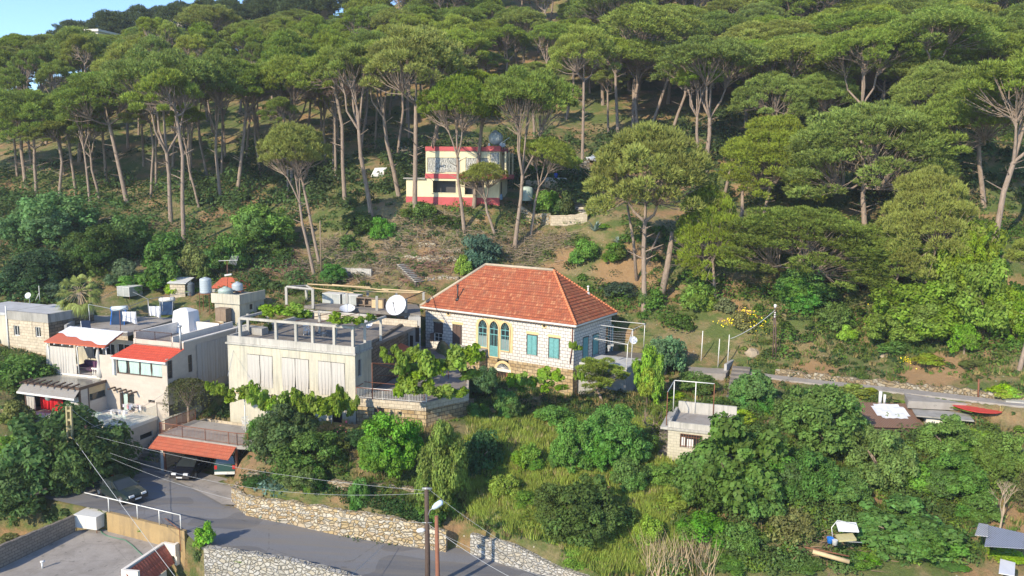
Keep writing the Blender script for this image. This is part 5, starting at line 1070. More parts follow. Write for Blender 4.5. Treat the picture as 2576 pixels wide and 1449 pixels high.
# porch gable with brown-red tiles and white parapets
pg=thing('tiled_porch','white parapet walls around a small brown red tiled porch roof at the bottom edge','porch roof',G(zB(1600,900),DZ));PZ=DZ+.5
g0=G(zB(1370,930),PZ);g1=G(zB(1830,625),PZ);g2=G(zB(1970,650),PZ);g3=G(zB(2215,505),PZ);g4=G(zB(1550,945),PZ)
def cope(a,b,w,z0,z1,nm):
    W_=Wall(a[:2],b[:2]);mb=MB();mb.wbox(W_,0,W_.L,-w/2,w/2,z0,z1);mb.build(nm,mWhite,pg)
cope(g0,g1,.22,DZ-.3,PZ,'parapet');cope(g1,g2,.22,DZ-.3,PZ+.01,'parapet');W_=Wall(g2[:2],g3[:2]);mb=MB();mb.wbox(W_,0,W_.L,-.2,.0,PZ-1.5,PZ+.02);mb.build('parapet',mWhite,pg)
cope(g0,g4,.22,DZ-.6,PZ-.005,'parapet')
a=g1+[.12,-.1,-.1];b=g0+[.25,-.1,-.1];dn=g2-g1;c=g2+[-.05,-.25,-1.2];d_=c+(b-a);mb=MB();courses(mb,d_+(c-d_)*-.15,c,a,b,.55,.02);mb.build('tiles',mTileB,pg)
mb=MB();W_=Wall((d_+[0,-.2,0])[:2],(c+[0,-.0,0])[:2]);mb.wbox(W_,-.4,W_.L-.9,-.1,0,-6,c[2]-.05);mb.build('wall',mWhite,pg)
# ================================================================ HUT ON THE RIGHT
HZ=6.1;ht=thing('block_hut','small cream block hut with a flat parapet roof and barred window','hut',(11.6,57.8,3));h0=np.array([11.65,57.76]);h1=h0+t19*4.6;Wh=Wall(h0,h1);hd=4.0
hw_=rr(Wh,z5,497,1145,660,1268);hw_=(hw_[0],hw_[1],min(hw_[2:]),max(hw_[2:]))
mb=MB();wallmesh(mb,Wh,2,HZ-.6,[hw_]);wallmesh(mb,Wall(h0+n19*hd,h0),2,HZ-.6);wallmesh(mb,Wall(h1,h1+n19*hd),2,HZ-.6);mb.build('wall',mHutBlk,ht)
mb=MB();mb.prism([P3(p,0) for p in (h0-t19*.55-n19*.15,h1-n19*.15,h1+n19*hd,h0-t19*.55+n19*hd)],HZ-.6,HZ-.42);mb.build('roof_slab',mConcL,ht)
mb=MB()
mb.wbox(Wh,0,4.6,-.18,.0,HZ-.42,HZ);mb.wbox(Wall(h0+n19*hd,h0),0,hd-.19,-.18,.0,HZ-.42,HZ+.02);mb.wbox(Wall(h0+n19*(hd-.05),h1+n19*(hd-.05)),0.2,4.6,-.18,0,HZ-.42,HZ+.5);mb.build('parapet',mConcL,ht);mb=MB();mb.prism([P3(p,0) for p in (h0+n19*.18+t19*.18,h1+n19*.18,h1+n19*(hd-.2),h0+n19*(hd-.2)+t19*.18)],HZ-.419,HZ-.34);mb.build('roof_coat',mDeck,ht)
mb=MB();mb.wbox(Wh,hw_[0],hw_[1],-.18,-.15,hw_[2],hw_[3]);f=mb.build('window',mGlass,ht);mb=MB()
for i in range(9):x=hw_[0]+.05+(hw_[1]-hw_[0]-.1)*i/8;mb.wbox(Wh,x-.012,x+.012,-.04,-.02,hw_[2],hw_[3])
for z in (hw_[2]+.1,hw_[3]-.25,hw_[3]-.05):mb.wbox(Wh,hw_[0],hw_[1],-.045,-.03,z,z+.03)
mb.build('bars',mRust,f);mb=MB();mb.wbox(Wh,hw_[0]+.1,hw_[0]+.35,-.12,-.1,hw_[2]+.05,hw_[3]-.3).wbox(Wh,hw_[0]+.5,hw_[0]+.95,-.12,-.1,hw_[2]+.02,hw_[3]-.4);mb.build('cardboard',mPlWhite,f)
pf=thing('roof_trellis','bare white pipe trellis on the roof of the block hut','trellis',P3(h0,HZ));ptt=[]
for x,yb,yt in ((447,905,745),(610,912,758),(750,905,770)):
    W_=Wall(h0+n19*(hd-.1),h1+n19*(hd-.1));s,_=W_.hit(*z5(x,yb));q=W_.hit(*z5(x,yt))[1];mb=MB();mb.tube([W_.pt(s,0,HZ-.3),W_.pt(s,0,q)],.04,5);mb.build('post',mMetalP if x<700 else mRust,pf);ptt.append(W_.pt(s,0,q))
mb=MB();mb.tube(ptt,.04,5);mb.build('rail',mMetalP,pf);q=ptt[0]-V3((n19[0],n19[1],0))*3.6;mb=MB();mb.tube([q-[0,0,3.],q],.035,5);mb.build('post',mRust,pf);mb=MB();mb.tube([q,ptt[0]],.03,4);mb.build('rail',mMetalP,pf)
# grey wall and platforms behind hut
a=G(z5(845,700),5.6);b=G(z5(915,600),6.3);W_=Wall(a[:2],b[:2]);mb=MB();mb.wbox(W_,0,W_.L,-.25,0,3.5,6.55);solo('grey_wall','smooth grey end wall of the garden terrace beside the hut steps','wall',mb,mGreyPl)
yd=[G(z5(560,690),5.9)[:2],G(z5(840,700),5.9)[:2],G(z5(915,600),5.9)[:2],G(z5(560,600),5.9)[:2]];mb=MB();mb.prism([tuple(p) for p in yd],4,5.95);solo('garden_terrace','small paved garden terrace with tall trellis posts right of the white house','terrace',mb,mDeck)
for i,(x,yb,yt,l) in enumerate(((652,630,372,'left'),(780,650,432,'middle'),(852,645,400,'right'))):
    p=G(z5(x,yb),5.95);q=gY(*z5(x,yt),p[1]);q[0]=p[0]+.05;mb=MB();mb.tube([p,q],.045,5);solo('trellis_post','slim whitish trellis post, %s of three on the small garden terrace'%l,'post',mb,mMetalP,'trellis posts on the garden terrace')
def steps(lab,c0,c1,z0,z1,wd,n,mat=None,dirv=None,name='stone_steps'):
    a=gz(*c0,z0);b=gz(*c1,z1);d=(b-a)[:2];L=np.linalg.norm(d);d=d/L;s=np.array([d[1],-d[0]]);mb=MB()
    for i in range(n):
        q=a[:2]+d*L*i/n-s*wd/2;zz=z0+(z1-z0)*(i+1)/n;mb.box((q[0],q[1],zz-1.2),(s[0]*wd,s[1]*wd,0),(d[0]*L/n*1.02,d[1]*L/n*1.02,0),(0,0,1.2))
    return solo(name,lab,'steps',mb,mat or mDeckD)
steps('weathered garden steps climbing behind the block hut to the footpath',z5(900,960),z5(960,640),4.6,6.2,1.6,10)
steps('dark concrete steps beside the concrete annex of the white house',z4(2060,1240),z4(2120,970),3.4,5.9,1.1,11)
steps('crumbling stone steps in the gully right of the stone terrace',z4(590,1440),z4(590,1240),3.6,5.2,1.6,8,mRubbleD)
steps('narrow steps down the left side of the block hut',z5(370,1330),z5(395,1060),3.0,4.6,1.0,8)
# ================================================================ RIGHT-HAND SHEDS
s0=G(z6(690,330),7.0);mb=MB();mb.prism([tuple(G(z6(*c),6.75)[:2]) for c in ((690,290),(1200,300),(1340,365),(1180,372),(720,350))],6.2,6.78);solo('concrete_roof','flat grey concrete roof beside the footpath at the right','roof',mb,mDeck)
ry=G(z6(1160,345),6.78);mb=MB();mb.tube([ry,gY(*z6(1165,212),ry[1])],.07,6);solo('rusty_post','thick rusty post on the flat concrete roof by the footpath','post',mb,mRust)
c=G(z6(1140,382),6.6);rc=thing('red_canopy','oval red sheet canopy over the vines at the right','canopy',c);mb=MB();n=20;top=[];P=[]
rx=abs(G(z6(1285,385),6.6)[0]-G(z6(1000,370),6.6)[0])/2
for i in range(n):an=6.283*i/n;P.append(c+[rx*math.copysign(abs(math.cos(an))**.8,math.cos(an)),1.9*math.sin(an)-.25*math.cos(an),.0])
mb.poly(*[p+[0,0,.04] for p in P]);mb.poly(*P[::-1])
for i in range(n):mb.poly(P[i],P[(i+1)%n],P[(i+1)%n]+[0,0,.04],P[i]+[0,0,.04])
mb.build('sheet',plain('red_sheet',(.55,.05,.04),.5),rc);mb=MB()
for x in (-1.2,1.2):mb.tube([c+[x,0,0],c+[x,0,-2.5]],.04,4)
mb.build('support',mRust,rc)
sh=G(z6(650,440),5.8);t=thing('shack','low shack with rusty sheets and white plastic on its roof','shack',sh);a=G(z6(640,500),5.6);mb=MB();W_=Wall(G(z6(480,500),5.4)[:2],G(z6(800,510),5.4)[:2]);mb.wbox(W_,0,W_.L,-2.6,0,3,5.3);mb.build('wall',mWoodD,t)
mb=MB();mb.box(W_.pt(-.3,.25,5.32),W_.pt(W_.L+.3,.25,5.32)-W_.pt(-.3,.25,5.32),W_.pt(-.3,-3.4,6.2)-W_.pt(-.3,.25,5.32),(0,0,.05));mb.build('roof',tinmat('brown_tin',(.16,.09,.06),(.26,.16,.12),.2),t)
mb=MB();rg=random.Random(5);g_=[[W_.pt(1.+i*.28,-1.0-j*.3,5.62+j*.075+.05+.07*rg.random()) for j in range(8)] for i in range(10)]
for i in range(9):
    for j in range(7):
        if (i in(0,8) and j in (0,6)):continue
        mb.poly(g_[i][j],g_[i+1][j],g_[i+1][j+1],g_[i][j+1])
mb.build('plastic_cover',mTarp,t)
mb=MB();p=W_.pt(1.9,-3.3,6.2);mb.tube([p,p+[0,0,1.]],.13,8);mb.tube([p+[.35,0,0],p+[.35,0,.75]],.1,8);mb.build('flue',mPlWhite,t)
W_=Wall(G(z6(830,525),5.)[:2],G(z6(935,535),5.)[:2]);t=thing('garden_room','small white framed garden room among the vines','garden room',W_.pt(0,0,3));mb=MB();mb.wbox(W_,0,W_.L,-1.6,0,3,6.0);mb.build('wall',mWhite,t);window(t,W_,(.3,W_.L-.5,5.1,5.75),mPlWhite,mGlass,1,1,.03)
mb=MB();mb.wbox(W_,-.8,W_.L+2.,-1.8,.4,6.02,6.12);mb.build('roof_slab',mConc,t)
W_=Wall(G(z6(1325,520),5.)[:2],G(z6(1325,520),5.)[:2]+t19*5);t=thing('stone_block_house','rough cream and tan stone house corner at the right edge','house',W_.pt(0,0,3));mb=MB();wallmesh(mb,W_,2,7.);wallmesh(mb,Wall(W_.a+n19*4,W_.a),2,7.);mb.build('wall',mRubble,t);mb=MB();mb.wbox(W_,-.1,5,-4,.1,7.,7.2);mb.build('roof_slab',mConcL,t)
mb=MB();mb.wbox(W_,.1,.6,0,.3,5.3,5.75);mb.build('air_conditioner',mPlWhite,t)
# corrugated heaps bottom right
def ctin(lab,f,c,z,mat=mTinGrey,cat='sheets',name='tin_roof'):
    P=[gz(*f(*q),z) for q in c];mb=MB();mb.poly(*P);Q=[p-[0,0,.04] for p in P];mb.poly(*Q[::-1])
    for i in range(len(P)):j=(i+1)%len(P);mb.poly(Q[i],Q[j],P[j],P[i])
    return solo(name,lab,cat,mb,mat)
ctin('blue grey corrugated roof sheets by the bare tree at the lower right',z6,[(1200,1260),(1449,1275),(1449,1180),(1225,1130)],3.,tinmat('blue_tin',(.25,.28,.36),(.45,.48,.58),.25,.4,.3))
ctin('separate tilted corrugated sheets at the left end of the blue grey roof',z6,[(1140,1190),(1225,1200),(1225,1125),(1165,1115)],3.2,tinmat('pale_tin',(.35,.36,.4),(.62,.62,.64),.25,.4,.3))
ctin('white plastic sheet among leaves at the bottom right corner',z6,[(1290,1430),(1390,1449),(1395,1365),(1300,1340)],2.2,mTarp,name='plastic_sheet')
# timber / junk heap
p=G(z6(230,1320),1.6);a=G(z6(120,1295),1.6);b=G(z6(350,1360),1.3);mb=MB();mb.tube([a,b],.14,8);solo('pale_log','long pale log lying on the ground at the lower right','log',mb,mWoodPale)
mb=MB();a=G(z6(75,1268),1.7);b=G(z6(350,1325),1.5);mb.tube([a,b],.05,5);solo('metal_pipe','thin rusty pipe lying behind the pale log','pipe',mb,mRust)
p=G(z6(330,1165),2.6);ch=thing('broken_swing_seat','broken white swing seat with a bent frame in the junk heap','swing seat',p);mb=MB();mb.tube([p+[-.8,0,-.4],p+[-.9,0,.2],p+[-.4,.4,.5],p+[.7,.3,.3]],.025,5).tube([p+[-1.,-.3,-.5],p+[.9,-.3,-.6]],.025,5);mb.build('frame',mMetalP,ch);mb=MB();mb.box(p+[-.5,-.1,0],(1.3,.1,-.1),(0,.5,.35),(0,0,.08));mb.build('cushion',mTarp,ch);mb=MB();mb.box(p+[-.6,-.5,-.5],(1.1,.1,.05),(0,.6,.1),(0,0,.12));mb.build('mat',plain('straw_mat',(.42,.38,.2)),ch)
p=G(z6(228,1240),1.9);mb=MB();mb.lathe(p,[(.16,0),(.2,.32),(.21,.33)],12);solo('bucket','blue plastic bucket beside the junk heap','bucket',mb,mBlue)
p=G(z6(258,1252),1.9);mb=MB();mb.lathe(p,[(.14,0),(.17,.3),(.18,.31)],12);solo('bucket','white plastic bucket beside the blue one','bucket',mb,mPlWhite)
for x,y,l in ((215,1000,'crumpled white sheeting left of the roofing block on the lower slope'),(400,1005,'crumpled white sheeting nearer the big shrub on the lower slope')):
    c_=(1223.6+x*.3111,998.2+y*.3111);p=gz(*c_,.9);mb=MB();rg=random.Random(x);gg=[[p+[i*.2-.6,j*.2-.4,.15*rg.random()] for j in range(4)] for i in range(6)]
    for i in range(5):
        for j in range(3):mb.poly(gg[i][j],gg[i+1][j],gg[i+1][j+1],gg[i][j+1])
    solo('plastic_sheet',l,'sheeting',mb,mTarp)
c_=(1223.6+530*.3111,998.2+385*.3111);p=gz(*c_,2.6);mb=MB();rg=random.Random(77);mb.lathe(p-[0,0,.6],[(1.,0),(.95,.5),(.6,.9),(.1,1.0)],9);solo('grey_rock','large grey rock on the grassy slope below the white house','rock',mb,mConcL)
mb=MB();p=gz(*zD(945,405),3.4);mb.box(p-[.9,.2,0],(1.9,-.3,0),(.1,.5,0),(0,0,.08));solo('white_slab','pale slab lying in the shaded garden below the cream building','slab',mb,mMetalP)
# ================================================================ CARS
def car(name,lab,cat,nose,tail,W,H,paint,kind,gl=mGlass,z=0.03):
    nose=np.array(nose[:2]);tail=np.array(tail[:2]);d=nose-tail;L={'sedan':4.5,'hatch':4.3,'suv':4.6}[kind];d/=np.linalg.norm(d);s=np.array([d[1],-d[0]])
    c=(nose-d*L/2) ;t=thing(name,lab,cat,(c[0],c[1],z));w=W/2
    T=lambda x,y,zz:np.array([c[0]+d[0]*x-s[0]*y,c[1]+d[1]*x-s[1]*y,z+zz])
    h=L/2;g=.22 if kind!='suv' else .32
    P={'sedan':[(-h,.55,.82),(-h+.1,.3,.92),(-h+.9,g,.95),(-.9,g,.95),(.9,g,.93),(h-.7,g,.84),(h-.1,.3,.72),(h,.42,.6)],
       'hatch':[(-h,.5,.9),(-h+.12,.3,1.02),(-h+.9,g,1.03),(-.9,g,1.02),(.9,g,.98),(h-.6,g,.86),(h-.1,.28,.68),(h,.4,.58)],
       'suv':[(-h,.5,1.0),(-h+.06,.4,1.08),(-h+.8,g,1.1),(-.9,g,1.1),(1.0,g,1.08),(h-.5,g,1.02),(h-.06,.4,.92),(h,.5,.8)]}[kind]
    mb=MB();R=[]
    for i,(x,zb,zt) in enumerate(P):
        k=w*(.93 if i in (0,len(P)-1) else .985 if i in (1,len(P)-2) else 1.);zm=zb+(zt-zb)*.6
        R.append([T(x,-k*.95,zb),T(x,-k,zb+.12),T(x,-k,zm),T(x,-k*.93,zt),T(x,-k*.5,zt+.03),T(x,k*.5,zt+.03),T(x,k*.93,zt),T(x,k,zm),T(x,k,zb+.12),T(x,k*.95,zb)])
    for a,b in zip(R[:-1],R[1:]):
        for i in range(10):j=(i+1)%10;mb.poly(a[i],b[i],b[j],a[j])
    mb.poly(*R[0]);mb.poly(*R[-1][::-1]);body=mb.build('body',paint,t)
    C={'sedan':((-1.75,.93),(-1.0,H),(.15,H),(1.05,.92)),'hatch':((-2.0,1.02),(-1.55,H),(.25,H),(1.25,.96)),'suv':((-2.22,1.1),(-2.05,H),(.35,H),(1.0,1.08))}[kind]
    wb=w*.92;wt=w*.74;(xa,za),(xb,zb),(xc,zc),(xd,zd)=C
    lo=[T(xa,-wb,za),T(xd,-wb,zd),T(xd,wb,zd),T(xa,wb,za)];hi=[T(xb,-wt,zb-.05),T(xc,-wt,zc-.05),T(xc,wt,zc-.05),T(xb,wt,zb-.05)]
    mb=MB();mb.hexa(lo,hi) if False else None
    for i in range(4):j=(i+1)%4;mb.poly(lo[i],lo[j],hi[j],hi[i])
    mb.build('windows',gl,t)
    mb=MB();r2=[p+[0,0,.05] for p in hi];r2=[T(xb+.08,-wt*.95,zb),T(xc-.08,-wt*.95,zc),T(xc-.08,wt*.95,zc),T(xb+.08,wt*.95,zb)]
    mb.hexa(hi,r2)
    for i in range(4):mb.tube([lo[i],hi[i]],.045,4)
    for q in (.36,.68):
        for sg in (0,3):
            a=lo[0 if sg==0 else 3]*(1-q)+lo[1 if sg==0 else 2]*q;b=hi[0 if sg==0 else 3]*(1-q)+hi[1 if sg==0 else 2]*q;mb.tube([a,b],.035,4)
    mb.build('roof',paint,t)
    for x in (-h+.85,h-.85):
        for y in (-w,w):
            r=.32 if kind!='suv' else .37;ax=(-s[0]*math.copysign(1,y),-s[1]*math.copysign(1,y),0);mb=MB();mb.lathe(T(x,y*.80,r),[(r*.6,0),(r,.02),(r,.2),(r*.62,.215)],18,ax);wh_=mb.build('wheel',mDark,t)
            mb=MB();mb.lathe(T(x,y*.80,r),[(r*.62,.2),(r*.5,.222),(.05,.23)],12,ax);mb.build('rim',mMetal,wh_)
    for y in (-1,1):
        mb=MB();mb.box(T(h-.12,y*w*.55-.17,.6 if kind!='suv' else .75),T(.14,0,0)-T(0,0,0),T(0,.36,0)-T(0,0,0),(0,0,.14));mb.build('headlight',plain('lamp_lens',(.7,.72,.75),.15),t)
        mb=MB();mb.box(T(-h-.01,y*w*.8-.1,.72),T(.06,0,0)-T(0,0,0),T(0,.2,0)-T(0,0,0),(0,0,.22 if kind!='suv' else .3));mb.build('tail_light',plain('tail_lamp_red',(.45,.02,.02),.3),t)
        mb=MB();mb.box(T(.75,y*(w+.02)-(0 if y>0 else .16),.98),T(.1,0,0)-T(0,0,0),T(0,.16,0)-T(0,0,0),(0,0,.12));mb.build('wing_mirror',paint,t)
    for x in (h,-h-.05):
        mb=MB();mb.box(T(x-.04,-w*.9,.32),T(.09,0,0)-T(0,0,0),T(0,w*1.8,0)-T(0,0,0),(0,0,.2));bp_=mb.build('bumper',mMetalP if kind=='suv' else mDark,t)
        mb=MB();mb.box(T(x+(.052 if x>0 else -.062),-.24,.37),T(.012,0,0)-T(0,0,0),T(0,.48,0)-T(0,0,0),(0,0,.11));mb.build('number_plate',mPlWhite,bp_)
    return t
pnt=lambda n,c,r=.22:plain(n,c,r,.25,.06)
car('sedan','old dark green sedan parked on the road beside the walnut tree','car',gz(348,1268,0),gz(250,1228,0),1.7,1.38,pnt('dark_green_paint',(.018,.03,.028)),'sedan')
car('hatchback','black hatchback facing out of the carport','car',gz(452,1215,0),gz(492,1184,0),1.72,1.48,pnt('black_paint',(.012,.015,.025)),'hatch')
car('estate_car','dark green off-road car parked nose in under the carport','car',gz(566,1180,0)+[0.3,2.6,0],gz(550,1226,0),1.72,1.75,pnt('teal_green_paint',(.035,.09,.085)),'suv')
cy=gt(1506,410)
car('silver_car','silver car parked on the track above the red banded house','car',gY(1478,411,cy[1]),gY(1530,411,cy[1]+1),1.7,1.45,pnt('silver_paint',(.5,.55,.6)),'hatch',z=cy[2]+.1)
# ================================================================ RED AND CREAM HOUSE
RY=100.;t8=np.array([math.cos(R_(8)),-math.sin(R_(8))]);n8=np.array([math.sin(R_(8)),math.cos(R_(8))])
q=gY(1256,520,RY)[:2];Wq=Wall(q-t8*9.3,q);rh=thing('red_banded_house','cream two storey house with raspberry red bands among the pines','house',(q[0],q[1],19))
Z7=lambda x,y:Wq.hit(*z7(x,y))[1];zt_r=Z7(1130,277);zb1=Z7(1130,315);zm0=Z7(1100,515);zm1=Z7(1100,558);zbs=Z7(1115,720);x0=Wq.hit(*z7(475,400))[0]
xl=Wq.hit(*z7(305,600))[0]
o1=rr(Wq,z7,488,368,775,498);o2=rr(Wq,z7,822,372,1020,500);o3=rr(Wq,z7,1040,325,1112,510);l1=rr(Wq,z7,537,570,738,676);l2=rr(Wq,z7,815,575,982,692)
Ls=6.5;Wqs=Wall(q,q+n8*Ls)
mb=MB();wallmesh(mb,Wq,zm0,zb1,[o1,o2,(o3[0],Wq.L-.08,zm0+.02,o3[3])],.25,s0=x0);wallmesh(mb,Wq,zbs,zm1,[l1,l2],.3,s0=x0);wallmesh(mb,Wq,zbs,zm1-.1,[],s0=xl,s1=x0,d=.0)
wallmesh(mb,Wqs,zbs,zb1,[(2.4,3.1,zm0,zm0+2.),(1.6,5.8,zm0+.01,zb1-.1)],1.5);wallmesh(mb,Wall(Wq.pt(x0,0,0)[:2]+n8*Ls,Wq.pt(x0,0,0)[:2]),zbs,zb1);mb.build('wall',mCreamY,rh)
mb=MB()
mb.wbox(Wq,x0-.05,9.35,-.2,.06,zb1,zt_r);mb.wbox(Wqs,.06,Ls,-.2,.05,zb1,zt_r);mb.wbox(Wq,x0-.05,Wq.L,-.1,.08,zm1,zm0);mb.wbox(Wq,Wq.L-.0,Wq.L+2.4,-Ls,.05,zm1,zm0-.02) if False else mb.wbox(Wqs,.05,Ls,-.1,.9,zm1+.02,zm0-.01)
mb.wbox(Wq,xl-.03,Wq.L+.02,-.1,.05,15.5,zbs);mb.wbox(Wq,o3[0]-.5,Wq.L+.1,-.25,.1,zb1,zt_r+.12);mb.build('red_band',mRed,rh)
mb=MB();mb.prism([P3(p,0) for p in (Wq.pt(x0,0,0)[:2],q,q+n8*Ls,Wq.pt(x0,0,0)[:2]+n8*Ls)],zb1-.1,zb1+.05);mb.build('roof_slab',mConcL,rh)
mb=MB();mb.prism([P3(p,0) for p in (Wq.pt(xl-.3,.3,0)[:2],Wq.pt(x0-.02,.3,0)[:2],Wq.pt(x0-.02,-4,0)[:2],Wq.pt(xl-.3,-4,0)[:2])],zm1-.1,zm1+.06);wallmesh(mb,Wall(Wq.pt(xl,-4,0)[:2],Wq.pt(xl,0,0)[:2]),17,zm1-.1);mb.build('side_roof',mConc,rh)
for o_ in (o1,o2,(o3[0],Wq.L-.08,zm0+.02,o3[3])):
    mb=MB();mb.wbox(Wq,o_[0],o_[1],-.25,-.2,o_[2],o_[3]);mb.build('balcony_opening',plain('pale_interior',(.35,.33,.25)),rh)
    curtain(Wq,o_[0]+.02,o_[1]-.02,o_[2]+.03,o_[3]-.02,-.08,.03,.3,seed=int(o_[0]*10)).build('plastic_sheet',mPlasticSheet,rh,'crinkled clear plastic sheeting over the balcony opening')
for o_ in (l1,l2):
    mb=MB();mb.wbox(Wq,o_[0],o_[1],-1.2,-1.15,o_[2],o_[3]);mb.wbox(Wq,o_[0],o_[1],-1.2,-.3,o_[2]-.05,o_[2]);mb.build('open_window',mDark,rh)
    mb=MB()
    for a,b,c,e_ in ((o_[0]-.12,o_[0],o_[2]-.1,o_[3]+.1),(o_[1],o_[1]+.12,o_[2]-.1,o_[3]+.1),(o_[0],o_[1],o_[3],o_[3]+.1),(o_[0],o_[1],o_[2]-.1,o_[2])):mb.wbox(Wq,a,b,.0,.05,c,e_)
    mb.build('window_surround',mCreamY,rh)
mb=MB()
for s in (.2,3.2,Ls-.2):mb.wbox(Wqs,s-.1,s+.1,.6,.8,zm0,zb1)
mb.build('porch_pillar',mCreamY,rh);mb=MB();mb.wbox(Wqs,2.4,3.1,-1.3,-1.25,zm0,zm0+2.);mb.wbox(Wqs,1.,1.8,.0,.02,zbs+.2,zm1-.3);mb.build('door',mDark,rh)
tp=gY(*z7(1078,262),RY+1.6);t=thing('water_tank','round grey horizontal water tank on the roof of the red banded house','water tank',tp);mb=MB();cc=tp+[0,0,.85];mb.lathe(cc-[0,1.1,0],[(.25,0),(.65,.15),(.82,.4),(.82,1.6),(.65,1.85),(.25,2.)],20,(0.1,1,0));mb.lathe(cc+[0,0,.75],[(.28,0),(.28,.15),(.15,.22)],12);mb.build('body',mTankG,t);mb=MB();mb.box(cc+[-.8,-.7,-1.],(.2,0,0),(0,1.4,0),(0,0,.35)).box(cc+[.6,-.7,-1.],(.2,0,0),(0,1.4,0),(0,0,.35));mb.build('cradle',mMetal,t)
dish(*z7(1142,265),RY+.8,.75,'white satellite dish at the roof corner of the red banded house',(.1,-.7,.7),stand=.5)
a=gY(*z7(1125,245),RY+.9);b=gY(*z7(1205,195),RY+1.);mb=MB();mb.tube([a,b],.05,5);mb.tube([a,a-[0,0,.8]],.04,5);mb.tube([(a+b)/2,(a+b)/2-[0,0,1.1]],.03,4);solo('slanting_tube','slanting whitish tube on the roof beside the grey tank','pipe',mb,mMetalP)
a=gY(*z7(535,262),RY+1);mb=MB();mb.tube([a-[0,0,.3],a+[0,0,.9]],.08,8).lathe(a+[0,0,.9],[(.16,0),(.16,.08),(.05,.15)],8);solo('chimney_pipe','short dark chimney pipe at the left of the red banded house roof','chimney',mb,mDark)
for x,l,mt_,yy in ((1352,'large pale green water tank against the right side of the red banded house',mTankGr,(745,620)),(1132,'small blue grey gas cylinder at the corner of the red banded house',plain('gas_blue',(.12,.2,.32)),(735,685))):
    p=gY(*z7(x,yy[0]),RY+(2.5 if x>1200 else -.5));tpz=gY(*z7(x,yy[1]),p[1])[2];r=.9*.9 if x>1200 else .18;mb=MB();h=tpz-p[2];mb.lathe(p,[(r*.95,0),(r,.05),(r,h*.85),(r*.8,h*.95),(r*.3,h)],16);solo('storage_tank' if x>1200 else 'gas_cylinder',l,'tank' if x>1200 else 'gas cylinder',mb,mt_)
# white board on the slope, porch roof slab left
p=gt(*z7(45,545));mb=MB();mb.box(p+[-.8,0,.1],(1.7,.1,.1),(.5,.6,1.2),(0,-.05,.08));solo('white_panel','tilted white panel lying on the grassy slope left of the red banded house','panel',mb,mPlWhite)
# masonry around the house
def gwall(name,lab,c,h,mat,th=.35,jag=.06,seed=0,f=z7,under=1.):
    P=[gt(*f(*q)) for q in c];return rwall(name,lab,[p[:2] for p in P],[p[2]-under for p in P],[p[2]+h for p in P],th,mat,jag=jag,seed=seed)
gwall('garden_wall','low cream garden wall right of the red banded house',[(1345,625),(1480,630),(1620,640)],.9,mOldStone,seed=1)
gwall('garden_wall','smooth cream wall of the seating terrace right of the red banded house',[(1430,590),(1560,595),(1700,600)],.8,mWhite,jag=.01,seed=2)
gwall('garden_wall','orange rubble wall under the track above the seating terrace',[(1700,520),(1820,500),(1900,470)],1.3,mRubble,seed=3)
gwall('garden_wall','orange rubble retaining wall below the big forked pine',[(1290,870),(1400,950),(1560,950)],1.3,mRubble,seed=4)
gwall('garden_wall','dark stained terrace wall beside the garden stairs',[(1560,960),(1700,960),(1880,930)],1.2,mOldStone,seed=5)
gwall('garden_wall','pale block wall stepping down beside the garden stairs',[(1580,840),(1700,850),(1850,850)],.7,mOldStone,seed=6)
gwall('garden_wall','upper stepped cream wall on the cleared terraces behind the cream building',[(610,1205),(780,1195)],.45,mRubble,seed=7,jag=.12)
gwall('garden_wall','long lower cream wall on the cleared terraces behind the cream building',[(290,1260),(400,1265),(620,1255)],.5,mRubble,seed=8,jag=.12)
gwall('garden_wall','rubble wall in shade below the long cream terrace wall',[(400,1285),(580,1290),(760,1270)],.6,mRubble,seed=9)
gwall('garden_wall','short block wall right of the lower stone stairway',[(470,1449),(580,1430),(760,1440)],.45,mRubble,seed=10,jag=.12)
gwall('garden_wall','old rubble wall on the slope left of the terraces',[(410,1150),(560,1160)],.6,mRubbleD,seed=11)
gwall('garden_wall','long grey and tan wall behind the tall pergola',[(-330,1395),(-200,1400),(0,1410)],.9,mConcL,seed=12,jag=.02)
def gsteps(lab,c0,c1,wd,n,mat,name='stone_steps'):
    a=gt(*c0);b=gt(*c1);d=(b-a)[:2];L=np.linalg.norm(d);d=d/L;s=np.array([d[1],-d[0]]);mb=MB();mr=MB();t=thing(name,lab,'steps',a);st_=L/n
    for i in range(n):
        q=a[:2]+d*st_*i-s*wd/2;zz=a[2]+(b[2]-a[2])*(i+1)/n+.2;mb.box((q[0],q[1],zz-.07),(s[0]*wd,s[1]*wd,0),(d[0]*st_*1.2,d[1]*st_*1.2,0),(0,0,.07))
        q=q+d*.07;mr.box((q[0],q[1],zz-1.4),(s[0]*wd,s[1]*wd,0),(d[0]*st_,d[1]*st_,0),(0,0,1.33))
    mb.build('treads',mat,t);mr.build('risers',mDarkStone,t);return t
gsteps('straight stone stairway climbing left behind the cream building',z7(440,1470),z7(275,1310),1.6,11,mConcL)
gsteps('grey garden stairs right of the red banded house',z7(1900,880),z7(1770,770),1.8,7,mConc)
gsteps('short cream stairs by the seating terrace of the red banded house',z7(1470,660),z7(1420,600),1.2,5,mOldStone)
rg=random.Random(4)
rocks=[(z3s,l) for z3s,l in ((z7(170,320),'dark boulder outcrop left above the red banded house'),(z7(290,325),'tan boulder between trunks left above the red banded house'),(z7(745,205),'pale boulder on the slope behind the red banded house'),((2110,1262),'small pale rock beside the footpath bank'),(z5(1040,535),'flat pale rock beside the left end of the footpath'),(z6(585,60),'rounded rock on the bank above the footpath'),(z7(860,230),'smaller pale rock behind the roof tank'))]
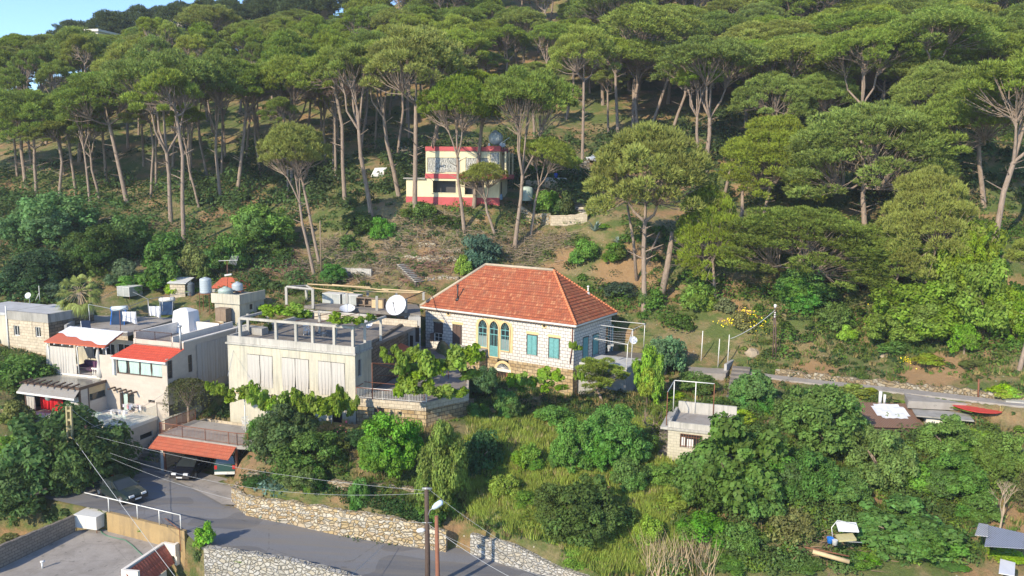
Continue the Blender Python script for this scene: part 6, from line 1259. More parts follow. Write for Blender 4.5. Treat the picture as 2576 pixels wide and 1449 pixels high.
for i,(c_,l) in enumerate(rocks[:3]+rocks[4:]):
    p=gt(*c_);r=(1.4,1.2,1.,.7,.5,.7)[i];mb=MB();R0=None
    mb.lathe(p-[0,0,.4],[(r,0),(r*1.05,r*.4),(r*.8,r*.85),(r*.3,r*1.05)],9);mb.v=[v+np.array([rg.uniform(-.18,.18)*r for _ in range(3)]) for v in mb.v];mb.sm=[False]*len(mb.sm);solo('boulder',l,'rock',mb,plain('boulder_stone_%d'%i,(.34,.28,.21) if i!=0 else (.16,.13,.11),.95,0,.35,2))
# ================================================================ HOUSES ON THE SKYLINE
def far_house(lab,c,wpx,hpx,Y,roof,wm,stories=2):
    p=gY(c[0],c[1],Y);k=FP/Y;w_=wpx/k;h=hpx/k;t=thing('hill_house',lab,'house',p);W_=Wall(p[:2],(p[0]+w_,p[1]-w_*.2));mb=MB();hs=[]
    for j in range(stories):
        for i in range(max(2,int(w_/3))):
            s=W_.L*(i+.5)/max(2,int(w_/3));z=p[2]+h*(j+.35)/stories;hs.append((s-.5,s+.5,z,z+1.3))
    wallmesh(mb,W_,p[2]-4,p[2]+h,hs);wallmesh(mb,Wall(W_.b,W_.b+np.array([2.,8])),p[2]-4,p[2]+h);wallmesh(mb,Wall(W_.a+np.array([2.,8]),W_.a),p[2]-4,p[2]+h);mb.build('wall',wm,t)
    for h_ in hs:
        mb=MB();mb.wbox(W_,h_[0],h_[1],-.16,-.12,h_[2],h_[3]);mb.build('window',mGlass,t)
    mb=MB();a=W_.pt(-.5,.5,p[2]+h);b=W_.pt(W_.L+.5,.5,p[2]+h);c_=b+[2.2,8.8,0];d_=a+[2.2,8.8,0]
    if roof is None:mb.hexa([a,b,c_,d_],[q+[0,0,.5] for q in (a,b,c_,d_)]);mb.build('roof',wm,t)
    else:
        m0=(a+d_)/2+[2.5,0,2.2];m1=(b+c_)/2+[-2.5,0,2.2];mb.poly(a,b,m1,m0).poly(b,c_,m1).poly(c_,d_,m0,m1).poly(d_,a,m0);mb.build('roof',roof,t)
far_house('cream villa with an orange roof among pines near the skyline',(445,62),75,26,212,mTile,mCreamY)
far_house('white house fragment below the orange roofed villa',(425,78),60,24,196,None,mWhite,1)
far_house('cream wall of a house on the skyline right of the orange roofed villa',(578,38),55,20,222,None,mCreamY,1)
far_house('pale house at the top edge above the forest',(733,24),68,34,212,None,mOldStone,2)
far_house('small white building glimpsed through the pines at the far left',(222,112),28,30,185,None,mWhite,1)
# ================================================================ POLES, LAMP, WIRES
def pole(name,lab,x0,yb,x1,yt,Y,r,mat,zb=None,cat='utility pole'):
    a=gY(x0,yb,Y);b=gY(x1,yt,Y);
    if zb is not None:a[2]=zb
    t=thing(name,lab,cat,a);mb=MB();mb.tube([a,(a+b)/2+[.02,0,0],b],[r*1.2,r*1.05,r*.85],8);mb.build('shaft',mat,t);return t,a,b
mPole=plain('creosoted_pole',(.075,.05,.04),.85,0,.4,3)
t,a,b=pole('utility_pole','tall dark wooden utility pole carrying the street lamp in front of the road',1076,1449,1073,1226,46.2,.15,mPole,-3.5)
l0=gY(*zD(1598,958),46.1);l1=gY(*zD(1632,905),45.9);mb=MB();mb.tube([l0,(l0+l1)/2+[.0,0,.12],l1],.035,5);mb.build('lamp_arm',mMetal,t)
hd=l1+[.28,-.1,.2];mb=MB();mb.lathe(l1,[(.05,0),(.13,.12),(.19,.4),(.17,.75),(.06,.86)],10,(.62,-.2,.55));mb.build('lamp_head',plain('lamp_head_blue_grey',(.5,.62,.75),.35),t)
q=gY(*zD(1556,1080),46.1);mb=MB();mb.lathe(q-[.1,0,0],[(.05,-.28),(.13,-.2),(.15,.1),(.05,.25)],10,(1,0,.15));mb.build('small_lamp',mPlWhite,t)
for y in (738,745,1018):
    p=gY(*zD(1590,y),46.1);mb=MB();mb.tube([p+[-.3,0,0],p+[.3,0,0]],.03,5);mb.build('cross_bracket',mMetal,t)
pT=b.copy();pM=gY(*zD(1588,1018),46.2)
pole('utility_pole','shorter reddish wooden pole just right of the lamp pole',1102,1449,1098,1298,45.8,.13,plain('red_brown_pole',(.22,.09,.055),.85,0,.35,3),-3.5)
t,a,b=pole('lattice_pole','yellowish slotted concrete power pole rising out of the walnut tree',*zA(700,1430),*zA(672,665),58.5,.01,mOchre,0)
mY=plain('lichen_yellow_concrete',(.38,.33,.18),.9);LT=b.copy()
for dx in (-.16,.16):
    mb=MB();mb.box(a+[dx-.05,-.1,0],(.1,0,0),(0,.2,0),b-a);mb.build('leg',mY,t)
for i in range(9):
    q=a+(b-a)*(i+.6)/9.2;mb=MB();mb.box(q+[-.11,-.08,0],(.22,0,0),(0,.16,0),(0,0,.16));mb.build('rung',mY,t)
pole('utility_pole','brown wooden pole in front of the garage door',*zA(925,1350),*zA(885,905),59.5,.13,plain('brown_pole',(.15,.07,.045),.9,0,.4,3),0)
t,a,b=pole('utility_pole','slim twin wooden pole with a white cap beside the footpath',1952,905,1950,775,76,.07,mWoodD)
mb=MB();mb.tube([a+[-.3,0,-.2],b+[-.06,0,-.5]],.055,6);mb.build('strut',mWoodD,t);mb=MB();mb.lathe(b,[(.05,0),(.08,.06),(.14,.18),(.15,.3),(.07,.38)],12);mb.build('cap_lamp',mPlWhite,t)
for k_ in (.9,.7,.5):
    mb=MB();mb.lathe(b-[0.02,.1,k_],[(.03,0),(.07,.03),(.07,.1),(.03,.14)],8,(0,0,1));mb.build('insulator',mPlWhite,t)
RP=b.copy()
a=gt(808,688);b=gY(805,556,a[1]);mb=MB();mb.tube([a-[0,0,.5],b],.07,6);solo('utility_pole','thin bare wooden pole beside the forked pine behind the cream building','utility pole',mb,mWood)
def wire(lab,a,b,sag=.5,r=.008,mat=None):
    a=V3(a);b=V3(b);mb=MB();P=[a+(b-a)*i/16-np.array([0,0,4*sag*(i/16)*(1-i/16)]) for i in range(17)];mb.tube(P,r,4);return solo('overhead_wire',lab,'wire',mb,mat or mWire)
mWire=plain('grey_cable',(.36,.38,.40),.6)
wire('overhead cable from the lattice pole down to the bottom edge by the tiled porch',LT-[0,0,2.2],gY(478,1500,44),.1,.016)
wire('upper cable from the brown garage pole to the top of the lamp pole',gY(226,1093,59),pT-[0,0,.2],.6)
wire('second cable from the brown garage pole to the lamp pole',gY(226,1120,59),pT-[0,0,.35],1.4)
wire('lower cable from the garage pole to the middle of the lamp pole',gY(230,1130,59),pM,1.4)
wire('cable from the lamp pole top falling right across the shrubs',pT,gY(1400,1440,44),.3)
wire('pale cable from the middle of the lamp pole to the white rubble wall',pM,gY(1300,1460,44),.2,.014)
wire('lower cable from the lamp pole crossing the white rubble wall',pM-[0,0,.2],gY(1430,1470,43),.3)
wire('green cable from the twin pole down to the garden terrace posts',RP-[0,0,.2],gY(1838,852,77),.3,.03)
wire('cable from the lamp pole foot across the road to the parapet wall',gY(966,1370,50.),gY(880,1449,44.8),.05,.018)
wire('cable slanting past the terrace door of the villa',gY(418,987,66),gY(230,1075,60),.3,.012)
wire('cable from the villa corner to the lattice pole top',LT,gY(322,1082,62.8),.8,.014)
wire('pale cable hanging between the villa and the cream building',gY(573,946,64),gY(600,800,70),.3,.02)
# person in blue
p=gt(*z7(1612,590));ps=gY(*z7(1608,565),p[1]-.3);t=ps-[0,0,.55]
me=bpy.data.meshes.new('person');b_=bpy.data.objects.new('person',me);COL.objects.link(b_);b_.location=Vector(t)
J=[(0,0,.9),(0,0,1.12),(0,-.03,1.38),(0,-.05,1.5),(0,-.07,1.66),(.17,-.02,1.38),(.22,-.12,1.12),(.12,-.33,1.02),(-.17,-.02,1.38),(-.22,-.1,1.12),(-.1,-.33,1.02),(.1,0,.86),(.12,-.05,.46),(.12,0,.04),(.12,-.14,.02),(-.1,0,.86),(-.12,.02,.46),(-.12,.06,.04),(-.12,-.1,.02)]
E_=[(0,1),(1,2),(2,3),(3,4),(2,5),(5,6),(6,7),(2,8),(8,9),(9,10),(0,11),(11,12),(12,13),(13,14),(0,15),(15,16),(16,17),(17,18)]
rd=[.15,.15,.17,.06,.11,.07,.05,.035,.07,.05,.035,.1,.065,.045,.04,.1,.065,.045,.04]
me.from_pydata(J,E_,[]);sk=b_.modifiers.new('s','SKIN')
for i,r in enumerate(rd):me.skin_vertices[0].data[i].radius=(r,r*.85)
me.skin_vertices[0].data[0].use_root=True;b_.modifiers.new('u','SUBSURF').levels=2
k=NT('person_colours');z_=k.n('SeparateXYZ',i_0=k.ob()).outputs[2];c=k.ramp(k.math('DIVIDE',z_,2.),(0.0,(.03,.03,.05)),(.44,(.03,.03,.05)),(.45,(.02,.10,.55)),(.72,(.02,.10,.55)),(.73,(.35,.2,.13)),(.80,(.35,.2,.13)),(.82,(.02,.015,.01)));me.materials.append(k.out(c,.9));tag(b_,'person in a blue top on the seating terrace right of the red banded house','person')
# ================================================================ VEGETATION
def npmesh(name,V,nper,r,mat,smooth=False):
    V=np.asarray(V,np.float32).reshape(-1,3);n=len(V)//nper;me=bpy.data.meshes.new(name);me.vertices.add(len(V));me.vertices.foreach_set('co',V.ravel());me.loops.add(len(V));me.loops.foreach_set('vertex_index',np.arange(len(V),dtype=np.int32))
    me.polygons.add(n);me.polygons.foreach_set('loop_start',np.arange(0,len(V),nper,dtype=np.int32));me.polygons.foreach_set('loop_total',np.full(n,nper,np.int32))
    at=me.attributes.new('r','FLOAT','FACE');at.data.foreach_set('value',np.asarray(r,np.float32));me.update(calc_edges=True);me.materials.append(mat);return me
def unit(v):return v/(np.linalg.norm(v,axis=-1,keepdims=True)+1e-9)
def leaves(P,N,size,asp,rg):
    n=len(P);N=unit(N);t=unit(np.cross(N,unit(rg.normal(size=(n,3)))));b=np.cross(N,t);s=(size*rg.uniform(.65,1.3,n))[:,None]
    return np.stack([P-t*s*.5,P+b*s*asp*.5-t*s*.05,P+t*s*.5-N*s*.12,P-b*s*asp*.5-t*s*.05],1)
def blades(P,D,ln,wd,rg):
    n=len(P);D=unit(D);t=unit(np.cross(D,unit(rg.normal(size=(n,3)))));l=(ln*rg.uniform(.7,1.25,n))[:,None]
    return np.stack([P-t*wd*.5,P+t*wd*.5,P+D*l],1)
def rdir(n,rg,zmin=-1.):
    z=rg.uniform(zmin,1,n);a=rg.uniform(0,6.2832,n);q=np.sqrt(1-z*z);return np.stack([q*np.cos(a),q*np.sin(a),z],1)
def crownmesh(name,seed,ncl,cr,nl,ls,asp=.55,droop=0.,zmin=-.35,fill=.6,tall=1.):
    # unit crown: radius 1, height 0..1
    rg=np.random.default_rng(seed);d=rdir(ncl,rg,zmin);ph=rg.uniform(0,6.28,6)
    lump=1+.16*np.sin(d[:,0]*4+ph[0])*np.sin(d[:,1]*4+ph[1])+.12*np.sin(d[:,2]*6+ph[2]+d[:,0]*3)
    rad=(rg.uniform(fill,1,ncl)*lump)*(1-cr);c=d*rad[:,None];cs=cr*rg.uniform(.6,1.35,ncl)
    V=[];R=[]
    for i in range(ncl):
        k=int(nl*cs[i]/cr);q=rdir(k,rg,-.75);P=c[i]+q*(cs[i]*rg.uniform(.55,1.05,k))[:,None]*[1,1,.8];N=q+[0,0,.45]+.45*rg.normal(size=(k,3));P[:,2]-=droop*cs[i]*(1-q[:,2])
        V.append(leaves(P,N,ls,asp,rg));tone=rg.uniform(.2,.8);R.append(np.clip(tone+rg.normal(0,.16,k),0,1))
    V=np.concatenate(V);V[:,:,2]=(V[:,:,2]+.8)/1.8*tall;return npmesh(name,V,4,np.concatenate(R),mLeaf)
CR={'S':[crownmesh('shrub_foliage',10+i,16,.36,90,.19,zmin=-.5) for i in range(3)],
    'M':[crownmesh('bush_foliage',20+i,46,.25,110,.118,zmin=-.55,fill=.45) for i in range(3)],
    'L':[crownmesh('tree_foliage',30+i,95,.19,130,.082,zmin=-.6,fill=.65) for i in range(3)],
    'V':[crownmesh('vine_leaves',70+i,11,.4,55,.30,.8,zmin=-.4,fill=.4) for i in range(3)],
    'F':[crownmesh('broad_leaf_foliage',40+i,80,.2,110,.105,.8,.1,zmin=-.6,fill=.7) for i in range(2)],
    'W':[crownmesh('drooping_foliage',50,60,.2,120,.10,.35,.5,zmin=-.5)],
    'O':[crownmesh('open_foliage',60+i,30,.22,120,.085,.6,zmin=-.3,fill=.35) for i in range(2)]}
def trunkmesh(name,seed,mat,bare=False):
    rg=random.Random(seed);mb=MB();mb.tube([(0,0,-.25),(.01,0,.15),(.03,.02,.4)],[.075,.055,.045],7)
    for i in range(5):
        a=i*1.257+rg.random();p=np.array([.03,.02,.25+.1*rg.random()]);q=p+[.3*math.cos(a),.3*math.sin(a),.25];r_=q+[.3*math.cos(a+.4),.3*math.sin(a+.4),.18];mb.tube([p,q,r_],[.035,.022,.01],5)
        mb.tube([q,q+[.2*math.cos(a-.8),.2*math.sin(a-.8),.2]],[.015,.006],4)
    o=mb.build(name,mat);me=o.data;bpy.data.objects.remove(o);return me
TRK=[trunkmesh('shrub_stem',i,mBark) for i in range(2)]+[trunkmesh('shrub_stem',5,mBarkD)]
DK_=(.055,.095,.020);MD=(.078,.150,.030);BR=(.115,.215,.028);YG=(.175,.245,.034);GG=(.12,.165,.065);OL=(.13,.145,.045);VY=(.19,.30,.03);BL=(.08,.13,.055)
_r=random.Random(99)
def mobj(name,me,parent,loc=(0,0,0),col=None,rz=0,sc=(1,1,1)):
    o=bpy.data.objects.new(name,me);COL.objects.link(o);o.parent=parent;o.location=loc;o.rotation_euler[2]=rz;o.scale=sc
    if col:o.color=(col[0],col[1],col[2],1)
    return o
gain=1.5
def plant(cx,top,bot,w,col,lab,name='shrub',kind=None,Y=None,group=None,cat=None,flat=False,trunk=True,z=None,dep=.85):
    if z is not None:p=gz(cx,bot,z)
    elif Y:p=gY(cx,bot,Y)
    else:p=gt(cx,bot)
    k=FP/p[1];r=w/2/k*(1.2 if not flat else 1.1);h=max((bot-top)/k,.3)
    if not flat:
        p[1]+=r*.6;
        if z is None:p[2]=min(p[2]+.2,terr(p[:2])[0]) if not Y else p[2]
    h=max(gY(cx,top,p[1])[2]-p[2],.4)
    kind=kind or ('S' if r<1.0 else 'M' if r<2.3 else 'L');v=_r.randrange(len(CR[kind]));t=thing(name,lab,cat or ('tree' if name.endswith('tree') else 'plant' if flat else 'shrub'),p,group)
    j=lambda x:x*_r.uniform(.92,1.08)
    cc=tuple(min(1,j(x)*gain) for x in col);V_=CR[kind]
    if flat:
        for i in range(11):
            mobj('foliage',CR['V'][_r.randrange(3)],t,((-.86+.17*i+_r.uniform(-.1,.1))*r,_r.uniform(-.4,.4)*r,_r.uniform(-.35,.2)*h),cc,_r.uniform(0,6.28),(r*_r.uniform(.18,.42),r*_r.uniform(.2,.55),h*_r.uniform(.4,1.5)))
    else:
        mobj('foliage',V_[v],t,(0,0,-.1*h),cc,_r.uniform(0,6.28),(r*.95,r*dep,h*1.12))
        if kind!='S' or r>.6:
            for i in range(3):
                a=_r.uniform(0,6.28);mobj('foliage',V_[_r.randrange(len(V_))],t,(r*.52*math.cos(a),r*.45*math.sin(a),-.1*h+_r.uniform(0,.3)*h),tuple(min(1,x*_r.uniform(.85,1.15)) for x in cc),_r.uniform(0,6.28),(r*_r.uniform(.42,.6),r*_r.uniform(.42,.6),h*_r.uniform(.5,.75)))
    if trunk and not flat:mobj('trunk' if name.endswith('tree') else 'stem',TRK[_r.randrange(3)],t,(0,0,0),None,_r.uniform(0,6),(r*.8,r*.8,h*.72))
    return t
# cx,top,bottom,width,colour,label,name,kind
PL=[
(105,995,1345,345,(0.054,0.105,0.027),'big dark walnut tree filling the lower left corner in front of the garage','walnut_tree','L'),
(225,1060,1230,130,(0.054,0.105,0.027),'right hand bough of walnut leaves in front of the brown garage door','walnut_tree','M'),
(40,875,1010,160,MD,'broad vine covered bush under the old stone house at the left edge','bush','M'),
(32,1000,1085,80,OL,'small yellowish shrub left of the glass room','shrub','S'),
(30,1330,1385,90,OL,'low yellow green shrub left of the cinder block wall','shrub','S'),
(100,478,640,215,(0.090,0.180,0.053),'tall light green round tree at the left edge of the wood','broadleaf_tree','L'),
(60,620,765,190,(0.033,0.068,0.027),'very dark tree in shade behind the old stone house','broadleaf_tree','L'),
(215,560,705,170,DK_,'dark broadleaf tree right of the tall light green one','broadleaf_tree','L'),
(300,515,650,120,MD,'mid green tree among the slender trunks at the left','broadleaf_tree','M'),
(150,690,775,150,(0.045,0.090,0.045),'dark grey green shrub behind the palm','bush','M'),
(395,570,690,130,MD,'leafy green tree left of the leaning trunk','broadleaf_tree','M'),
(330,680,745,110,BR,'bright bush directly behind the metal water box','bush','M'),
(405,640,745,100,MD,'large leaved fig bush above the cluttered roof','fig_bush','F'),
(300,640,730,80,BL,'bluish green bush right of the palm','bush','M'),
(640,500,650,190,(0.112,0.195,0.045),'spreading light green tree with dark stem behind the stair tower','broadleaf_tree','L'),
(560,570,700,110,MD,'scrubby tree between the antenna and the spreading light tree','broadleaf_tree','M'),
(480,600,720,90,OL,'olive toned bush left of the antenna','bush','M'),
(700,600,660,70,DK_,'dark shrub on the clearing left of the forked pine','shrub','S'),
(838,655,722,72,(0.060,0.150,0.027),'dense bright green bush beside the forked pine base','bush','M'),
(905,525,600,110,DK_,'dark scrub mound below the board on the slope','bush','M'),
(958,535,620,64,(0.075,0.180,0.022),'dense bright green upright bush left of the clearing','bush','M'),
(880,585,640,60,MD,'small green bush between two pine trunks left of the clearing','shrub','S'),
(1052,498,570,95,MD,'ivy covered young tree below the left corner of the red banded house','broadleaf_tree','M'),
(1120,535,580,100,DK_,'dark bush below the red base of the banded house','bush','M'),
(1205,565,690,110,(0.060,0.112,0.075),'bluish green dense tree just above the white house roof','broadleaf_tree','M'),
(1165,635,705,50,YG,'yellow green shrub at the left of the bluish tree','shrub','S'),
(1372,462,545,75,BR,'light green leafy sapling right of the red banded house','broadleaf_tree','M'),
(1420,470,560,60,DK_,'dark sapling beside the light green one','broadleaf_tree','S'),
(1370,392,445,75,BR,'light green bush at the porch of the red banded house','bush','S'),
(1447,388,425,55,VY,'yellow green bush by the silver car track','shrub','S'),
(1475,590,680,85,(0.105,0.210,0.030),'ivy mass on the bank below the agaves','bush','M'),
(1520,560,580,40,BR,'small green shrub between the two agaves','shrub','S'),
(1555,600,670,80,MD,'green shrub right of the small agave','bush','M'),
(1640,720,790,70,MD,'green shrub at the foot of the tall bare trunk','bush','S'),
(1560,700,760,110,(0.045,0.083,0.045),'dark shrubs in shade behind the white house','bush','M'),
(1762,690,800,95,BR,'bright bushy tree left of the yellow broom','broadleaf_tree','M'),
(1830,740,800,70,GG,'grey green shrub between bright tree and broom','bush','S'),
(1872,780,850,70,OL,'brownish green broom bush with yellow flowers','broom_bush','S'),
(1730,800,840,60,DK_,'dark shrub behind the garden trellis posts','shrub','S'),
(2035,655,800,165,(0.090,0.180,0.030),'wide mid green tree above the footpath','broadleaf_tree','L'),
(2135,655,760,90,MD,'darker rounded tree right of the wide one above the footpath','broadleaf_tree','M'),
(2110,740,850,90,MD,'hanging green shrub below the rounded tree','bush','M'),
(2140,810,870,60,VY,'yellow green vine patch on the bank','shrub','S'),
(2230,745,840,90,OL,'tall broom bush speckled with yellow flowers','broom_bush','M'),
(2345,690,885,225,(.12,.195,.024),'large bright green ivy clad tree at the right','broadleaf_tree','L'),
(2445,512,800,175,(.15,.225,.024),'bright yellow green tree beside the thick leaning trunk','broadleaf_tree','L'),
(2510,630,880,200,(.135,.21,.024),'bright green tree in front of the thick leaning trunk','broadleaf_tree','L'),
(2440,800,905,80,BR,'narrow bright bush below the ivy clad tree','bush','M'),
(2260,850,905,90,MD,'small green shrub on the bank above the footpath','bush','S'),
(2350,890,930,80,YG,'low yellow flecked shrub near the broken wall','shrub','S'),
(2460,905,935,70,OL,'low olive shrub on the bank at the right','shrub','S'),
(2535,960,1010,80,VY,'yellow green bush behind the stone house corner','bush','S'),
(1680,820,960,110,(0.105,0.173,0.090),'grey green feathery tree right of the white house','broadleaf_tree','M'),
(1632,845,1030,90,(0.165,0.285,0.038),'bright lemon green tree beside the concrete annex','broadleaf_tree','M'),
(1760,925,1000,110,MD,'leafy climber on the garden terrace behind the hut','bush','M'),
(1690,980,1010,90,VY,'yellow green climber behind the hut pipe trellis','shrub','S'),
(1905,928,1045,125,(0.083,0.158,0.038),'round loquat tree with long leaves above the hut','loquat_tree','F'),
(1870,1030,1075,70,VY,'pale vine spilling beside the loquat','shrub','S'),
(1980,1010,1045,110,VY,'pale green vine strip between loquat and the big tree','bush','S'),
(1545,1005,1200,170,(0.083,0.173,0.033),'large mixed green tree right of centre on the slope','broadleaf_tree','L'),
(1440,1050,1215,120,(0.090,0.180,0.030),'green tree on the grassy slope below the honey stone wall','broadleaf_tree','L'),
(1630,1080,1160,80,MD,'small leafy tree at the left of the hut','broadleaf_tree','M'),
(1560,1010,1060,60,BR,'bright leafy tree top just below the young pine','broadleaf_tree','S'),
(1470,1190,1400,240,(.060,.105,.026),'big dark green shrub mass at the lower centre','bush','L'),
(1410,1230,1330,110,(0.075,0.150,0.033),'green bush left of the big dark mass','bush','M'),
(1460,1370,1455,110,BR,'bright bush overhanging the white rubble wall','bush','M'),
(1585,1130,1260,110,MD,'leafy bush between the slope trees and the hut','bush','M'),
(1670,1165,1240,110,BR,'bright low bush below the hut','bush','M'),
(1872,1038,1330,285,(.075,.140,.026),'huge broad leaved fig tree in front of the hut','fig_tree','F'),
(1775,1280,1395,150,(0.090,0.203,0.030),'bright green climber mass below the huge fig','bush','M'),
(1870,1300,1410,110,(0.090,0.195,0.030),'second bright climber mass right below the huge fig','bush','M'),
(2095,950,1180,250,(0.090,0.173,0.033),'tall mid green mulberry tree right of the huge fig','broadleaf_tree','L'),
(2060,1120,1290,180,(0.068,0.128,0.033),'darker tree below the mulberry','broadleaf_tree','L'),
(2245,1060,1260,190,(0.112,0.173,0.036),'yellowish green tree below the brown shack','broadleaf_tree','L'),
(2140,1170,1300,150,MD,'leafy tree between darker tree and yellowish tree','broadleaf_tree','L'),
(2410,1040,1180,170,(0.112,0.188,0.033),'light green tree in front of the white framed garden room','broadleaf_tree','L'),
(2430,1130,1290,180,(0.083,0.150,0.033),'broad tree with drooping sprays at the right','broadleaf_tree','L'),
(2540,1080,1230,130,(0.112,0.180,0.036),'light tree at the right edge below the stone house','broadleaf_tree','L'),
(2300,1255,1430,270,(0.083,0.165,0.036),'open fig tree with pale bare boughs at the lower right','fig_tree','F'),
(2000,1265,1395,150,OL,'olive green bush left of the junk heap','bush','M'),
(2010,1390,1450,140,MD,'leafy bush at the bottom edge left of the log','bush','M'),
(2170,1385,1450,120,BR,'green bush at the bottom edge below the log','bush','M'),
(2540,1375,1430,130,VY,'pale vine over the bottom right corner','bush','M'),
(2395,1410,1450,110,MD,'low bush at the bottom edge under the open fig','bush','S'),
(2165,965,1010,110,(0.180,0.255,0.030),'yellow green ivy spilling over the path edge at the right','bush','S'),
(2330,1000,1035,150,(0.150,0.240,0.030),'ivy under the edge of the flat concrete roof','bush','S'),
(2460,1015,1045,130,(0.165,0.255,0.030),'ivy around the red canopy','bush','S'),
(2470,1080,1130,100,VY,'pale leafy climber right of the garden room','bush','M'),
(700,1005,1195,205,(0.057,0.108,0.027),'dark round tree in front of the vine covered pergola','broadleaf_tree','L'),
(765,1070,1245,200,(0.083,0.128,0.033),'olive toned tree just above the vegetable bed','broadleaf_tree','L'),
(780,1150,1260,70,BR,'bright leafy shoots hanging over the old garden wall','shrub','M'),
(975,1030,1225,180,(0.098,0.203,0.027),'bright green citrus tree in front of the honey stone wall','citrus_tree','L'),
(985,1000,1060,45,(0.068,0.135,0.030),'upright shoot rising above the bright citrus tree','shrub','S'),
(1115,1030,1325,145,(0.128,0.180,0.033),'tall yellowish tree beside the gully','broadleaf_tree','L'),
(1100,1210,1330,110,(0.083,0.173,0.027),'green bush at the foot of the yellowish tree','bush','M'),
(1205,1065,1210,115,(0.045,0.090,0.030),'dark shaded shrub right of the gully steps','bush','M'),
(1240,1100,1160,60,DK_,'second dark shrub above the grassy slope','shrub','S'),
(1215,905,1005,90,(0.068,0.128,0.045),'fern like green tree left of the arched doorway','broadleaf_tree','M'),
(1275,970,1065,80,(0.075,0.150,0.030),'leafy vine bush in front of the arched doorway','bush','M'),
(1395,1010,1085,95,(0.090,0.180,0.030),'rambling vine bush below the honey stone wall corner','bush','M'),
(895,1190,1300,60,(0.075,0.165,0.033),'single green shrub standing on the rubble wall bed','shrub','M'),
(900,1075,1140,90,(0.038,0.083,0.030),'dark shrub beside the pale slab','bush','M'),
(850,1075,1110,60,(0.045,0.083,0.030),'rose bush with pink blooms by the cream building door','rose_bush','S'),
(640,1200,1240,70,(0.053,0.098,0.030),'rose bush with red blooms near the carport post','rose_bush','S'),
(560,1000,1070,60,(0.045,0.083,0.030),'dark shrub at the foot of the cream building','bush','S'),
(597,1010,1060,40,(0.053,0.120,0.030),'small conical shrub by the cream building','shrub','S'),
(510,1300,1385,62,(0.150,0.300,0.030),'bright lime climber on the end of the white porch wall','shrub','S'),
(500,1360,1430,40,DK_,'dark lower growth of the climber on the porch wall','shrub','S'),
(608,1395,1425,55,BR,'small green tuft growing on the parapet wall','shrub','S'),
(365,1310,1350,50,BR,'small weed bush at the foot of the ochre wall','shrub','S'),
(170,790,825,70,(0.075,0.128,0.045),'white flowering bush under the palm','bush','S'),
(1200,1010,1060,60,MD,'low shrub beside the terrace corner','shrub','S'),
(645,1040,1120,80,MD,'green bush under the left end of the vine pergola','bush','M'),
(470,722,745,60,BR,'low bright shrub behind the cluttered roof','shrub','S'),
(430,700,750,40,VY,'upright yellow green shrub by the makeshift shed','shrub','S'),
(1330,1235,1290,90,(0.105,0.180,0.030),'grassy green shrub left of the sheeting on the slope','bush','S'),
(1240,1290,1350,100,(0.090,0.165,0.030),'leafy ground bush above the gap between the walls','bush','M'),
(1640,1290,1400,90,(0.150,0.225,0.038),'tall green grass clump right of the dark mass','bush','M'),
(1850,1390,1455,120,MD,'scrubby bush at the bottom edge by the canes','bush','M'),
(30,1150,1330,150,(.05,.10,.026),'left hand part of the walnut foliage at the left edge','walnut_tree','L'),
(150,1230,1345,170,(.052,.10,.027),'lowest walnut boughs hanging over the cinder block wall','walnut_tree','M'),
(20,1080,1170,110,BR,'sunlit bush at the left edge above the walnut','bush','M'),
(560,1090,1160,60,DK_,'dark bush at the right end of the carport terrace','bush','S'),
(1330,1110,1200,90,BR,'leafy shrub right of the shaded gully','bush','M'),
(1270,1180,1270,90,YG,'yellow green shrub on the slope beside the gully','bush','M'),
(1700,1240,1300,90,YG,'low yellow green shrub left of the climber masses','bush','S'),
(1960,1130,1260,120,MD,'bushy tree squeezed between huge fig and darker tree','broadleaf_tree','M'),
(2340,1160,1270,130,BR,'bright leafy tree behind the open fig','broadleaf_tree','M'),
(2480,1230,1330,110,MD,'leafy bush beside the bare pale tree','bush','M'),
]
for q in PL:
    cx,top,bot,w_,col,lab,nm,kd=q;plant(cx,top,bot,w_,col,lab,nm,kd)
# vines lying on frames (flat canopies)
vinec=(.13,.21,.022)
for (cx,top,bot,w_,zz,lab) in ((720,765,795,125,12.1,'leafy vine spread over the rear left of the front roof pergola'),(885,788,812,105,12.2,'bright vine spread over the right of the front roof pergola'),
  (1008,872,910,95,8.7,'bright vine over the left of the pipe trellis'),(1105,868,945,190,8.8,'large bright vine canopy over the stone terrace'),(1060,950,995,110,7.3,'low vine over the front of the stone terrace'),(1135,972,998,70,7.2,'low vine at the right corner of the stone terrace'),
  (1355,928,975,120,5.9,'bright grapevine on wires against the honey stone wall'),(1450,860,880,30,8.4,'tuft of vine leaves climbing the white house corner'),(1458,935,960,30,6.9,'lower tuft of vine leaves at the annex corner'),
  (600,955,1005,110,6.2,'vine pergola growth left of the cream building'),(700,965,1025,130,6.1,'vine growth under the left curtain opening'),(800,978,1035,130,6.,'vine growth under the middle curtain opening'),(865,985,1040,70,5.9,'vine growth at the right end below the curtains'),(550,958,985,50,6.4,'small vine tip at the left end of the pergola')):
    k_=28.;plant(cx,top,bot,w_,vinec,lab,'grapevine','M',z=zz,flat=True,dep=.75)
# pergola posts for the vine row
vp_=thing('vine_pergola','low whitewashed beam pergola carrying vines below the curtains','pergola',(-17,61.5,3))
for x in (615,669,729,833):
    p=gY(x,1085,62.2);q=gY(x,1000,62.2);mb=MB();mb.tube([(q[0],q[1],2.5),q],.05,5);mb.build('post',mMetalP,vp_)
mb=MB();mb.tube([gY(560,985,63.5),gY(880,1012,60.8)],.07,4);mb.build('beam',mWoodPale,vp_)
# planter greens on the roof
plant(653,788,815,36,DK_,'rounded plant in the trough planter on the front roof','potted_plant','S',z=10.4,flat=True);plant(675,812,830,18,DK_,'small plant beside the trough planter','potted_plant','S',z=9.9,flat=True)
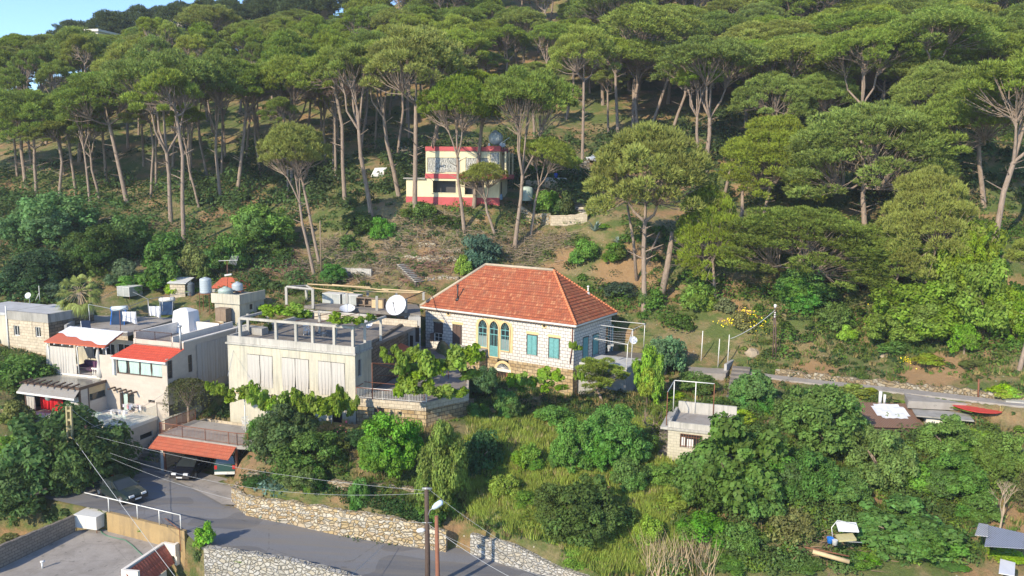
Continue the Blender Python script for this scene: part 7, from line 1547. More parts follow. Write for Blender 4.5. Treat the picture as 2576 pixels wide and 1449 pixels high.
# flowers as coloured petals on bushes
def flowers(cx,cy,w_,h_,n,col,lab,Y=None,size=.14):
    p=gt(cx,cy) if Y is None else gY(cx,cy,Y);k=FP/p[1];rg=np.random.default_rng(int(cx));P=p+rg.normal(size=(n,3))*[w_/k*.25,.5,h_/k*.25]-[0,.6,0];m=NT('petal_%d'%cx);mt_=m.out(col,.8)
    me=npmesh('blossom',leaves(P,rg.normal(size=(n,3))+[0,-1,.5],size,.9,rg)-p,4,np.ones(n)*.5,mt_);o=bpy.data.objects.new('blossom',me);COL.objects.link(o);o.location=Vector(p);tag(o,lab,'flowers',None,'stuff')
    return o
flowers(1872,795,55,35,260,(1.125,0.900,0.030),'dense yellow broom blossom above the trellis posts')
flowers(1830,808,50,20,70,(1.080,0.870,0.030),'smaller yellow blossom left of the dense broom blossom');flowers(1905,815,80,60,70,(1.050,0.825,0.030),'scattered yellow blossom right of the dense broom blossom')
flowers(2235,790,80,90,150,(1.020,0.825,0.030),'scattered yellow blossom on the tall broom at the right');flowers(2275,905,45,25,80,(1.050,0.825,0.030),'yellow blossom low on the bank above the broken wall',size=.12)
flowers(165,797,50,25,60,(1.200,1.200,1.170),'white blossom under the palm',Y=79);flowers(850,1072,50,25,14,(1.125,0.225,0.300),'pink rose blooms by the cream building door',Y=60.5,size=.22);flowers(637,1215,40,14,12,(0.900,0.030,0.030),'red rose blooms near the carport post',Y=57.6,size=.2)
# ---------------------------------------------------------------- stone pines
def pine_mesh(seed,W=9.,H=17.,D=3.2,npad=60,tuft=95,style='U',fork=.55,bl=.36):
    rg=np.random.default_rng(seed);R=W/2;pads=[];n=0
    while len(pads)<npad and n<6000:
        n+=1;r=R*math.sqrt(rg.uniform(0,1));a=rg.uniform(0,6.283);el=1+.12*math.sin(3*a+seed)
        if style=='D':
            zz=H-D*(1-math.sqrt(max(0,1-(r/R)**2)))*.75-rg.uniform(0,.55)*D*(r/R)**1.2-rg.uniform(0,.12)*D
        elif style=='Y':
            zz=H-D*rg.uniform(0,1);r=min(r,R*math.sqrt(max(.05,1-((zz-(H-D*.55))/(D*.6))**2)))
        else:zz=H-D*(1-math.sqrt(max(0,1-(r/R)**2)))*.72-rg.uniform(0,.22)*D-(rg.uniform(0,.35)*D*(r/R) if rg.random()<.5 else 0)+.35*math.sin(a*2+seed)*(r/R)
        p=np.array([r*el*math.cos(a),r*el*math.sin(a),zz])
        if all(np.linalg.norm((p-q)*[1,1,1.1])>W*(.085 if style!='D' else .075) for q in pads):pads.append(p)
    V=[];RR=[];pr=W*(.105 if style!='D' else .10)
    for p in pads:
        s=pr*rg.uniform(.75,1.3);k=int(tuft*(s/pr)**1.5);d=rdir(k,rg,-.45);c=p+d*(s*rg.uniform(.65,1.,k))[:,None]*[1,1,.62];dd=d*[1,1,.6]+[0,0,.75]
        tone=rg.uniform(.25,.75)
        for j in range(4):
            V.append(blades(c,dd+.55*rg.normal(size=(k,3)),bl,.085 if j<3 else .12,rg));RR.append(np.clip(tone+rg.normal(0,.13,k)+(.38 if j==3 else 0)*(d[:,2]>.2),0,1))  # last blades paler on top: young candles, plus sunlit crown tops put into tone
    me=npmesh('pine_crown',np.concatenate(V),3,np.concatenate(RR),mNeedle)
    # trunk, limbs and twigs
    mb=MB();r0=.24 if style!='Y' else .16;hf=H*fork;bx,by=rg.normal(0,.42,2)
    pts=[(0,0,-1.5),(0,0,0),(bx*.4,by*.4,hf*.35),(bx,by,hf*.7),(bx*.8,by*1.1,hf)];mb.tube(pts,[r0*1.25,r0*1.1,r0*.9,r0*.8,r0*.75],8,False);top=np.array(pts[-1])
    nl=int(rg.integers(3,6)) if style!='Y' else 3;base_a=rg.uniform(0,6.28);limbs=[]
    for i in range(nl):
        a=base_a+6.283*i/nl+rg.normal(0,.2);rr_=R*rg.uniform(.28,.5);e_=np.array([top[0]+rr_*math.cos(a),top[1]+rr_*math.sin(a),H-D*rg.uniform(.75,1.15)]);m_=(top+e_)/2+[.25*rg.normal(),.25*rg.normal(),-.05*(H-hf)];m2=m_*.45+e_*.55+[.1*rg.normal(),0,0]
        mb.tube([top,m_,m2,e_],[r0*.6,r0*.45,r0*.36,r0*.26],6,False);limbs.append((m_,e_))
    e_=np.array([top[0],top[1],H-D*.8]);mb.tube([top,e_],[r0*.55,r0*.3],6,False);limbs.append((top,e_))
    for p in pads:
        j=min(range(len(limbs)),key=lambda i:np.linalg.norm(limbs[i][1][:2]-p[:2]));m_,e_=limbs[j];t=rg.uniform(.45,1.);s=m_*(1-t)+e_*t;q=p-[0,0,.15];mid=(s+q)/2+[rg.normal()*.15,rg.normal()*.15,-.25];mb.tube([s,mid,q],[r0*.22,r0*.15,r0*.07],4,False)
        q2=q+rg.normal(size=3)*[.6,.6,.15];mb.tube([mid,(mid+q2)/2+[0,0,-.1],q2],[r0*.1,r0*.07,r0*.03],3,False)
    for i in range(9):
        z=rg.uniform(.35,1.)*hf;a=rg.uniform(0,6.28);l=rg.uniform(.3,1.7);mb.tube([(bx*z/hf,by*z/hf,z),(bx*z/hf+l*math.cos(a),by*z/hf+l*math.sin(a),z+l*.4)],[r0*.25,r0*.1],4)
    o=mb.build('pine_trunk',mBark);tm=o.data;bpy.data.objects.remove(o);return me,tm,(W,H)
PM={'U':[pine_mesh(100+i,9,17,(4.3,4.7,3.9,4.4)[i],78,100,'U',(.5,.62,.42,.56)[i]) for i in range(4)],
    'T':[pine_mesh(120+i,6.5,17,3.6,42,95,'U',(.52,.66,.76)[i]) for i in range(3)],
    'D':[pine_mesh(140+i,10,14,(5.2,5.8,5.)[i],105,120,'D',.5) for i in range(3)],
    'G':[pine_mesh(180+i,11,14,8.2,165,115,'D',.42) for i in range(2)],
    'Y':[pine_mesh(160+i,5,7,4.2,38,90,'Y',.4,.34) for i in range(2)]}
PINEC=[(.225,.285,.045),(.20,.27,.045),(.245,.295,.05),(.19,.25,.048),(.265,.295,.06)]
NP=0
def pine_at(p,W,H,kind,lab,group=None,lean=(0,0),col=None,rz=None,name='umbrella_pine'):
    global NP
    NP+=1;v=_r.randrange(len(PM[kind]));cm,tm,(w0,h0)=PM[kind][v];t=thing(name,lab,'pine tree',p,group);rz=_r.uniform(0,6.28) if rz is None else rz
    t.rotation_euler=(lean[0],lean[1],rz);sx=W/w0;sz=H/h0;c=col or PINEC[_r.randrange(5)];f=_r.uniform(.85,1.12)
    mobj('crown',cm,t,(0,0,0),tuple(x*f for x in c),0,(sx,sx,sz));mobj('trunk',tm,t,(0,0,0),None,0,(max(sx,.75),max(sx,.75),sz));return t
def hero(bx,by,cx,top,w_,kind,lab,Y=None,col=None):
    p=gt(bx,by) if Y is None else gY(bx,by,Y)
    if Y:p[2]=terr(p[:2])[0]
    k=FP/p[1];H=gY(cx,top,p[1])[2]-p[2];dx=(cx-bx)/k;t=pine_at(p,w_/k,math.hypot(H,dx),kind,lab,None,(0,0),col,0)
    t.rotation_euler=(0,math.atan2(dx,H),0);return t
HP=[(65,470,60,232,180,'U','umbrella pine nearest the left edge, with twisted pale trunk'),(200,405,180,245,140,'T','umbrella pine between the left edge pine and the dark crowned group'),
(320,512,268,190,215,'U','broad dark umbrella pine with a pale forked trunk, left of the tallest group'),(430,560,415,138,220,'U','tallest dark umbrella pine with many dead forked limbs at the left'),
(463,622,430,185,150,'T','umbrella pine with the long leaning trunk reaching lowest at the left'),(555,512,560,150,170,'U','umbrella pine with paired pale trunks right of the tallest dark one'),
(596,500,640,162,140,'T','slender umbrella pine just right of the paired trunks'),(735,472,748,150,165,'U','umbrella pine with pale fork above the low round pine'),(868,516,820,140,140,'T','tall umbrella pine leaning left behind the grey dead crown'),
(935,546,900,120,160,'T','slim tall umbrella pine left of the red banded house'),(1043,545,1050,82,235,'U','very large umbrella pine with spreading red limbs left of the red banded house'),(1003,492,955,112,150,'T','leaning umbrella pine left of the large spreading one'),
(1168,582,1148,200,170,'U','umbrella pine whose trunk crosses the front of the red banded house'),(1192,522,1222,188,140,'T','second trunk crossing the red banded house, leaning right'),(1295,622,1325,184,200,'U','candelabra umbrella pine with red limbs at the right corner of the red banded house'),
(1068,482,1090,142,150,'T','umbrella pine standing against the left corner of the red banded house'),(1245,592,1208,413,105,'U','small young pine with a flat crown below the red banded house'),(1335,592,1385,350,140,'U','short bent pine with bare forked limbs right of the red banded house'),
(790,692,738,318,155,'U','lower forked pine with reddish trunk behind the cream building'),(803,662,745,350,110,'T','twin trunk pine behind the forked reddish one'),
(1465,408,1462,75,150,'U','tall umbrella pine with a slim white fork on the open slope'),(1555,352,1540,100,120,'T','slim umbrella pine right of the white forked one'),(1592,335,1640,28,230,'U','very wide umbrella pine high above the silver car'),
(1603,338,1620,108,170,'U','umbrella pine just below the very wide one'),(1636,330,1700,120,120,'T','umbrella pine with crossed trunks above the silver car'),(1775,432,1772,105,235,'U','broad umbrella pine with three straight trunks above the earth bank'),
(1760,428,1745,170,120,'T','thin umbrella pine at the left of the three straight trunks'),(1690,335,1715,150,110,'T','small umbrella pine behind the broad three trunk pine'),
(1965,275,1965,60,185,'U','umbrella pine with bright bare fan of limbs in the upper right'),(1620,782,1620,328,290,'D','large dense pine with a tall bare trunk right of the white house'),(1800,765,1765,475,150,'G','dense dark pine right of the tall bare trunk'),
(1915,570,1960,300,230,'G','dense dome pine above the earth bank'),(2175,590,2165,262,330,'G','largest dome pine with bright tips in the right half'),(2000,765,2030,525,350,'G','wide low pine spreading above the mid green trees at the right'),
(2330,770,2310,430,200,'G','dense pine left of the bright yellow green tree'),(2235,785,2235,560,190,'G','drooping dense pine above the yellow broom at the right'),(2475,522,2430,200,270,'D','umbrella pine with stout forked trunk at the right'),
(2490,662,2590,150,300,'U','massive leaning pine trunk at the right edge'),(1930,420,1935,188,170,'D','rounded pine above the dome pine'),(2060,380,2060,190,160,'D','rounded pine left of the largest dome pine'),(2360,420,2330,165,200,'D','rounded pine behind the stout forked one'),
(2565,928,2590,600,140,'T','pine trunk cut by the right edge above the footpath'),(1515,1012,1515,905,125,'Y','young bushy pine in front of the concrete annex'),(1657,1110,1657,1020,36,'Y','tiny pine left of the block hut')]
for h in HP:hero(*h)
for bx,by,cx,top,w_,l in ((480,418,470,200,90,'thin pine with small crown deep behind the tallest dark pine'),(520,440,505,210,90,'straight thin pine right of the deep small crowned one'),(500,520,470,270,80,'thin pine with knotted trunk left of the paired trunks'),(655,440,650,190,95,'straight thin pine right of the paired trunks'),(690,415,690,190,95,'pale thin pine left of the pale forked pine'),(770,400,790,180,90,'thin dark pine behind the low round pine'),
   (820,420,830,180,95,'dark slender pine left of the grey dead crown'),(905,400,915,150,95,'slender pine behind the grey dead crown'),(1000,400,1000,170,95,'slender pine deep behind the large spreading one'),(1215,300,1215,130,95,'thin pine above the roof tank'),(1345,345,1345,160,95,'thin pine behind the candelabra pine'),(380,500,375,260,90,'thin bare stemmed pine left of the tallest dark one'),
   (250,500,240,300,100,'slim pine beneath the broad dark umbrella crown'),(150,520,140,310,110,'slim pine behind the tall light green tree'),(620,400,615,210,90,'thin straight pine on the orange slope'),(725,500,705,250,80,'thin straight pine left of the low round pine'),(1100,350,1105,170,90,'thin pine behind the large spreading pine'),(1425,300,1430,140,90,'thin pine left of the white forked one'),(1530,335,1525,180,80,'very thin pine between white forked pine and its neighbour')):
    hero(bx,by,cx,top,w_,'T',l)
# dead wood
dd=pine_mesh(777,9,17,4,60,40,'D',.6,.5);p=gt(845,452);k_=FP/p[1];t=thing('dead_pine','dead pine with grey brown needles left of the red banded house','pine tree',p);H_=gY(860,185,p[1])[2]-p[2];mobj('crown',dd[0],t,(0,0,0),(.20,.15,.12),0,(130/k_/9,130/k_/9,H_/17));mobj('trunk',dd[1],t,(0,0,0),None,0,(.8,.8,H_/17))
def snag(lab,b,tp,r,br=()):
    p=gt(*b);q=gY(tp[0],tp[1],p[1]);t=thing('dead_tree',lab,'dead tree',p);mb=MB();mb.tube([p-[0,0,.6],(p+q)/2+[.15,0,0],q],[r*1.2,r,r*.7],8);mb.build('trunk',mBark,t)
    for a,c in br:
        mb=MB();A_=gY(a[0],a[1],p[1]);B_=gY(c[0],c[1],p[1]-.5);mb.tube([A_,(A_+B_)/2+[0,0,.15],B_],[r*.4,r*.3,r*.12],5);mb.build('branch',mBark,t)
snag('broken leaning dead trunk with one side branch right of the tall bare trunk',(1660,755),(1692,583),.33,[((1690,603),(1735,620))]);snag('leaning blackened pole like trunk in front of the earth bank',(1815,520),(1846,365),.2)
snag('thin curved trunk left of the tall bare trunk',(1603,705),(1578,515),.16,[((1594,560),(1612,530))]);snag('dark straight bare trunk in the shade right of the leaning one',(1860,590),(1868,470),.22)
t=snag('slanting broken stub beside the tall bare trunk',(1628,640),(1660,583),.14)
# the forest behind
def fdens(px,py):
    lim=np.interp(px,[-200,200,480,520,870,900,1150,1180,1400,1430,1850,1900,2100,2700],[510,520,500,455,430,390,330,290,285,285,300,400,430,430]);return py<lim
cand=[];rg=np.random.default_rng(12)
HB=np.array([list(gt(h[0],h[1])[:2]) for h in HP])
tries=rg.uniform([-190,104],[170,262],(12000,2));tzv=terr(tries);keep=[];pz_=[]
for i,(x,y) in enumerate(tries):
    px,py=proj((x,y,tzv[i]));
    if not(-140<px<2716) or not fdens(px,py):continue
    ptop=proj((x,y,tzv[i]+15))[1]
    if py<-10 and ptop<-60:continue
    if py< -140:continue
    md=(5.7 if px>1400 else 4.6)+(y-112)*(.012 if px>1400 else .028)
    if any((x-a)**2+(y-b)**2<md*md for a,b in keep):continue
    if np.min(np.hypot(HB[:,0]-x,HB[:,1]-y))<4.5:continue
    if y>200 and px<760 and rg.random()<.6:continue
    keep.append((x,y));pz_.append((px,py,tzv[i],ptop))
order=sorted(range(len(keep)),key=lambda i:keep[i][1])
NMAX=300-len(HP)-20
rows={}
for n_,i in enumerate(order[:NMAX]):
    x,y=keep[i];px,py,z,_=pz_[i];rows.setdefault(min(int((y-112)/13),8),[]).append((px,i))
RN=['lowest forest row','second forest row','third forest row','fourth forest row','fifth forest row','sixth forest row','seventh forest row','eighth forest row','uppermost forest row']
def ordn(n):
    return '%d%s'%(n,'th' if 10<=n%100<=20 else {1:'st',2:'nd',3:'rd'}.get(n%10,'th'))
for r,L_ in rows.items():
    L_.sort()
    for j,(px,i) in enumerate(L_):
        x,y=keep[i];z=pz_[i][2];rt=px>1500
        kd='T' if (px<1200 and y<150 and _r.random()<.6) else 'D' if _r.random()<(.85 if rt else .28) else ('U' if _r.random()<.7 else 'T')
        W_=_r.uniform(8.2,11.5)*(.8 if kd=='T' else 1.12)*(1.15 if rt else .86);H_=(_r.uniform(14.5,18) if (px<1200 and y<150) else _r.uniform(11,16) if kd!='D' else _r.uniform(9.5,13))*float(np.interp(y,[160,180,205],[1.,.62,.8]) if px<900 else 1.)
        W_*=.74 if (px<1200 and y<150 and kd=='T') else 1.
        side='left' if px<1288 else 'right';k2=j+1 if px<1288 else len(L_)-j
        sz='tall ' if H_>14 else 'low ' if H_<10.5 else '';wd='wide ' if W_>9.5 else 'narrow ' if W_<7 else ''
        pine_at(np.array([x,y,z]),W_,H_,kd,'%s%sgreen umbrella pine, %s from the %s in the %s'%(sz,wd,ordn(k2),side,RN[r]),'umbrella pines of the hillside forest',(_r.uniform(-.05,.05),_r.uniform(-.05,.05)))
# remaining farthest pines as one mass
rest=order[NMAX:]
print('PINES',NP,len(rest))
if rest:
    cm,tm,_wh=PM['D'][1];n=len(cm.vertices);vc=np.empty(n*3,np.float32);cm.vertices.foreach_get('co',vc);vc=vc.reshape(-1,3,3);ra=np.empty(len(cm.polygons),np.float32);cm.attributes['r'].data.foreach_get('value',ra)
    sel=rng_=np.random.default_rng(3);VV=[];RR=[]
    for i in rest:
        x,y=keep[i];z=pz_[i][2];m_=sel.random(len(vc))<.3;q=vc[m_]*[.85,.85,.9];c=q.mean(1,keepdims=True);q=c+(q-c)*1.6;a=sel.uniform(0,6.28);Rm=np.array([[math.cos(a),-math.sin(a),0],[math.sin(a),math.cos(a),0],[0,0,1]]);VV.append(q@Rm.T+[x,y,z]);RR.append(ra[m_])
    me=npmesh('distant_pines',np.concatenate(VV),3,np.concatenate(RR),mNeedle);o=bpy.data.objects.new('distant_pines',me);COL.objects.link(o);o.color=(.07,.10,.03,1);tag(o,'farthest umbrella pines merging along the top of the hillside','pine wood',None,'stuff')
# ---------------------------------------------------------------- palm, weeping tree, agaves, canes, brush
pp=gY(213,870,79.);pm=thing('fan_palm','fan palm with drooping yellow green fronds behind the villa','palm tree',pp);topz=gY(205,735,79)[2];mb=MB();mb.tube([pp-[0,0,1],pp*[1,1,0]+[0,0,topz-1.2],pp*[1,1,0]+[-.2,0,topz]],[.28,.24,.3],9);mb.build('trunk',mBark,pm)
c0_=np.array([pp[0]-.2,pp[1],topz]);rg=np.random.default_rng(4);V=[];R=[]
mbp=MB()
for i in range(44):
    a=rg.uniform(0,6.283);el=rg.uniform(-1.,1.35);d=np.array([math.cos(a)*math.cos(el),math.sin(a)*math.cos(el),math.sin(el)]);L=rg.uniform(1.1,1.5);e=c0_+d*L+[0,0,-.15];mbp.tube([c0_,c0_+d*L*.5+[0,0,.08],e],[.03,.025,.02],4,False)
    s=unit(np.cross(d,[0,0,1.])[None])[0];u=np.cross(s,d)
    for j in range(15):
        an=-1.25+2.5*j/14;dd=d*math.cos(an)+s*math.sin(an);l=1.05*(1-.25*abs(an)/1.25);m_=e+dd*l*.6;q=e+dd*l-[0,0,.35+.3*rg.random()];w_=np.cross(dd,u)*.055
        V.append([e,m_-w_,q,m_+w_]);R.append(np.clip(.5+.3*rg.normal(),0,1))
me=npmesh('fronds',np.array(V)-pp,4,R,mLeaf);o=bpy.data.objects.new('fronds',me);COL.objects.link(o);o.parent=pm;o.color=(.27,.33,.08,1);mbp.build('petioles',mWoodPale,pm)
def strands(lab,cx,top,bot,w_,Y,n,col,cat='tree',name='weeping_tree'):
    p=gY(cx,bot,Y);t_=gY(cx,top,Y)[2];k=FP/Y;r=w_/2/k;t=thing(name,lab,cat,p);rg=np.random.default_rng(int(cx));V=[];R=[];mb=MB()
    for i in range(n):
        a=rg.uniform(0,6.28);q=r*math.sqrt(rg.random())*.75;s=np.array([q*math.cos(a),q*math.sin(a)*.8,t_-p[2]-.5*(q/r)**2*(t_-p[2])*.5])
        l=rg.uniform(.4,.9)*(s[2]);
        for j in range(26):
            u=j/26;pt=s+[math.cos(a)*.5*u*r*.6,math.sin(a)*.5*u*r*.6,.2*math.sin(u*3)-l*u*u];V.append(pt+rg.normal(size=3)*.05);R.append(rg.uniform(.2,.9))
        if i%6==0:mb.tube([[0,0,s[2]*.4],s*[.6,.6,.9],s],[.06,.04,.01],4,False)
    V=np.array(V);me=npmesh('foliage',leaves(V,rg.normal(size=V.shape)+[0,0,.2],.22,.28,rg),4,R,mLeaf);o=bpy.data.objects.new('foliage',me);COL.objects.link(o);o.parent=t;o.color=col+(1,)
    mb.tube([[0,0,-1],[0,0,s[2]*.4+.3]],[.14,.1],7);mb.v=[v+p for v in mb.v];mb.build('trunk',mBark,t);return t
strands('weeping olive toned tree above the carport terrace','x' and 475,955,1062,125,66.5,150,(.10,.115,.035))
strands('palm like drooping pale foliage cut by the right edge at the lower right',2600,1190,1330,130,50,110,(.16,.17,.06))
for cx,cy,s,l in ((1495,570,1.5,'large grey green agave on the bank below the garden stairs'),(1556,600,.95,'smaller agave right of the large one')):
    p=gt(cx,cy+12);mb=MB();rg=random.Random(cx)
    for i in range(26):
        a=rg.uniform(0,6.28);el=rg.uniform(.25,1.45);d=np.array([math.cos(a)*math.cos(el),math.sin(a)*math.cos(el),math.sin(el)]);sd_=np.array([-math.sin(a),math.cos(a),0])*.09*s;m_=p+d*s*.55;q=p+d*s*1.05+[d[0]*.12,d[1]*.12,-.1];mb.poly(p-sd_*.6,p+sd_*.6,m_+sd_,m_-sd_).poly(m_-sd_,m_+sd_,q)
    solo('agave',l,'agave',mb,plain('agave_grey_green_%d'%cx,(.24,.33,.29),.6))
# bare tree lower right
def baretree(lab,b,top,w_,seed,mat,name='bare_tree'):
    p=gt(*b);H=gY(b[0],top,p[1])[2]-p[2];r=w_/2*p[1]/FP;rg=random.Random(seed);t=thing(name,lab,'tree',p);mb=MB()
    def br(a,d,l,r_,n):
        q=a+d*l;mb.tube([a,(a+q)/2+[rg.uniform(-.06,.06)*l for _ in range(3)],q],[r_,r_*.8,r_*.55],5 if n>2 else 3,False)
        if n>0:
            for _ in range(3 if n>1 else 4):
                e=d+np.array([rg.uniform(-.75,.75),rg.uniform(-.75,.75),rg.uniform(-.1,.5)]);br(q,e/np.linalg.norm(e),l*rg.uniform(.6,.8),r_*.55,n-1)
    br(p-[0,0,.3],np.array([.03,0,1.]),H*.36,.09,4);mb.build('trunk',mat,t)
baretree('bare pale leafless tree at the lower right',(2515,1345),1195,90,3,plain('pale_bare_wood',(.36,.28,.2),.9))
rg=np.random.default_rng(6);p=gt(1705,1440);P=p+np.stack([rg.uniform(-2.2,2.2,260),rg.uniform(-.8,1.6,260),np.zeros(260)],1);D_=np.stack([rg.normal(0,.35,260),rg.normal(0,.3,260),np.ones(260)],1);V=blades(P,D_,2.2,.06,rg);me=npmesh('dry_canes',V-p,3,rg.random(260),plain('dry_cane_straw',(.40,.31,.20),.9));o=bpy.data.objects.new('dry_canes',me);COL.objects.link(o);o.location=Vector(p);tag(o,'tangle of dry pale canes standing at the bottom edge','dry canes',None,'stuff')
def brush(lab,pts,n,col,ln=1.,nm='brushwood'):
    rg=np.random.default_rng(n);V=[];base=gt(*pts[0]);P=np.array([gt(*q) for q in pts])
    a=P[rg.integers(0,len(P),n)]+np.stack([rg.normal(0,1.3,n),rg.normal(0,.8,n),np.zeros(n)],1);a[:,2]=terr(a[:,:2])+rg.uniform(0,.35,n);D_=np.stack([rg.normal(0,1,n),rg.normal(0,.5,n),rg.normal(.1,.25,n)],1);V=blades(a,D_,ln,.085,rg)
    me=npmesh(nm,V-base,3,rg.random(n),plain(nm+'_wood_%d'%n,col,.95));o=bpy.data.objects.new(nm,me);COL.objects.link(o);o.location=Vector(base);tag(o,lab,'brushwood',None,'stuff')
brush('heaps of reddish cut branches beside the stone stairway',[z7(400,1290),z7(500,1320),z7(600,1290),z7(330,1449),z7(560,1310)],620,(.22,.12,.09))
brush('cut twigs and branches covering the cleared slope',[(1120,560),(1180,600),(1060,600),(1000,620),(1250,620),(1330,600),(1400,610),(880,640),(760,670),(900,700),(1330,650),(960,670),(830,620),(1110,640),(1020,560),(1300,640)],4200,(.24,.19,.135),1.3)
brush('dead brush on the slope left of the forked reddish pine',[(720,640),(740,690),(640,690),(690,660),(760,700)],900,(.24,.16,.11))
brush('dry twigs in the junk heap at the lower right',[z6(200,1250),z6(300,1330),z6(230,1180)],260,(.2,.14,.09))
# vegetable bed
def bed(lab,c0,c1,n,col,s,nm='vegetable_bed'):
    rg=np.random.default_rng(n);a=gt(*c0);b=gt(*c1);t=rg.random(n);P=a+(b-a)*t[:,None]+np.stack([rg.normal(0,.15,n),rg.normal(0,.35,n),np.zeros(n)],1);P[:,2]=terr(P[:,:2])+rg.uniform(.03,.3,n);V=leaves(P,rg.normal(size=(n,3))+[0,-.3,1],s,.5,rg)
    me=npmesh(nm,V-a,4,rg.random(n),mLeaf);o=bpy.data.objects.new(nm,me);COL.objects.link(o);o.location=Vector(a);o.color=col+(1,);tag(o,lab,'vegetables',None,'stuff')
bed('rows of green vegetables along the top of the long cream wall',(600,1238),(1110,1318),3600,(.04,.10,.025),.2);bed('bluish cabbage row at the left of the vegetable bed',(650,1225),(720,1235),260,(.12,.22,.17),.3)
bed('second row of green vegetables nearer the wall edge',(860,1275),(1090,1322),1500,(.05,.11,.025),.2)
# ---------------------------------------------------------------- undergrowth
EXC=[[tuple(p) for p in ROADP],[tuple(p[:2]) for p in PD],[tuple(p) for p in MT],[wallA,wallB,wallD,wallC],[cA,cB,cB+n19*18,cA+n19*18+t19*2],[K,K-t19*7.5,K-t19*7.5+n19*12,K+n19*12],[G0-t19*12,G0,G0+n19*4,G0-t19*12+n19*4],[tuple(p) for p in DK],[an0,an1,an1+n33*8,wallC+n33],[P1,P2,P2+n19*6+t19,P1+n19*6],[h0,h1,h1+n19*4,h0+n19*4],[tuple(p[:2]) for p in bp4],[Wq.pt(xl,0,0)[:2],Wq.pt(Wq.L+.5,0,0)[:2],Wq.pt(Wq.L+.5,-7,0)[:2],Wq.pt(xl,-7,0)[:2]],[q0,q1,q1+on*qb,q0+on*qb],[tuple(p) for p in wp],[tuple(p) for p in yd],
     [tuple(G(z6(*c),6.75)[:2]) for c in ((690,290),(1200,300),(1340,365),(1180,372),(720,350))],[tuple(p[:2]) for p in (bp4[0],bp4[1],K+n19*12,bp4[5])]]
_E=[]
for i,E__ in enumerate(EXC):
    try:_E.append([(float(e[0]),float(e[1])) for e in E__])
    except Exception as ex_:print('EXC bad',i,ex_)
EXC=_E
def nz(x,y,s,ph):return (np.sin(x*s+ph+1.7*np.sin(y*s*.8+ph*2))+np.sin(y*s*1.3+ph*3+1.4*np.sin(x*s*.7)))*.5
def scatter(seed,n,box,th,ph,s=.22,ex=.25):
    rg=np.random.default_rng(seed);y=1/rg.uniform(1/box[3],1/box[2],n);x=rg.uniform(-.68,.68,n)*y;P=np.stack([x,y],1);P=P[nz(x,y,s,ph)+rg.normal(0,.25,len(P))>th]
    m_=np.ones(len(P),bool)
    for E__ in EXC:m_&=pdist(P,E__)>ex
    for sx,sy,sr in SOIL:m_&=(np.hypot(P[:,0]-sx,P[:,1]-sy)>sr*.8)|(rg.random(len(P))<.25)
    P=P[m_];z=terr(P);return np.concatenate([P,z[:,None]],1)
def clumps(name,lab,P,k,r,ls,asp,col,seed,up=.5,blade=False,hz=.7):
    rg=np.random.default_rng(seed);n=len(P);rr_=rg.uniform(.45,1.4,n)*r*np.clip(P[:,1]/70,.85,1.7);d=rdir(n*k,rg,0.);c=np.repeat(P,k,0);rad=np.repeat(rr_,k)
    tone=np.repeat(rg.uniform(.15,.85,n),k)
    if blade:
        Q=c+d*[1,1,0]*(rad*.8)[:,None];V=blades(Q,d*[.6,.6,1]+[0,0,1.3],ls,.075,rg);me=npmesh(name,V,3,np.clip(tone+rg.normal(0,.15,n*k),0,1),mLeaf)
    else:
        Q=c+d*(rad*rg.uniform(.6,1.,n*k))[:,None]*[1,1,hz];lsz=ls*np.repeat(np.clip(P[:,1]/75,.8,1.6),k);V=leaves(Q,d+[0,0,up]+.4*rg.normal(size=d.shape),lsz,asp,rg);me=npmesh(name,V,4,np.clip(tone+rg.normal(0,.14,n*k),0,1),mLeaf)
    o=bpy.data.objects.new(name,me);COL.objects.link(o);o.color=col+(1,);tag(o,lab,'undergrowth',None,'stuff');print(name,n,len(me.polygons))
clumps('green_scrub','green scrub and weeds covering the hillside',scatter(1,5200,(0,0,47,135),.0,.4),34,.55,.24,.55,(0.065,0.130,0.029),1)
clumps('dark_scrub','dark green low scrub on the hillside',scatter(2,3800,(0,0,66,150),.15,2.1),34,.65,.27,.5,(0.042,0.085,0.026),2)
clumps('bright_weeds','bright green weeds and brambles on the lower slopes',scatter(3,4200,(0,0,47,90),-.05,3.7,.3),32,.42,.2,.55,(0.111,0.195,0.029),3)
clumps('dry_grass','dry straw coloured grass on the slopes',scatter(4,5000,(0,0,47,120),.05,5.2,.25),22,.4,.42,.1,(0.338,0.273,0.117),4,blade=True)
clumps('green_grass','tall green grass on the slopes',scatter(5,5600,(0,0,47,105),-.1,1.2,.25),24,.4,.45,.1,(0.130,0.202,0.039),5,blade=True)

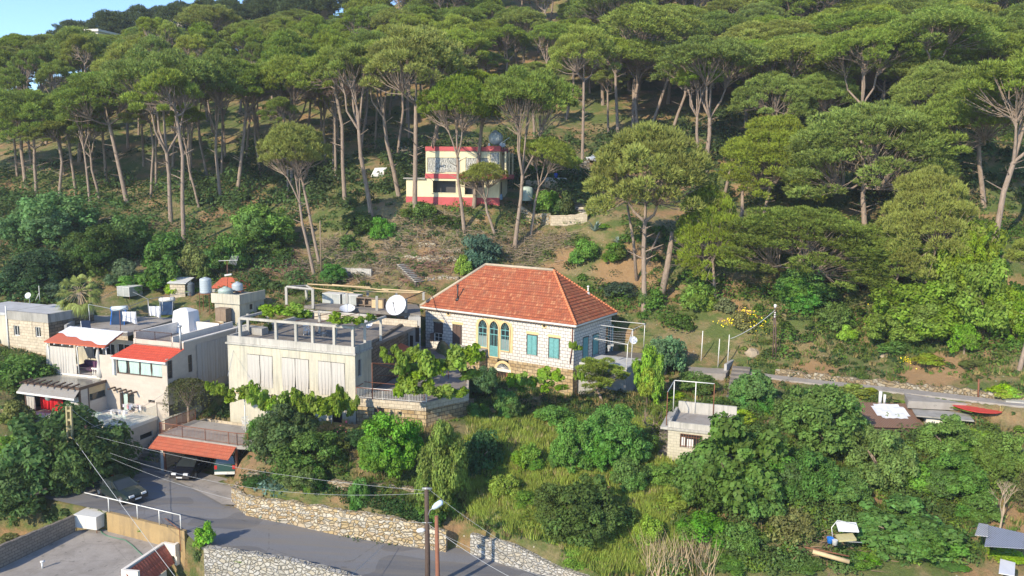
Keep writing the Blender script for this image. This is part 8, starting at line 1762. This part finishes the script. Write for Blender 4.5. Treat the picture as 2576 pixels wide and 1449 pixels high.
# thickets: brambles and saplings that run together
def thick(seed,n,regs,lab,col,r,k,ls,hz=.95,blade=False,nm='bramble_thicket'):
    rg=np.random.default_rng(seed);out=[]
    P=np.concatenate([np.stack([rg.uniform(-.66,.66,n*12),1/rg.uniform(1/135,1/47,n*12)],1)]);P[:,0]*=P[:,1];z=terr(P);pp_=np.array([proj((a,b,c)) for (a,b),c in zip(P,z)])
    m_=np.zeros(len(P),bool)
    for (x0,x1,y0,y1,pr) in regs:m_|=(pp_[:,0]>x0)&(pp_[:,0]<x1)&(pp_[:,1]>y0)&(pp_[:,1]<y1)&(rg.random(len(P))<pr)
    for E__ in EXC:m_&=pdist(P,E__)>r*1.1
    for sx,sy,sr in SOIL:m_&=np.hypot(P[:,0]-sx,P[:,1]-sy)>sr*.8
    P=np.concatenate([P,z[:,None]],1)[m_][:n]
    clumps(nm,lab,P,k,r,ls,.55,col,seed,.5,blade,hz)
thick(31,330,[(1680,2576,1020,1449,.5),(1480,1660,1010,1400,.12)],'mixed green bramble thicket filling the lower right slope',(0.098,0.176,0.036),1.15,190,.26)
thick(32,260,[(1650,2576,1000,1449,.5),(1200,1650,1020,1449,.05),(600,1130,1100,1300,.25)],'yellower bramble thicket on the lower slopes',(0.156,0.234,0.042),.9,150,.24)
thick(33,330,[(-60,760,440,760,.5)],'dense understorey of the wood at the left',(0.078,0.143,0.039),1.7,190,.32)
thick(34,330,[(1400,2600,560,900,.4),(830,1450,520,650,.12)],'green understorey on the bank behind the white house and footpath',(0.091,0.169,0.036),1.2,170,.28)
thick(35,750,[(450,2576,225,520,.5)],'dark low scrub under the forest pines',(0.072,0.117,0.036),1.3,110,.34)
thick(36,2400,[(1180,1700,1060,1449,.8)],'tall bright grass on the open slope at the lower centre',(.33,.41,.08),.5,44,.6,.9,True,'meadow_grass')
thick(37,500,[(1180,1700,1060,1449,.5)],'straw coloured grass tufts on the open slope at the lower centre',(.50,.43,.22),.45,36,.55,.9,True,'meadow_grass')

# ---------------------------------------------------------------- air between the camera and the far hillside
hm=bpy.data.materials.new('haze_air');hm.use_nodes=True;ht_=hm.node_tree;ht_.nodes.clear();ou=ht_.nodes.new('ShaderNodeOutputMaterial');vo=ht_.nodes.new('ShaderNodeVolumePrincipled');vo.inputs['Density'].default_value=.0003;vo.inputs['Color'].default_value=(.80,.88,1,1);vo.inputs['Anisotropy'].default_value=.1;ht_.links.new(vo.outputs[0],ou.inputs['Volume'])
mb=MB();mb.aabb(-230,240,-20,340,float(min(vv[:,2].min(),-8))-1,float(vv[:,2].max())+40);hz_=mb.build('haze',hm);tag(hz_,'thin blue air between the viewpoint and the far hillside','haze',None,'stuff')
thick(38,230,[(830,1450,540,690,.5)],'green scrub patches among the cut brush on the cleared slope',(.085,.14,.035),.8,90,.26)
thick(39,260,[(1700,2576,780,930,.5)],'sunlit weeds on the bank above the footpath',(.15,.20,.04),.6,70,.26)
